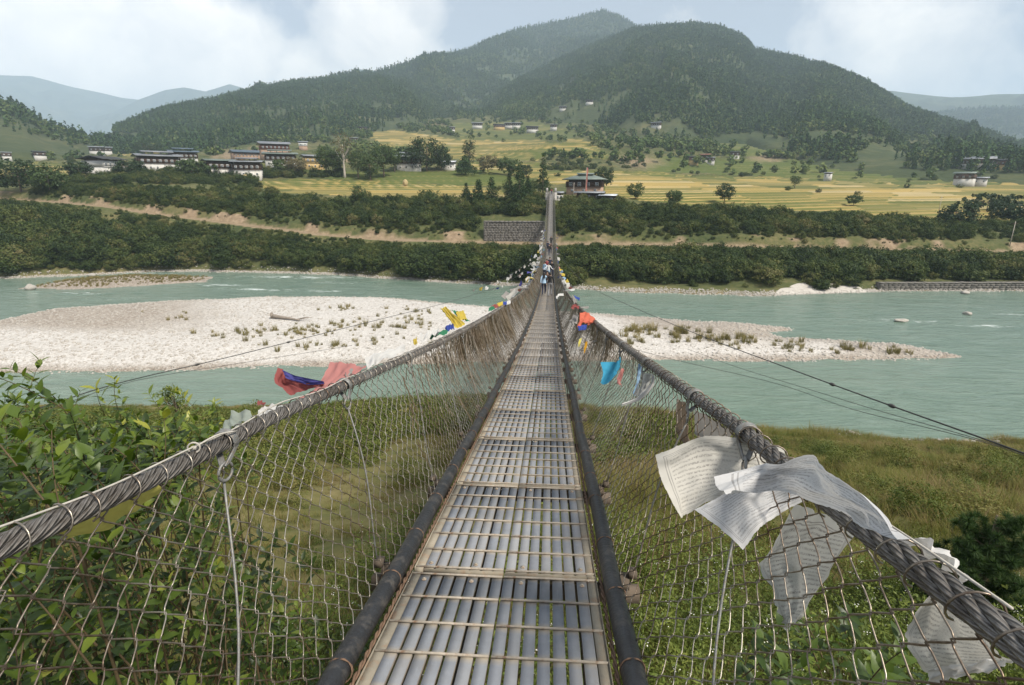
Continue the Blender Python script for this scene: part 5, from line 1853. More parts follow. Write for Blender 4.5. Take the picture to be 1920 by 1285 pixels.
TREES = [
    (1018, 364, 302, 19, 'conifer', 'tallest slim conifer right beside the far end of the bridge'), (990, 366, 336, 13, 'conifer', 'small conifer between the tallest conifer and its bushy neighbour'),
    (974, 380, 322, 28, 'conifer', 'broad bushy conifer left of the far bridge end'), (955, 372, 329, 14, 'conifer', 'narrow conifer just left of the broad bushy one'),
    (922, 385, 343, 22, 'conifer', 'right one of two conifers at the bank edge above the stone wall'), (898, 388, 348, 24, 'conifer', 'left one of two conifers at the bank edge above the stone wall'),
    (875, 385, 352, 18, 'conifer', 'small dark conifer at the left end of the conifer row'), (812, 392, 357, 26, 'round', 'bushy green tree at the bank edge below the gold field'), (672, 385, 352, 26, 'round', 'round tree on the bank under the gold field centre'),
    (1131, 352, 321, 36, 'dark', 'round dark tree right behind the green roofed house'), (1192, 372, 346, 30, 'round', 'bushy tree in the field right of the green roofed house'), (1262, 384, 360, 30, 'round', 'low tree at the bank edge left of the wide gold field'),
    (1358, 378, 350, 32, 'dark', 'lone dark bushy tree in the right hand rice fields'), (1490, 352, 332, 16, 'round', 'small tree in the middle of the right fields'), (1600, 385, 370, 24, 'round', 'low bush tree above the widest gold field'),
    (800, 322, 264, 62, 'dark', 'huge dark spreading tree in front of the white roofed buildings'), (775, 322, 276, 44, 'dark', 'dark tree joined to the left of the huge spreading tree'), (828, 320, 282, 36, 'dark', 'dark tree on the right side of the huge spreading tree'),
    (647, 335, 260, 34, 'bare', 'tall thin tree with pale bare trunk by the left village'), (612, 330, 285, 34, 'tall', 'tall bushy tree at the right end of the left village'), (630, 332, 290, 32, 'tall', 'tree immediately left of the pale bare trunk'),
    (672, 335, 290, 30, 'tall', 'tree immediately right of the pale bare trunk'), (695, 338, 296, 40, 'round', 'lighter round tree between the pale trunk and the huge dark tree'), (720, 330, 280, 44, 'tall', 'wide grey green tree left of the white roofed buildings'),
    (740, 322, 288, 26, 'tall', 'slim tree at the left corner of the white roofed buildings'), (880, 316, 262, 22, 'dark', 'tall dark columnar tree right of the white roofed buildings'), (872, 326, 300, 28, 'conifer', 'conifer in front of the tall dark columnar tree'),
    (915, 322, 296, 34, 'pale', 'brownish thin tree left of the bushy field trees'), (955, 328, 300, 44, 'round', 'wide bushy tree in the fields above the conifers'), (987, 332, 311, 22, 'dark', 'round dark tree right of the wide bushy field tree'),
    (530, 326, 304, 34, 'round', 'bush tree before the red windowed house in the left village'), (556, 328, 300, 34, 'pale', 'brownish tree before the yellow walled house'), (360, 332, 306, 40, 'round', 'bushy tree between the two long houses of the left village'), (243, 332, 308, 40, 'dark', 'dark tree between the white gabled house and the long house'),
    (150, 336, 312, 36, 'dark', 'dark tree left of the white gabled house'), (390, 334, 312, 34, 'round', 'round tree before the green grey roofed long house'), (280, 290, 270, 40, 'dark', 'dark round tree rising behind the longest house'),
    (40, 360, 318, 60, 'dark', 'dark tree at the left edge on the far bank'), (95, 362, 326, 46, 'round', 'bushy tree near the left edge on the far bank'), (1850, 395, 372, 60, 'dark', 'dark tree clump at the right end of the gold fields'), (1900, 420, 385, 60, 'dark', 'dark tree at the right edge of the far bank'), (1795, 428, 392, 50, 'dark', 'dark tree below the right end of the gold field'),
    (328, 770, 728, 46, 'round', 'small light green tree on the near shore left of the bridge'),
]
for k, (px_, pyb, pyt, w_, kd, lab) in enumerate(TREES):
    if pyb > 600:
        continue
    tree(px_, pyb, pyt, w_, kd, lab, {'conifer': 'conifer_tree', 'bare': 'bare_trunk_tree'}.get(kd, 'broadleaf_tree'), k, 'trees on the far side of the river', 1.0 if pyt > 290 else 1.3)

# small tree at the near shore and a young pine at the right
b = atY(328, 775, 30.0)
b[2] = float(ground_near(b[0], b[1]))
root = tag(empty('young_tree', b), 'small light green tree on the near shore left of the bridge', 'tree')
hh = float(atY(328, 727, 30.0)[2] - b[2])
mb = MB().tube(spline(np.array([[0, 0, -.3], [.15, 0, hh * .4], [0, .1, hh * .85]]), 8), np.linspace(.09, .02, 8), 6)
C, N, v = crown_points(34, 40, (.75, .75, hh * .24), .26, 77, inner=.3)
C[:, 2] += hh * .78
for q in range(6):
    a = q * 1.05
    mb.tube(np.array([[.1, 0, hh * .45], [math.cos(a) * .5, math.sin(a) * .5, hh * (.7 + .03 * q)]]), [.03, .01], 5)
obj('trunk', mb.mesh('trunk', True), M['bark'], root)
obj('crown', foliage_mesh('crown', C, N, v, .06, .55, 3), M['weed'], root)

M['pine'] = m_leaf('young_pine_needles', [(0.022, 0.046, 0.016), (0.040, 0.076, 0.024), (0.075, 0.12, 0.036)], 0.2, 0.6, 0.2, 0.1)
pb = atY(1838, 1090, 8.2)
pb[2] = float(ground_near(pb[0], pb[1]))
root = tag(empty('young_pine', pb), 'dark young pine standing in the grass at the right edge', 'tree')
ph_ = float(atY(1820, 955, 8.2)[2] - pb[2])
mb = MB().tube(np.array([[0, 0, -.2], [.05, .02, ph_ * .5], [0, 0, ph_ * .96]]), [.06, .04, .015], 7)
rr = np.random.default_rng(15)
tipsP = []
for q in range(80):
    t = rr.uniform(0.12, 1.0)
    a = rr.uniform(0, 6.28)
    ln = (1.05 - t * 0.72) * 0.85 * rr.uniform(0.7, 1.1)
    s0 = np.array([0, 0, ph_ * t * .9])
    e = s0 + np.array([math.cos(a) * ln, math.sin(a) * ln, 0.32 * ln + 0.05])
    L = spline(np.stack([s0, (s0 + e) / 2 - [0, 0, .04], e]), 6)
    mb.tube(L, np.linspace(.016, .006, 6), 4, False)
    tipsP += [L[3], L[4], L[5]]
    for _ in range(3):
        tipsP.append(L[rr.integers(2, 6)] + rr.normal(0, .09, 3))
tipsP = np.array(tipsP)
per = 110
dd = rr.normal(size=(len(tipsP), per, 3)) + np.array([0, 0, .55])
dd /= np.linalg.norm(dd, axis=2, keepdims=True)
A0 = np.repeat(tipsP[:, None], per, 1)
ln = rr.uniform(.09, .16, (len(tipsP), per, 1))
sd = np.cross(dd, rr.normal(size=dd.shape))
sd /= np.linalg.norm(sd, axis=2, keepdims=True)
V = np.stack([A0 - sd * .005, A0 + sd * .005, A0 + dd * ln], 2).reshape(-1, 3)
obj('trunk', mb.mesh('trunk', True), M['bark'], root)
obj('needles', make_mesh('needles', V, tris=np.arange(len(V)).reshape(-1, 3), attrs={'v': ('FACE', rr.random(len(V) // 3))}), M['pine'], root)

# ------------------------------------------------------------------ houses
M['white_wall'] = m_plain('limewashed_wall', (0.60, 0.58, 0.54), 0.9, scale=0.5, var=0.15, stain=(0.45, 0.41, 0.35))
M['ochre_wall'] = m_plain('yellow_ochre_wall', (0.50, 0.36, 0.16), 0.9, scale=0.5, var=0.15)
M['mud_wall'] = m_plain('rammed_earth_wall', (0.40, 0.27, 0.19), 0.95, scale=0.6, var=0.2)
M['timber'] = m_plain('dark_brown_timber', (0.085, 0.050, 0.034), 0.8, scale=1.2, var=0.4)
M['red_timber'] = m_plain('red_brown_timber', (0.16, 0.065, 0.045), 0.8, scale=1.2, var=0.35)
M['win'] = m_plain('white_window_frame', (0.72, 0.71, 0.68), 0.7, scale=2, var=0.08)
M['pane'] = m_plain('window_pane', (0.10, 0.12, 0.14), 0.15, scale=2, var=0.3, bump=0)
M['roof_grey'] = m_plain('grey_metal_roof', (0.25, 0.265, 0.285), 0.45, 0.3, scale=0.6, var=0.25, stain=(0.16, 0.13, 0.11))
M['roof_blue'] = m_plain('slate_blue_metal_roof', (0.10, 0.135, 0.17), 0.45, 0.2, scale=0.6, var=0.25)
M['roof_green'] = m_plain('green_metal_roof', (0.15, 0.185, 0.16), 0.5, 0.1, scale=0.6, var=0.2)
M['roof_dark'] = m_plain('dark_shingle_roof', (0.055, 0.058, 0.062), 0.8, scale=0.8, var=0.3)
M['roof_white'] = m_plain('pale_metal_roof', (0.55, 0.57, 0.60), 0.4, 0.2, scale=0.6, var=0.2)
M['roof_red'] = m_plain('rusty_red_roof', (0.26, 0.12, 0.085), 0.7, scale=0.6, var=0.25)


def gable(W, D, z0, rise, o, th=0.14):
    """low double pitch roof with wide eaves, ridge along x"""
    x0, x1, y0, y1 = -W / 2 - o, W / 2 + o, -D / 2 - o, D / 2 + o
    mb = MB()
    pr = [(y0, z0), (0, z0 + rise), (y1, z0), (y1, z0 - th), (0, z0 + rise - th), (y0, z0 - th)]
    V = [[x, y, z] for x in (x0, x1) for (y, z) in pr]
    Q = [[0, 1, 7, 6], [1, 2, 8, 7], [2, 3, 9, 8], [3, 4, 10, 9], [4, 5, 11, 10], [5, 0, 6, 11], [0, 5, 4, 1], [1, 4, 3, 2], [6, 7, 10, 11], [7, 8, 9, 10]]
    mb.add(V, Q)
    for k in range(int(W * 1.2)):          # standing seams
        x = x0 + 0.2 + k / 1.2
        if x < x1:
            for s in (-1, 1):
                ye = y0 if s < 0 else y1
                mb.add([[x, ye, z0 + .001], [x + .08, ye, z0 + .001], [x + .08, 0, z0 + rise + .001], [x, 0, z0 + rise + .001], [x, ye, z0 + .05], [x + .08, ye, z0 + .05], [x + .08, 0, z0 + rise + .05], [x, 0, z0 + rise + .05]],
                       [[4, 5, 6, 7], [0, 1, 5, 4], [1, 2, 6, 5], [0, 4, 7, 3], [2, 3, 7, 6]])
    return mb


def house(px, pyb, wpx, label, storeys=2, rot=0.0, wall='white_wall', upper='timber', roof='roof_grey', double=False, depth=0.65, hip=False, hpx=None, name='house', cols=None, group='houses in the valley'):
    b = hit(px, pyb)
    dist = np.linalg.norm(b - CAM)
    k = dist / F_PX * 1.02
    W = wpx * k
    D = max(W * depth, 3.0)
    hs = min(2.7, (hpx * k / storeys) if hpx else 2.7)
    az = math.atan2(b[0] - CAM[0], b[1])
    root = tag(empty(name, b, -az + rot), label, 'house', group)
    H = hs * storeys
    lowH = hs * (storeys - 1) + hs * 0.15 if storeys > 1 else hs
    wl = MB().box(-W / 2, W / 2, -D / 2, D / 2, -2.5, lowH)
    wall_o = obj('wall', wl.mesh('wall'), M[wall], root)
    far = wpx < 26
    nwin = cols or max(2, min(9, int(W / (2.0 if not far else 2.6))))
    wfr = with_mat(MB().box(-0.5, 0.5, -0.08, 0.06, -0.62, 0.62).mesh('window'), M['win'])
    pn = MB()
    for sx in (-0.40, 0.04):
        for sz in (-0.52, 0.04):
            pn.box(sx, sx + 0.36, -0.10, -0.075, sz, sz + 0.48)
    pn_me = with_mat(pn.mesh('pane'), M['pane'])

    def row(z, n, y, sc=1.0, side=0):
        for q in range(n):
            x = -W / 2 + W * (q + 0.5) / n
            o = obj('window', wfr, None, root, (x, y, z) if side == 0 else (side * (W / 2 + 0.06), -D / 2 + D * (q + 0.5) / n, z), (0, 0, 0 if side == 0 else side * math.pi / 2))
            o.scale = (sc * (1.0 if not far else 0.9), 1, sc * (0.9 if not far else 0.8))
            obj('pane', pn_me, None, o)
    if storeys > 1:
        up_ = MB().box(-W / 2 - 0.18, W / 2 + 0.18, -D / 2 - 0.18, D / 2 + 0.18, lowH + 0.002, H)
        for q in range(nwin + 1):            # posts and beam ends give the timber front its relief
            x = -W / 2 - 0.1 + (W + 0.2) * q / nwin
            up_.box(x - 0.1, x + 0.1, -D / 2 - 0.30, -D / 2 - 0.181, lowH + 0.01, H - 0.01)
        up_.box(-W / 2 - 0.26, W / 2 + 0.26, -D / 2 - 0.36, -D / 2 - 0.301, lowH - 0.12, lowH + 0.12)
        obj('timber_storey', up_.mesh('timber_storey'), M[upper], root)
        row(H - hs * 0.48, nwin, -D / 2 - 0.24, 1.05)
        row(H - hs * 0.48, 2, 0, 0.9, 1)
        row(H - hs * 0.48, 2, 0, 0.9, -1)
        if not far:
            for s in range(storeys - 1):
                row(hs * (s + 0.52), max(2, nwin - 1), -D / 2 - 0.06, 0.72)
    else:
        row(hs * 0.55, nwin, -D / 2 - 0.06, 0.8)
    # open attic posts under a floating roof
    at_ = MB()
    for x in np.linspace(-W / 2 + 0.2, W / 2 - 0.2, 4):
        for y in (-D / 2 + 0.2, 0, D / 2 - 0.2):
            at_.box(x - 0.09, x + 0.09, y - 0.09, y + 0.09, H + 0.002, H + 0.75 + (D * 0.09 if y == 0 else 0))
    at_.box(-W / 2 + 0.5, W / 2 - 0.5, -D / 2 + 0.6, D / 2 - 0.6, H + 0.003, H + 0.6)
    obj('attic', at_.mesh('attic'), M['timber'], root)
    o_ = min(1.3, W * 0.12)
    if hip:
        z0 = H + 0.7
        x0, y0, xr = W / 2 + o_, D / 2 + o_, W * 0.22
        rise = D * 0.17
        V = [[-x0, -y0, z0], [x0, -y0, z0], [x0, y0, z0], [-x0, y0, z0], [-xr, 0, z0 + rise], [xr, 0, z0 + rise], [-x0, -y0, z0 - .18], [x0, -y0, z0 - .18], [x0, y0, z0 - .18], [-x0, y0, z0 - .18]]
        mb = MB().add(V, [[0, 1, 5, 4], [2, 3, 4, 5], [0, 6, 7, 1], [1, 7, 8, 2], [2, 8, 9, 3], [3, 9, 6, 0], [6, 9, 8, 7]], [[1, 2, 5], [3, 0, 4]])
        ro = obj('roof', mb.mesh('roof'), M[roof], root)
        mb = gable(W * 0.42, D * 0.30, z0 + rise + 0.25, 0.3, 0.4)
        mb.box(-W * 0.22, W * 0.22, -D * .12, D * .12, z0 + rise * 0.7, z0 + rise + 0.24)
        obj('ridge_lantern', mb.mesh('ridge_lantern'), M[roof], ro)
    else:
        ro = obj('roof', gable(W, D, H + 0.75, D * 0.13, o_).mesh('roof'), M[roof], root)
        if double:
            mb = gable(W * 0.72, D * 0.4, H + 0.75 + D * 0.13 + 0.75, D * 0.07, 0.6)
            for x in np.linspace(-W * 0.3, W * 0.3, 4):
                mb.box(x - .1, x + .1, -D * .12, D * .12, H + 0.4 + D * 0.1, H + 0.7 + D * 0.13 + 0.7)
            obj('upper_roof', mb.mesh('upper_roof'), M[roof], ro)
    return root


house(198, 328, 38, 'white gabled house with dark roof at the left of the village', 2, 0.8, upper='white_wall', roof='roof_dark', depth=0.9)
house(299, 321, 54, 'longest two storey house with stepped grey metal roof in the left village', 2, 0.22, roof='roof_grey', double=True, depth=0.5, hpx=27)
house(346, 308, 36, 'house with blue grey roof partly behind the longest house', 2, 0.1, roof='roof_blue', double=True, depth=0.6, hpx=17)
house(415, 331, 40, 'long low house with green grey roof in the left village', 2, 0.28, roof='roof_green', depth=0.5, hpx=22)
house(467, 333, 40, 'white fronted house with grey roof right of the green grey roofed one', 2, -0.2, roof='roof_grey', double=True, depth=0.5, hpx=28)
house(466, 298, 46, 'wide building with slate blue gable roof on the knoll', 1, 0.2, wall='mud_wall', roof='roof_blue', depth=0.7, hpx=10)
house(516, 300, 42, 'tall house with red brown windows standing above the village', 3, 0.1, wall='mud_wall', upper='red_timber', roof='roof_grey', depth=0.8, hpx=30)
house(527, 312, 46, 'green roofed house just below the tall red windowed house', 2, 0.05, roof='roof_green', double=True, depth=0.5, hpx=16)
house(588, 317, 30, 'yellow walled house with grey roof at the right of the village', 2, 0.3, wall='ochre_wall', upper='ochre_wall', roof='roof_grey', depth=0.7, hpx=17)
house(569, 281, 13, 'small square tower house above the yellow walled house', 2, 0.0, wall='mud_wall', upper='win', roof='roof_grey', depth=1.0, hpx=10, name='tower_house')
house(767, 320, 40, 'white pillared building with pale stepped roof left of the huge dark tree', 2, 0.05, roof='roof_white', double=True, depth=0.6, hpx=20)
house(842, 318, 22, 'small white building right of the huge dark tree', 1, -0.2, roof='roof_white', depth=0.8, hpx=14)
house(1097, 363, 60, 'green roofed brown house at the far end of the bridge', 2, -0.12, wall='mud_wall', upper='timber', roof='roof_green', depth=0.75, hip=True, hpx=20, cols=4)
house(1049, 373, 13, 'small white hut right beside the far bridge end', 1, 0.0, roof='roof_grey', depth=0.8, hpx=6, name='hut')
house(1105, 372, 44, 'low dark shed roof in front of the green roofed house', 1, -0.1, wall='timber', roof='roof_grey', depth=0.4, hpx=5, name='shed')
house(1140, 377, 26, 'low open shed right of the green roofed house', 1, -0.15, wall='timber', roof='roof_white', depth=0.5, hpx=5, name='shed')
FARH = [(14, 300, 10, 'white house at the left edge among pale fields'), (76, 300, 13, 'white house in the pale fields near the left edge'),
        (183, 290, 16, 'left house of the pair below the wooded ridge'), (200, 290, 14, 'right house of the pair below the wooded ridge'), (680, 249, 12, 'small white house on the slope above the big trees'), (664, 270, 12, 'white house high behind the pale trunk tree'),
        (895, 240, 17, 'left white house of the hill hamlet'), (936, 243, 17, 'ochre house of the hill hamlet'), (953, 240, 12, 'small house squeezed inside the hill hamlet'), (968, 240, 14, 'right white house of the hill hamlet'), (998, 248, 18, 'white house below the hill hamlet'), (1038, 243, 10, 'tiny house right of the hill hamlet'),
        (1055, 208, 11, 'lone white house above the hill hamlet'), (1105, 196, 11, 'highest tiny white house on the mountain slope'), (1230, 241, 15, 'lone white house on the wooded slope at centre right'), (848, 248, 9, 'tiny house left of the hill hamlet'),
        (1300, 307, 14, 'ochre house of the cluster below the right clearing'), (1321, 304, 16, 'red roofed house of the cluster below the right clearing'), (1333, 306, 11, 'small white house of the cluster below the right clearing'), (1377, 297, 13, 'white square house beside a dark tree below the right clearing'),
        (1552, 335, 10, 'tiny white hut at the foot of the mountain'), (1826, 316, 40, 'large white house on bare earth near the right edge'), (1875, 318, 20, 'brown house right of the large white one'), (1807, 346, 22, 'green roofed white house in the fields near the right edge'), (1836, 346, 16, 'long white shed in the fields near the right edge'),
        (872, 180, 8, 'white shrine high on the left ridge'), (1300, 122, 7, 'tiny white shrine high on the main mountain')]
for k, (x, y, w_, lab) in enumerate(FARH):
    ochre = 'ochre' in lab or 'brown house' in lab
    house(x, y, w_, lab, 1 if ('hut' in lab or 'shed' in lab or 'shrine' in lab) else 2, 0.25 * math.sin(k * 2.1), wall='ochre_wall' if ochre else 'white_wall', upper='timber' if not ochre else 'red_timber',
          roof='roof_red' if 'red roofed' in lab else 'roof_green' if 'green roofed' in lab else ('roof_grey', 'roof_dark', 'roof_grey')[k % 3], depth=0.7, hpx=max(7, w_ * 0.62))

# red banner on its pole before the green roofed house
b = hit(1097, 366)
k = np.linalg.norm(b - CAM) / F_PX
root = tag(empty('banner_pole', b), 'tall faded red banner on a pole in front of the green roofed house', 'banner')
obj('pole', MB().tube(np.array([[0, 0, -.5], [0.25, 0, 48 * k]]), [.07, .04], 7).mesh('pole', True), M['pale_bark'], root)
t = np.linspace(0, 1, 24)
X = np.stack([.05 + .25 * t * 0.95, .05 + .25 * t + .42 + .06 * np.sin(t * 17)], -1)
V = np.stack([X, np.stack([0 * t, .18 * np.sin(t * 9)], -1), np.stack([48 * k * (.12 + .86 * t)] * 2, -1)], -1)
M['red_cloth'] = m_plain('faded_red_cloth', (0.42, 0.16, 0.13), 0.9, scale=2, var=0.25)
obj('banner_cloth', make_mesh('banner_cloth', V, grid_quads(24, 2), smooth=True), M['red_cloth'], root)
# power poles
for k, (x, yb, yt, lab) in enumerate(((1893, 462, 428, 'wooden power pole near the right edge of the far bank'), (1760, 398, 375, 'thin power pole in the right hand gold fields'), (1075, 372, 345, 'thin pole beside the green roofed house'))):
    b = hit(x, yb)
    kk = np.linalg.norm(b - CAM) / F_PX
    o = tag(empty('power_pole', b), lab, 'pole')
    obj('post', MB().tube(np.array([[0, 0, -.3], [0.1, 0, (yb - yt) * kk]]), [.11, .07], 7).mesh('post', True), M['pale_bark'], o)
    obj('crossarm', MB().box(-.6, .8, -.05, .05, (yb - yt) * kk - .6, (yb - yt) * kk - .5).mesh('crossarm'), M['timber'], o)
# hay stacks
for k, (x, y) in enumerate(((760, 347), (460, 337))):
    b = hit(x, y)
    me = rock_mesh('haystack', 200 + k, 3, 1.0, 0.12)
    o = obj('haystack', with_mat(me, M['dry_grass_pile'] if 'dry_grass_pile' in M else m_plain('straw', (0.42, 0.33, 0.17), 0.95, scale=3, var=0.25)), None, None, b + np.array([0, 0, .8]))
    o.scale = (1.1, 1.1, 1.4)
    tag(o, ('small straw stack in the fields left of centre', 'small straw stack at the left end of the gold terraces')[k], 'haystack')

# ------------------------------------------------------------------ prayer flags and cloths
def m_cloth(name, col, printed=True, trans=0.28, ink=(0.16, 0.15, 0.15), rows=17.0, dirt=0.35):
    m, nt = new_mat(name)
    uv = nt.n('ShaderNodeUVMap').outputs[0]
    sp = nt.n('ShaderNodeSeparateXYZ', ins={0: uv})
    u, v = sp.outputs[0], sp.outputs[1]
    g = nt.n('ShaderNodeNewGeometry')
    n1 = nt.noise(g.outputs['Position'], 3.0, 5.0, 0.6)
    n2 = nt.noise(g.outputs['Position'], 26.0, 4.0, 0.65)
    c = nt.mix(nt.math('MULTIPLY', n1, dirt), col, tuple(x * 0.62 for x in col))
    c = nt.mix(nt.math('MULTIPLY', n2, 0.25), c, tuple(x * 0.8 for x in col))
    if printed:
        vr = nt.math('ADD', nt.math('MULTIPLY', v, rows), nt.math('MULTIPLY', nt.noise(uv, 9.0, 3.0), 0.5))
        row = nt.math('FLOOR', vr)
        fr = nt.math('FRACT', vr)
        band = nt.math('MULTIPLY', nt.math('GREATER_THAN', fr, 0.30), nt.math('LESS_THAN', fr, 0.74))
        gv = nt.n('ShaderNodeCombineXYZ', ins={0: nt.math('MULTIPLY', u, 74.0), 1: nt.math('ADD', nt.math('MULTIPLY', row, 7.31), nt.math('MULTIPLY', fr, 2.2))})
        gl = nt.ramp(nt.noise(gv.outputs[0], 1.0, 3.0, 0.7), [(0.43, 0.0), (0.53, 1.0)])
        txt = nt.math('MULTIPLY', band, gl)
        inx = nt.math('MULTIPLY', nt.math('GREATER_THAN', u, 0.085), nt.math('LESS_THAN', u, 0.915))
        iny = nt.math('MULTIPLY', nt.math('GREATER_THAN', v, 0.10), nt.math('LESS_THAN', v, 0.90))
        txt = nt.math('MULTIPLY', txt, nt.math('MULTIPLY', inx, iny))
        # picture block in the middle and a double border line
        cu, cv = nt.math('ABSOLUTE', nt.math('SUBTRACT', u, 0.5)), nt.math('ABSOLUTE', nt.math('SUBTRACT', v, 0.5))
        pic = nt.math('MULTIPLY', nt.math('LESS_THAN', cu, 0.10), nt.math('LESS_THAN', cv, 0.15))
        pv = nt.n('ShaderNodeCombineXYZ', ins={0: nt.math('MULTIPLY', u, 40.0), 1: nt.math('MULTIPLY', v, 34.0)})
        pl = nt.ramp(nt.noise(pv.outputs[0], 1.0, 2.0, 0.5, 2.0), [(0.46, 0.0), (0.50, 1.0), (0.55, 0.0)])
        txt = nt.math('ADD', nt.math('MULTIPLY', txt, nt.math('SUBTRACT', 1.0, pic)), nt.math('MULTIPLY', pl, pic))
        du = nt.math('MINIMUM', nt.math('SUBTRACT', 0.5, cu), 1.0)
        dv = nt.math('MULTIPLY', nt.math('SUBTRACT', 0.5, cv), 0.8)
        dm = nt.math('MINIMUM', du, dv)
        ln = nt.math('ADD', nt.math('LESS_THAN', nt.math('ABSOLUTE', nt.math('SUBTRACT', dm, 0.050)), 0.0035), nt.math('LESS_THAN', nt.math('ABSOLUTE', nt.math('SUBTRACT', dm, 0.066)), 0.0028))
        txt = nt.math('MAXIMUM', txt, ln)
        fade = nt.ramp(nt.noise(uv, 5.0, 4.0), [(0.3, 0.35), (0.65, 0.80)])
        c = nt.mix(nt.math('MULTIPLY', txt, fade), c, ink)
    weave = nt.noise(g.outputs['Position'], 300.0, 2.0)
    b = nt.n('ShaderNodeBump', ins={'Strength': 0.25, 'Distance': 0.004, 'Height': nt.math('ADD', n2, nt.math('MULTIPLY', weave, 0.4))})
    d = nt.n('ShaderNodeBsdfPrincipled', ins={'Base Color': c, 'Roughness': 0.9, 'Specular IOR Level': 0.1, 'Normal': b.outputs[0]})
    tr = nt.n('ShaderNodeBsdfTranslucent', ins={'Color': c})
    mx = nt.n('ShaderNodeMixShader', ins={0: trans})
    nt.l(d.outputs[0], mx.inputs[1])
    nt.l(tr.outputs[0], mx.inputs[2])
    out(nt, mx.outputs[0])
    return m


CL = {'white': m_cloth('printed_white_cloth', (0.61, 0.61, 0.61), ink=(0.23, 0.22, 0.22)), 'cream': m_cloth('printed_cream_cloth', (0.60, 0.58, 0.53), ink=(0.22, 0.21, 0.20)), 'grey': m_cloth('printed_grey_cloth', (0.52, 0.52, 0.49), dirt=0.5, rows=24.0),
      'plainwhite': m_cloth('faded_white_cloth', (0.66, 0.65, 0.63), False), 'dirty': m_cloth('dirty_grey_cloth', (0.33, 0.31, 0.29), False), 'yellow': m_cloth('yellow_cloth', (0.66, 0.50, 0.07)), 'paleyellow': m_cloth('faded_yellow_cloth', (0.58, 0.52, 0.14), False),
      'green': m_cloth('green_cloth', (0.03, 0.22, 0.11)), 'blue': m_cloth('blue_cloth', (0.03, 0.07, 0.36)), 'sky': m_cloth('sky_blue_cloth', (0.06, 0.33, 0.52), False), 'red': m_cloth('faded_red_flag', (0.30, 0.09, 0.085), False),
      'pink': m_cloth('faded_pink_cloth', (0.55, 0.24, 0.22), False), 'orange': m_cloth('orange_red_cloth', (0.62, 0.16, 0.10), False), 'violet': m_cloth('violet_blue_cloth', (0.09, 0.09, 0.30), False), 'paleblue': m_cloth('pale_blue_cloth', (0.28, 0.42, 0.58), False),
      'palegreen': m_cloth('pale_green_cloth', (0.43, 0.48, 0.43), False, 0.5), 'ochre': m_cloth('ochre_cloth', (0.52, 0.29, 0.03), False), 'brown': m_cloth('brown_frayed_cloth', (0.20, 0.155, 0.115), False)}


def atX(px, py, X):
    d = ray(px, py)
    return CAM + d * ((X - CAM[0]) / d[0])


def patch(P, nu=26, nv=20):
    """smooth sheet through an m x n net of points"""
    P = np.asarray(P, float)
    A = np.stack([spline(row, nu) if len(row) > 2 else row[0] + (row[1] - row[0]) * np.linspace(0, 1, nu)[:, None] for row in P])
    return np.stack([spline(A[:, k], nv) if len(P) > 2 else A[0, k] + (A[1, k] - A[0, k]) * np.linspace(0, 1, nv)[:, None] for k in range(nu)], 1)


def cloth(net, col, label, name='prayer_flag', wr=0.012, seed=0, nu=26, nv=20, group=None, fray=True, freq=9.0):
    """net: rows of points, each (photo x, photo y, Y) or a ready 3D point"""
    P = [[np.array(q[1:]) if q[0] == 'p' else atY(*q) for q in row] for row in net]
    S = patch(P, nu, nv)
    rr = np.random.default_rng(seed + 300)
    du, dv = np.gradient(S, axis=1), np.gradient(S, axis=0)
    N = np.cross(du, dv)
    N /= np.linalg.norm(N, axis=2, keepdims=True) + 1e-12
    U, V = np.meshgrid(np.linspace(0, 1, nu), np.linspace(0, 1, nv))
    o_ = rr.uniform(0, 40, 2)
    wv = fbm(U * freq * 0.5 + o_[0], V * freq * 0.35 + o_[1], 3) + 0.5 * np.sin(U * freq * 2 + 3 * V + o_[0])
    S = S + N * (wr * wv)[..., None]
    if fray:                                # uneven hem
        e = 0.13 * np.linalg.norm(S[1, 0] - S[0, 0])
        S[0] += (dv[0] / (np.linalg.norm(dv[0], axis=1, keepdims=True) + 1e-9)) * rr.normal(0, e, (nu, 1))
        S[-1] += (dv[-1] / (np.linalg.norm(dv[-1], axis=1, keepdims=True) + 1e-9)) * rr.normal(0, e * 1.3, (nu, 1))
        S[:, 0] += (du[:, 0] / (np.linalg.norm(du[:, 0], axis=1, keepdims=True) + 1e-9)) * rr.normal(0, e * 0.8, (nv, 1))
    me = make_mesh(name, S.reshape(-1, 3), grid_quads(nv, nu), smooth=True, uv=np.stack([U.ravel(), 1 - V.ravel()], -1))
    return tag(obj(name, me, CL[col]), label, 'prayer flag' if name == 'prayer_flag' else 'cloth', group)


_ry = np.linspace(0.3, 12, 1500)
_rpx = proj(rail_pt(1, _ry))[0]


def on_rail(px, py, Y, gap=0.11):
    """keep a cloth on the camera's side of the right handrail"""
    yr_ = float(np.interp(-px, -_rpx, _ry))
    return (px, py, min(Y, yr_ - gap))


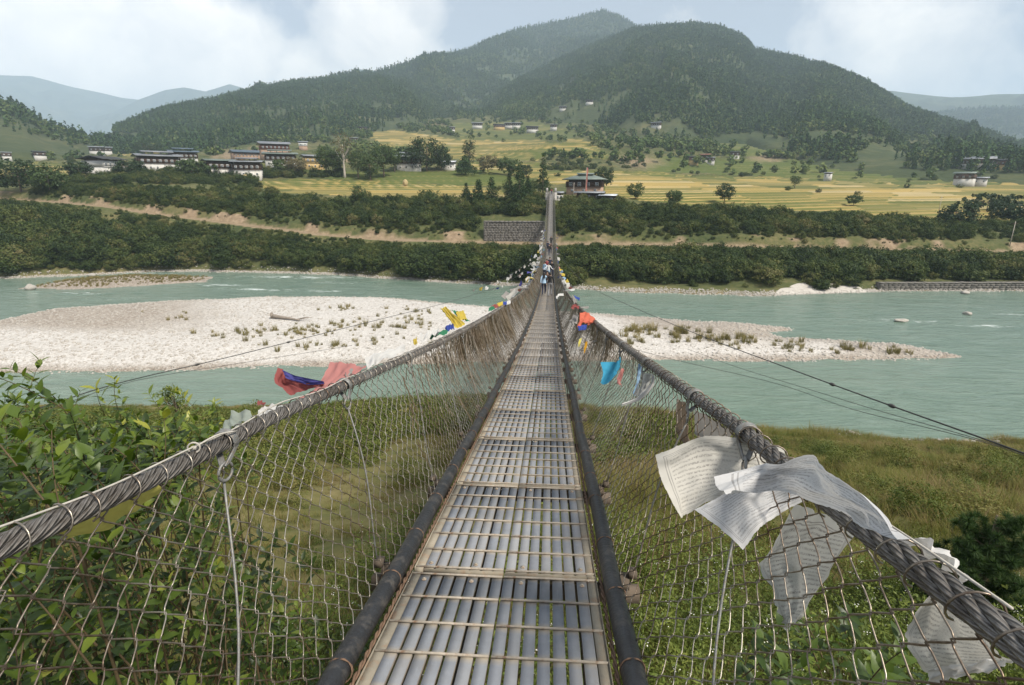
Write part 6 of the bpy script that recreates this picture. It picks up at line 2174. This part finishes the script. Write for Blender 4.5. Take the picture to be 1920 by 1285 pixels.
# large white printed flags over the right handrail
cloth([[(1229, 854, 2.02), (1275, 833, 2.03), (1327, 819, 2.04), (1390, 822, 2.05), (1432, 829, 2.06), (1470, 843, 2.02)],
       [(1237, 895, 1.98), (1290, 872, 2.02), (1345, 862, 2.02), (1400, 868, 2.01), (1440, 880, 2.0), (1480, 880, 1.96)],
       [(1255, 935, 1.93), (1300, 915, 1.96), (1345, 905, 1.96), (1390, 905, 1.95), (1435, 905, 1.94), (1485, 905, 1.92)],
       [(1277, 972, 1.88), (1292, 962, 1.90), (1320, 945, 1.90), (1360, 930, 1.90), (1420, 920, 1.90), (1480, 920, 1.90)]],
      'cream', 'largest cream printed flag blown flat over the right handrail', wr=0.024, seed=1, nu=60, nv=44, freq=5)
cloth([[(1303, 957, 1.84), (1360, 925, 1.84), (1420, 895, 1.84), (1480, 870, 1.84)],
       [(1340, 985, 1.76), (1395, 950, 1.79), (1445, 925, 1.80), (1500, 905, 1.80)],
       [(1393, 1026, 1.66), (1428, 990, 1.72), (1465, 962, 1.75), (1515, 934, 1.78)]],
      'white', 'white printed flag hanging to a point below the largest cream flag', wr=0.022, seed=2, nu=50, nv=36, freq=5)
cloth([[on_rail(*q) for q in row] for row in [[(1339, 893, 1.66), (1420, 880, 1.70), (1475, 866, 1.74), (1516, 853, 1.78), (1545, 872, 1.72), (1572, 892, 1.66), (1612, 930, 1.56), (1650, 968, 1.46), (1699, 1010, 1.36)],
       [(1352, 915, 1.60), (1410, 900, 1.64), (1462, 890, 1.66), (1512, 885, 1.66), (1548, 905, 1.60), (1580, 930, 1.54), (1615, 955, 1.47), (1655, 985, 1.40), (1700, 1012, 1.33)],
       [(1374, 927, 1.55), (1410, 922, 1.57), (1448, 917, 1.58), (1508, 933, 1.54), (1545, 948, 1.50), (1575, 963, 1.46), (1610, 980, 1.41), (1645, 994, 1.37), (1698, 1014, 1.31)]]],
      'white', 'topmost white printed flag stretched along the right handrail', wr=0.018, seed=3, nu=80, nv=30, freq=7)


def sx(px, py, X):
    return ('p', *atX(px, py, X))


cloth([[sx(1490, 945, 1.13), sx(1545, 965, 1.12), sx(1606, 999, 1.11)], [sx(1446, 1030, 1.15), sx(1510, 1010, 1.18), sx(1585, 1030, 1.15)], [sx(1423, 1064, 1.15), sx(1490, 1055, 1.20), sx(1560, 1065, 1.17)],
       [sx(1450, 1107, 1.15), sx(1500, 1095, 1.18), sx(1545, 1092, 1.16)], [sx(1462, 1150, 1.14), sx(1490, 1145, 1.17), sx(1515, 1140, 1.15)], [sx(1470, 1180, 1.14), sx(1480, 1172, 1.15), sx(1500, 1157, 1.14)]],
      'grey', 'grey flag hanging behind the right netting under the white flags', wr=0.012, seed=4, nu=26, nv=34)
cloth([[sx(1747, 1108, 1.12), sx(1775, 1120, 1.11), sx(1803, 1136, 1.10)], [sx(1714, 1160, 1.15), sx(1780, 1165, 1.17), sx(1845, 1190, 1.13)], [sx(1701, 1207, 1.15), sx(1780, 1215, 1.18), sx(1878, 1225, 1.14)], [sx(1736, 1262, 1.14), sx(1800, 1255, 1.17), sx(1896, 1245, 1.14)]],
      'cream', 'pale printed flag behind the netting at the lower right corner', wr=0.012, seed=5, nu=26, nv=22)
cloth([[sx(1690, 1003, 1.03), sx(1735, 1012, 1.03), sx(1785, 1052, 1.03), sx(1812, 1085, 1.02)], [sx(1700, 1022, 1.06), sx(1740, 1040, 1.06), sx(1780, 1065, 1.06), sx(1810, 1094, 1.05)]],
      'plainwhite', 'rolled white rag lying on the right handrail near the corner', 'rag', wr=0.02, seed=6, nu=24, nv=8)
cloth([[sx(1736, 1258, 1.09), sx(1800, 1246, 1.09), sx(1880, 1235, 1.09)], [sx(1740, 1284, 1.10), sx(1810, 1268, 1.10), sx(1885, 1250, 1.10)]], 'plainwhite', 'white twisted rag at the very bottom right', 'rag', wr=0.015, seed=7, nu=24, nv=8)
# grey cloth caught under the right handrail before the white flags
cloth([[sx(1300, 765, 1.05), sx(1335, 785, 1.05), sx(1372, 808, 1.05)], [sx(1302, 800, 1.10), sx(1330, 818, 1.12), sx(1362, 830, 1.10)], [sx(1308, 822, 1.11), sx(1335, 836, 1.13), sx(1358, 845, 1.10)]], 'dirty', 'grey cloth caught under the right handrail behind the white flags', 'rag', wr=0.014, seed=8)
cloth([[sx(1272, 748, 1.06), sx(1290, 760, 1.06)], [sx(1268, 800, 1.09), sx(1290, 812, 1.09)], [sx(1288, 845, 1.09), sx(1303, 850, 1.09)]], 'brown', 'dark frayed cloth strip hanging at the right handrail', 'rag', wr=0.02, seed=9, nu=10, nv=16)
# coloured scraps along the right netting
cloth([[(1128, 679, 5.3), (1145, 679, 5.4), (1158, 679, 5.5), (1164, 664, 5.7)], [(1130, 700, 5.25), (1145, 700, 5.3), (1155, 695, 5.4), (1164, 684, 5.6)], [(1126, 718, 5.1), (1138, 720, 5.15), (1152, 706, 5.3), (1161, 692, 5.5)]], 'sky', 'bright sky blue flag on the right netting', wr=0.012, seed=10)
cloth([[(1087, 586, 9.2), (1097, 587, 9.4), (1106, 588, 9.6), (1115, 598, 9.8)], [(1088, 598, 9.1), (1097, 600, 9.2), (1106, 603, 9.4), (1110, 606, 9.5)], [(1081, 616, 8.9), (1090, 607, 9.0), (1098, 606, 9.1), (1104, 607, 9.2)]], 'orange', 'orange red flag puffed out on the right handrail', wr=0.025, seed=11)
cloth([[(1083, 612, 8.8), (1101, 608, 8.9)], [(1085, 619, 8.7), (1098, 619, 8.8)]], 'blue', 'dark blue scrap right under the orange red flag', wr=0.02, seed=12, nu=12, nv=8)
cloth([[(1072, 574, 11.0), (1079, 571, 11.2), (1086, 575, 11.4)], [(1074, 580, 11.0), (1080, 578, 11.2), (1086, 580, 11.3)]], 'red', 'small red scrap on the right handrail beyond the orange flag', wr=0.03, seed=13, nu=12, nv=8)
cloth([[(1224, 699, 3.9), (1226, 705, 3.9)], [(1218, 722, 3.8), (1223, 726, 3.8)], [(1195, 745, 3.75), (1200, 750, 3.75)], [(1165, 758, 3.7), (1167, 762, 3.7)]], 'plainwhite', 'pale horn shaped twist of cloth swinging from the right handrail', 'rag', wr=0.008, seed=14, nu=8, nv=20)
cloth([[(1205, 700, 4.1), (1222, 702, 4.0)], [(1200, 725, 4.05), (1216, 722, 4.0)], [(1190, 742, 4.0), (1200, 744, 3.95)]], 'grey', 'grey cloth above the horn shaped twist', 'rag', wr=0.02, seed=15, nu=12, nv=12)
cloth([[(1198, 683, 4.5), (1203, 688, 4.5)], [(1194, 712, 4.4), (1200, 716, 4.4)], [(1186, 738, 4.3), (1191, 742, 4.3)]], 'paleblue', 'narrow pale blue strip on the right netting', 'rag', wr=0.02, seed=16, nu=8, nv=16)
cloth([[(1166, 690, 5.2), (1171, 694, 5.2)], [(1158, 710, 5.1), (1164, 716, 5.1)], [(1160, 722, 5.05), (1166, 722, 5.05)]], 'pink', 'small faded pink strip beside the sky blue flag', 'rag', wr=0.02, seed=17, nu=8, nv=12)
cloth([[(1098, 640, 7.6), (1102, 641, 7.6)], [(1096, 652, 7.5), (1099, 654, 7.5)], [(1094, 662, 7.4), (1097, 662, 7.4)]], 'ochre', 'tiny ochre strip on the right netting', 'rag', wr=0.02, seed=18, nu=8, nv=10)
cloth([[(1086, 636, 7.9), (1092, 633, 8.0)], [(1083, 650, 7.7), (1087, 650, 7.7)]], 'paleyellow', 'tiny yellow strip left of the ochre strip', 'rag', wr=0.02, seed=19, nu=8, nv=8)
cloth([[(1092, 644, 7.5), (1120, 637, 8.2)], [(1094, 647, 7.5), (1120, 640, 8.2)]], 'dirty', 'grey twist stretched across the right netting', 'rag', wr=0.01, seed=20, nu=12, nv=4)
cloth([[(1043, 556, 21.0), (1048, 551, 21.5), (1057, 551, 22.0)], [(1044, 561, 21.0), (1049, 555, 21.4), (1057, 555, 21.8)]], 'plainwhite', 'white scarf tied on the right handrail near the walkers', 'rag', wr=0.02, seed=21, nu=12, nv=6)
cloth([[(1074, 592, 10.2), (1086, 590, 10.0)], [(1068, 606, 10.0), (1080, 607, 9.7)]], 'dirty', 'grey rag left of the orange red flag', 'rag', wr=0.04, seed=22, nu=12, nv=10)
# left handrail
cloth([[(523, 686, 3.6), (535, 700, 3.6), (560, 708, 3.5), (605, 716, 3.3)], [(516, 714, 3.5), (535, 718, 3.55), (565, 722, 3.45), (606, 719, 3.28)], [(542, 741, 3.4), (560, 737, 3.4), (580, 730, 3.35), (607, 721, 3.25)]], 'red', 'dull red cloth curling outward over the left handrail', wr=0.015, seed=30)
cloth([[(528, 693, 3.56), (550, 703, 3.5), (575, 709, 3.4), (606, 715, 3.24)], [(537, 710, 3.5), (555, 716, 3.46), (578, 722, 3.36), (607, 720, 3.22)]], 'violet', 'violet blue cloth lying inside the dull red one', wr=0.008, seed=31)
cloth([[(620, 679, 3.9), (650, 681, 3.7), (688, 690, 3.5)], [(609, 700, 3.6), (640, 702, 3.5), (668, 704, 3.35)], [(585, 733, 3.3), (610, 725, 3.2), (642, 716, 3.15)], [(549, 754, 3.0), (575, 748, 2.95), (610, 735, 2.98)]], 'pink', 'faded pink cloth trailing along the left handrail', wr=0.012, seed=32)
cloth([[(684, 675, 3.9), (705, 663, 4.2), (726, 656, 4.5), (758, 648, 4.9)], [(690, 690, 3.6), (710, 680, 3.9), (735, 670, 4.3), (760, 657, 4.7)]], 'plainwhite', 'crumpled white cloth on the left handrail beyond the pink one', 'rag', wr=0.025, seed=33, nu=24, nv=10)
cloth([[(645, 700, 3.4), (665, 690, 3.6), (684, 684, 3.7)], [(652, 708, 3.35), (670, 697, 3.5), (686, 690, 3.6)]], 'dirty', 'dark grey rag between the pink and white cloths', 'rag', wr=0.02, seed=34, nu=14, nv=8)
cloth([[(484, 770, 2.7), (505, 760, 2.8), (535, 765, 2.7)], [(482, 786, 2.6), (505, 778, 2.6), (530, 775, 2.6)]], 'plainwhite', 'whitish scrap fluttering behind the left handrail', 'rag', wr=0.02, seed=35, nu=14, nv=8)
cloth([[(482, 754, 2.75), (488, 752, 2.8), (496, 758, 2.8)], [(484, 759, 2.7), (490, 758, 2.72), (496, 762, 2.75)]], 'red', 'small red tip above the whitish scrap', 'rag', wr=0.01, seed=36, nu=8, nv=6)
cloth([[(412, 800, 2.4), (435, 778, 2.55), (470, 772, 2.5)], [(420, 815, 2.3), (440, 800, 2.35), (468, 788, 2.4)]], 'palegreen', 'pale green scrap fluttering behind the left handrail', 'rag', wr=0.02, seed=37, nu=14, nv=8)
cloth([[sx(294, 904, -1.02), sx(234, 929, -1.0), sx(170, 966, -1.0), sx(110, 996, -0.98)], [sx(309, 922, -1.04), sx(255, 955, -1.06), sx(200, 990, -1.05), sx(118, 1014, -1.0)]], 'paleyellow', 'faded yellow cloth rolled under the left handrail', 'rag', wr=0.010, seed=38, nu=26, nv=10)
cloth([[sx(415, 872, -1.04), sx(395, 890, -1.05)], [sx(406, 880, -1.04), sx(376, 912, -1.06)]], 'paleyellow', 'short yellow strip by the first left hanger', 'rag', wr=0.01, seed=39, nu=10, nv=6)
cloth([[(826, 579, 8.6), (837, 575, 8.7)], [(840, 596, 8.2), (852, 590, 8.3)], [(854, 617, 7.8), (872, 609, 8.0)]], 'yellow', 'bright yellow flag standing off the left handrail', wr=0.02, seed=40)
cloth([[(854, 584, 8.8), (868, 582, 9.0)], [(862, 601, 8.4), (876, 598, 8.6)]], 'yellow', 'second smaller yellow flag behind the bright yellow one', wr=0.02, seed=41, nu=14, nv=12)
cloth([[(847, 582, 8.9), (862, 585, 8.9)], [(862, 598, 8.5), (882, 604, 8.6)]], 'green', 'green flag between the two yellow flags', wr=0.02, seed=42, nu=14, nv=12)
cloth([[(833, 613, 7.9), (850, 606, 8.0)], [(838, 622, 7.7), (852, 617, 7.8)]], 'blue', 'blue scrap below the bright yellow flag', wr=0.02, seed=43, nu=12, nv=8)
cloth([[(800, 628, 7.2), (820, 622, 7.5), (842, 618, 7.8)], [(804, 635, 7.0), (820, 630, 7.2), (838, 626, 7.5)]], 'green', 'green flag streaming outward below the yellow flags', wr=0.02, seed=44, nu=16, nv=8)
cloth([[(774, 637, 6.4), (781, 634, 6.5)], [(776, 647, 6.2), (783, 646, 6.2)]], 'yellow', 'tiny yellow scrap on the left handrail', wr=0.02, seed=45, nu=10, nv=8)
cloth([[(786, 630, 6.9), (805, 622, 7.2), (822, 616, 7.5)], [(790, 642, 6.6), (806, 634, 6.9), (824, 624, 7.2)]], 'plainwhite', 'dirty white cloth next to the streaming green flag', 'rag', wr=0.04, seed=46, nu=14, nv=8)
for k, (x, y, Y, c) in enumerate(((916, 577, 13.2, 'green'), (923, 573, 13.8, 'red'), (931, 569, 14.4, 'yellow'), (939, 568, 15.2, 'blue'), (946, 566, 15.8, 'plainwhite'))):
    cloth([[(x, y, Y), (x + 10, y - 3, Y + .6)], [(x + 1, y + 7, Y - .2), (x + 12, y + 3, Y + .4)]], c, 'small %s flag in the five colour string on the left handrail' % {'plainwhite': 'white'}.get(c, c), wr=0.04, seed=50 + k, nu=10, nv=8, group='five colour string')

# many small faded flags farther along both handrails
r = np.random.default_rng(71)
NAMES = {'plainwhite': 'white', 'cream': 'cream', 'yellow': 'yellow', 'green': 'green', 'blue': 'blue', 'pink': 'pink', 'dirty': 'grey', 'palegreen': 'pale green', 'paleblue': 'pale blue', 'brown': 'brown', 'red': 'red', 'violet': 'violet', 'ochre': 'ochre'}
flag_meshes = {}


def small_flag(pt, side, c, where, up_=False, size=0.34):
    key = (c, int(r.integers(0, 3)))
    if key not in flag_meshes:
        rr = np.random.default_rng(sum(map(ord, c)) % 97 + key[1])
        U, V = np.meshgrid(np.linspace(0, 1, 7), np.linspace(0, 1, 7))
        X = U + 0.1 * np.sin(V * 4 + key[1])
        Y = 0.22 * np.sin(U * 7 + V * 3 + key[1] * 2) * V
        Z = -V * (0.9 + 0.1 * np.sin(U * 5)) + rr.normal(0, 0.03, U.shape)
        flag_meshes[key] = with_mat(make_mesh('prayer_flag', np.stack([X, Y, Z], -1), grid_quads(7, 7), smooth=True, uv=np.stack([U.ravel(), 1 - V.ravel()], -1)), CL[c])
    o = obj('prayer_flag', flag_meshes[key], None, None, pt, (r.normal(0, 0.5) + (side * -0.9 if up_ else 0), r.normal(0, 0.5), r.uniform(0.4, 2.4)))
    s = size * r.uniform(0.6, 1.3)
    o.scale = (s, s, s)
    tag(o, 'small %s prayer flag %s' % (NAMES[c], where), 'prayer flag', '%s flags %s' % (NAMES[c], where))


cols_ = ['plainwhite'] * 11 + ['cream'] * 7 + ['dirty'] * 9 + ['yellow', 'yellow', 'green', 'blue', 'pink', 'palegreen', 'paleblue', 'red', 'violet', 'brown']
for k in range(120):
    y = 20 + 92 * r.random() ** 1.15
    p_ = rail_pt(-1, y) + np.array([r.normal(-0.12, 0.14), 0, r.normal(0.07, 0.16)])
    small_flag(p_, -1, cols_[int(r.integers(0, len(cols_)))], 'on the left handrail ' + ('before the walkers' if y < 38 else 'beside the walkers' if y < 75 else 'towards the far bank'), True)
for k in range(46):
    y = 14 + 90 * r.random() ** 1.1
    p_ = rail_pt(1, y) + np.array([r.normal(0.02, 0.12), 0, r.normal(0.0, 0.12)])
    small_flag(p_, 1, cols_[int(r.integers(0, len(cols_)))], 'on the right handrail ' + ('before the walkers' if y < 38 else 'beyond the walkers'), True, 0.28)
# two strings of flags running down from the left handrail
for q, lst in enumerate(([(1005, 455, 92), (992, 488, 80), (965, 510, 70), (935, 527, 62), (880, 546, 55)], [(1003, 478, 84), (985, 505, 74), (950, 530, 62), (915, 546, 56)])):
    P = spline(from_px(lst), 40)
    line = tag(obj('flag_line', MB().tube(P, 0.012, 4).mesh('flag_line', True), M['guy']), 'upper cord of flags slanting down from the left handrail' if q == 0 else 'lower cord of flags slanting down from the left handrail', 'cord')
    for k in range(20 if q == 0 else 14):
        t = int(r.integers(1, 39))
        small_flag(P[t] - np.array([0, 0, .02]), -1, cols_[int(r.integers(0, len(cols_)))], 'on the ' + ('upper' if q == 0 else 'lower') + ' slanting cord', False, 0.30)

# threads, dry cords and shreds of old cloth tangled in the netting
M['shred'] = m_leaf('frayed_cloth_threads', [(0.075, 0.055, 0.036), (0.14, 0.105, 0.07), (0.21, 0.17, 0.125), (0.36, 0.33, 0.29)], 0.15, 0.9, 0.1, 0.0)
VV, QQ, AA, nn = [], [], [], 0
for s in (-1, 1):
    n = 9000 if s < 0 else 5000
    y = np.where(r.random(n) < 0.35, 3.5 + 12 * r.random(n) ** 0.8, 7 + 62 * r.random(n) ** 1.25)
    y = y[r.random(n) < (sstep(3.0, 9.0, y) if s < 0 else sstep(3.2, 8.0, y)) + 0.05]
    n = len(y)
    v0 = np.where(r.random(n) < 0.7, r.uniform(-0.02, 0.12, n), r.uniform(0, 0.6, n))
    ln = r.uniform(0.08, 0.55, n) * (0.6 if s > 0 else 0.8) * (1 + 0.5 * (y > 12))
    seg = 6
    t = np.linspace(0, 1, seg)
    v = np.clip(v0[:, None] + ln[:, None] * t[None] / 1.0, -0.02, 0.98)
    yy = y[:, None] + np.cumsum(r.normal(0, 0.018, (n, seg)), 1) + (r.normal(0, 0.16, (n, 1)) * t[None])
    P = side_sheet(s, yy, v)
    P[..., 0] += s * (r.normal(0.0, 0.02, (n, 1)) + 0.0)
    w = r.uniform(0.0018, 0.008, (n, 1)) * (1 + y[:, None] / 25) * (1 - 0.5 * t[None])
    L, R_ = P.copy(), P.copy()
    L[..., 1] -= w
    R_[..., 1] += w
    L[..., 0] += r.normal(0, 0.003, (n, 1))
    i = np.arange(n * seg * 2).reshape(n, seg, 2) + nn
    VV.append(np.stack([L, R_], 2).reshape(-1, 3))
    QQ.append(np.stack([i[:, :-1, 0], i[:, :-1, 1], i[:, 1:, 1], i[:, 1:, 0]], -1).reshape(-1, 4))
    AA.append(np.repeat(np.clip(r.random(n) * 0.9 + (0.15 if s > 0 else 0), 0, 1), seg - 1))
    nn += n * seg * 2
me = make_mesh('tangled_threads', np.concatenate(VV), np.concatenate(QQ), attrs={'v': ('FACE', np.concatenate(AA))})
tag(obj('tangled_threads', me, M['shred']), 'brown shreds and threads of old flags tangled in the netting', 'threads', kind='stuff')
# thin cord lying along the left cable with a knot, and cords along the right one
M['cord'] = m_plain('pale_cord', (0.44, 0.41, 0.36), 0.9, scale=30, var=0.2)
yr = np.arange(0.4, 7.0, 0.05)
B = rail_pt(-1, yr) + np.stack([0.012 * np.sin(yr * 5), 0 * yr, 0.036 + 0.006 * np.sin(yr * 9)], -1)
tag(obj('tied_cord', MB().tube(B, 0.003, 5).mesh('tied_cord', True), M['cord']), 'thin pale cord lying along the top of the left handrail', 'cord')
kn = MB()
c0 = rail_pt(-1, 1.62) + np.array([0.01, 0, 0.038])
rr = np.random.default_rng(4)
for q in range(5):
    a = np.linspace(0, 6.28, 14)
    n_ = rr.normal(size=3)
    n_ /= np.linalg.norm(n_)
    e1 = np.cross(n_, [0, 0, 1.0])
    e2 = np.cross(n_, e1)
    kn.tube(c0 + 0.018 * (np.cos(a)[:, None] * e1 + np.sin(a)[:, None] * e2), 0.0032, 5, False)
kn.tube(spline(np.stack([c0, c0 + [0.02, .1, .0], c0 + [.03, .2, -.03]]), 8), 0.0034, 5)
tag(obj('cord_knot', kn.mesh('cord_knot', True), M['cord']), 'whitish knot of cord tied on the near left handrail', 'knot')
yr = np.arange(0.85, 1.5, 0.02)
B = rail_pt(1, yr) + np.stack([0.02 + 0.01 * np.sin(yr * 4), 0 * yr, 0.038 + 0.006 * np.sin(yr * 7)], -1)
tag(obj('tied_cord', MB().tube(B, 0.003, 5).mesh('tied_cord', True), M['cord']), 'pale cord running along the top of the right handrail', 'cord')

# ------------------------------------------------------------------ people on the bridge
PM = {'skin': m_plain('skin', (0.42, 0.26, 0.19), 0.6, scale=10, var=0.08, bump=0.02), 'hair': m_plain('dark_hair', (0.018, 0.014, 0.012), 0.5, scale=20, var=0.3), 'black': m_plain('black_cloth', (0.018, 0.018, 0.02), 0.85, scale=6, var=0.3),
      'grey': m_plain('grey_trousers', (0.24, 0.24, 0.25), 0.85, scale=6, var=0.2), 'navy': m_plain('navy_trousers', (0.02, 0.026, 0.055), 0.85, scale=6, var=0.3), 'paleblue': m_plain('pale_blue_shirt', (0.38, 0.53, 0.68), 0.85, scale=6, var=0.15),
      'white': m_plain('white_shirt', (0.66, 0.66, 0.66), 0.85, scale=6, var=0.1), 'redtop': m_plain('dark_red_top', (0.28, 0.05, 0.06), 0.85, scale=6, var=0.2), 'shoe': m_plain('dark_shoe', (0.05, 0.045, 0.04), 0.7, scale=8), 'brown': m_plain('brown_coat', (0.09, 0.055, 0.04), 0.85, scale=6, var=0.2)}


def person(loc, heading, height, top, bottom, label, pose='walk', hair='short', seed=0, sleeves=True):
    s = height / 1.75
    st = 0.20 if pose == 'walk' else 0.05
    arm = {'walk': ((.24, .10, 1.17), (.25, .22, .96), (.25, .30, .90)), 'stand': ((.25, -.03, 1.17), (.24, .06, .95), (.24, .09, .88)), 'rail': ((.30, .10, 1.22), (.50, .16, 1.10), (.58, .18, 1.08)), 'camera': ((.24, .12, 1.24), (.14, .30, 1.40), (.10, .34, 1.46))}[pose]
    larm = [(-a[0], -a[1] if pose == 'walk' else a[1], a[2]) for a in arm]
    V = {'pel': (0, 0, .98), 'wai': (0, .005, 1.10), 'che': (0, .0, 1.30), 'up': (0, -.01, 1.42), 'nk': (0, 0, 1.50), 'hd': (0, .015, 1.585), 'hd2': (0, .012, 1.68), 'tp': (0, .0, 1.74),
         'rs': (.17, -.01, 1.43), 're': arm[0], 'rw': arm[1], 'rh': arm[2], 'ls': (-.17, -.01, 1.43), 'le': larm[0], 'lw': larm[1], 'lh': larm[2],
         'rhp': (.09, 0, .92), 'rk': (.095, st * .75 + .02, .51), 'ra': (.10, st * .65, .09), 'rf': (.11, st * .65 + .16, .035), 'lhp': (-.09, 0, .92), 'lk': (-.095, -st * .15 + .03, .50), 'la': (-.10, -st * 1.1, .10), 'lf': (-.11, -st * 1.1 + .15, .035)}
    E = [('pel', 'wai'), ('wai', 'che'), ('che', 'up'), ('up', 'nk'), ('nk', 'hd'), ('hd', 'hd2'), ('hd2', 'tp'), ('up', 'rs'), ('rs', 're'), ('re', 'rw'), ('rw', 'rh'), ('up', 'ls'), ('ls', 'le'), ('le', 'lw'), ('lw', 'lh'),
         ('pel', 'rhp'), ('rhp', 'rk'), ('rk', 'ra'), ('ra', 'rf'), ('pel', 'lhp'), ('lhp', 'lk'), ('lk', 'la'), ('la', 'lf')]
    Rr = {'pel': (.15, .11), 'wai': (.135, .10), 'che': (.155, .11), 'up': (.12, .085), 'nk': (.052, .055), 'hd': (.075, .085), 'hd2': (.082, .10), 'tp': (.04, .05), 'rs': (.065, .065), 're': (.047, .047), 'rw': (.033, .030), 'rh': (.038, .022),
          'rhp': (.095, .10), 'rk': (.062, .065), 'ra': (.042, .045), 'rf': (.045, .03)}
    keys = list(V)
    me = bpy.data.meshes.new('body')
    me.from_pydata([V[k] for k in keys], [(keys.index(a), keys.index(b)) for a, b in E], [])
    tmp = bpy.data.objects.new('body_tmp', me)
    COL.objects.link(tmp)
    md = tmp.modifiers.new('skin', 'SKIN')
    sd = me.skin_vertices[0].data
    for i, k in enumerate(keys):
        kk = k if k in Rr else 'r' + k[1:]
        sd[i].radius = Rr[kk]
        sd[i].use_root = (k == 'pel')
    ss = tmp.modifiers.new('sub', 'SUBSURF')
    ss.levels = ss.render_levels = 1
    dg = bpy.context.evaluated_depsgraph_get()
    body = bpy.data.meshes.new_from_object(tmp.evaluated_get(dg))
    bpy.data.objects.remove(tmp)
    mats = [PM['skin'], PM[top], PM[bottom], PM['shoe'], PM['hair']]
    body.materials.clear()
    for m_ in mats:
        body.materials.append(m_)
    hands = [np.array(V['rh']), np.array(V['lh'])]
    for p in body.polygons:
        c = np.array(p.center)
        if c[2] > 1.49:
            mi = 4 if (c[2] > 1.70 or c[1] < -0.02 and c[2] > 1.56) else 0
        elif min(np.linalg.norm(c - h_) for h_ in hands) < 0.085:
            mi = 0
        elif c[2] < 0.075:
            mi = 3
        elif c[2] < 0.99 and abs(c[0]) < 0.21:
            mi = 2
        else:
            mi = 1
        p.material_index = mi
        p.use_smooth = True
    body.name = 'body'
    root = tag(empty('person', loc, heading), label, 'person', 'people on the bridge')
    root.scale = (s, s, s)
    obj('body', body, None, root)
    mb = MB()
    a = np.linspace(0, 6.28, 11)[:-1]
    prof = [(1.775, .02, 0), (1.765, .06, 0), (1.73, .092, -.005), (1.67, .104, -.012), (1.61, .100, -.03)] + ([(1.5, .09, -.06), (1.38, .085, -.10), (1.28, .06, -.12)] if hair == 'long' else [(1.575, .075, -.045)])
    Vh = np.array([[r_ * math.cos(q), (r_ * 1.12 * math.sin(q) + oy) if (z > 1.66 or math.sin(q) < 0.1) else oy - 0.02, z] for z, r_, oy in prof for q in a])
    mb.add(Vh, [[i * 10 + j, i * 10 + (j + 1) % 10, (i + 1) * 10 + (j + 1) % 10, (i + 1) * 10 + j] for i in range(len(prof) - 1) for j in range(10)])
    obj('hair', mb.mesh('hair', True), PM['hair'], root)
    if hair == 'long' or top == 'paleblue':
        mb = MB()                    # loose hem of the shirt
        ring = [(1.12, .155, .115), (1.0, .175, .135), (.90, .19, .145)]
        Vs = np.array([[rx * math.cos(q), ry * math.sin(q), z] for z, rx, ry in ring for q in a])
        mb.add(Vs, [[i * 10 + j, i * 10 + (j + 1) % 10, (i + 1) * 10 + (j + 1) % 10, (i + 1) * 10 + j] for i in range(2) for j in range(10)])
        obj('shirt_hem', mb.mesh('shirt_hem', True), PM[top], root)
    return root


def on_deck(x, y):
    return (x, y, float(deck_z(y)) + 0.004)


person(on_deck(0.20, 39.5), 0.0, 1.70, 'black', 'grey', 'walker in black top and grey trousers, nearest on the bridge', 'walk')
person(on_deck(-0.24, 41.0), 0.05, 1.64, 'paleblue', 'navy', 'long haired walker in pale blue shirt beside the black topped one', 'walk', 'long')
person(on_deck(-0.02, 43.2), 3.0, 1.62, 'brown', 'black', 'long haired person in dark coat just ahead of the nearest couple', 'stand', 'long')
person(on_deck(0.02, 56.0), 3.1, 1.68, 'white', 'paleblue', 'person in white shirt with arms out to the rails', 'rail')
person(on_deck(-0.38, 57.5), 2.4, 1.70, 'paleblue', 'navy', 'person in pale blue shirt leaning at the left rail', 'stand')
person(on_deck(0.34, 59.0), 3.2, 1.70, 'black', 'navy', 'person in black at the right rail behind the white shirted one', 'stand')
person(on_deck(-0.20, 62.5), 3.1, 1.66, 'redtop', 'black', 'person in dark red top in the middle group', 'camera', 'long')
person(on_deck(0.12, 64.5), 3.1, 1.72, 'navy', 'black', 'tallest person in navy at the back of the middle group', 'stand')
person(on_deck(-0.05, 86.0), 3.1, 1.68, 'black', 'navy', 'front person of the far dark clothed group', 'walk')
person(on_deck(0.18, 88.5), 3.1, 1.70, 'brown', 'black', 'person in brown in the far dark clothed group', 'stand')
person(on_deck(-0.28, 91.0), 3.1, 1.66, 'navy', 'black', 'left person of the far dark clothed group', 'walk', 'long')
person(on_deck(0.22, 99.0), 3.1, 1.70, 'black', 'black', 'last walker alone behind the far group', 'walk')
person(on_deck(0.1, 172.0), 3.1, 1.68, 'redtop', 'navy', 'person at the far end of the bridge', 'stand')

# ------------------------------------------------------------------ valley haze: one closed box of thin air
m, nt = new_mat('valley_haze')
pv = nt.n('ShaderNodeVolumePrincipled', ins={'Color': (0.70, 0.86, 1.0, 1.0), 'Density': 0.00018, 'Anisotropy': 0.0})
pv.inputs['Density Attribute'].default_value = ''
om = nt.n('ShaderNodeOutputMaterial')
nt.l(pv.outputs[0], om.inputs['Volume'])
ztop = max(float(l_.cZ.max()) for l_ in LAYERS.values()) + 45.0
zlow = min(min(v.co.z for v in o.data.vertices) for o in COL.objects if o.get('kind') == 'structure') - 1.0
mb = MB().box(-9500, 8000, -60, 9800, zlow, ztop)
haze = tag(obj('haze', mb.mesh('haze'), m), 'thin blue haze filling the valley', 'haze', kind='stuff')
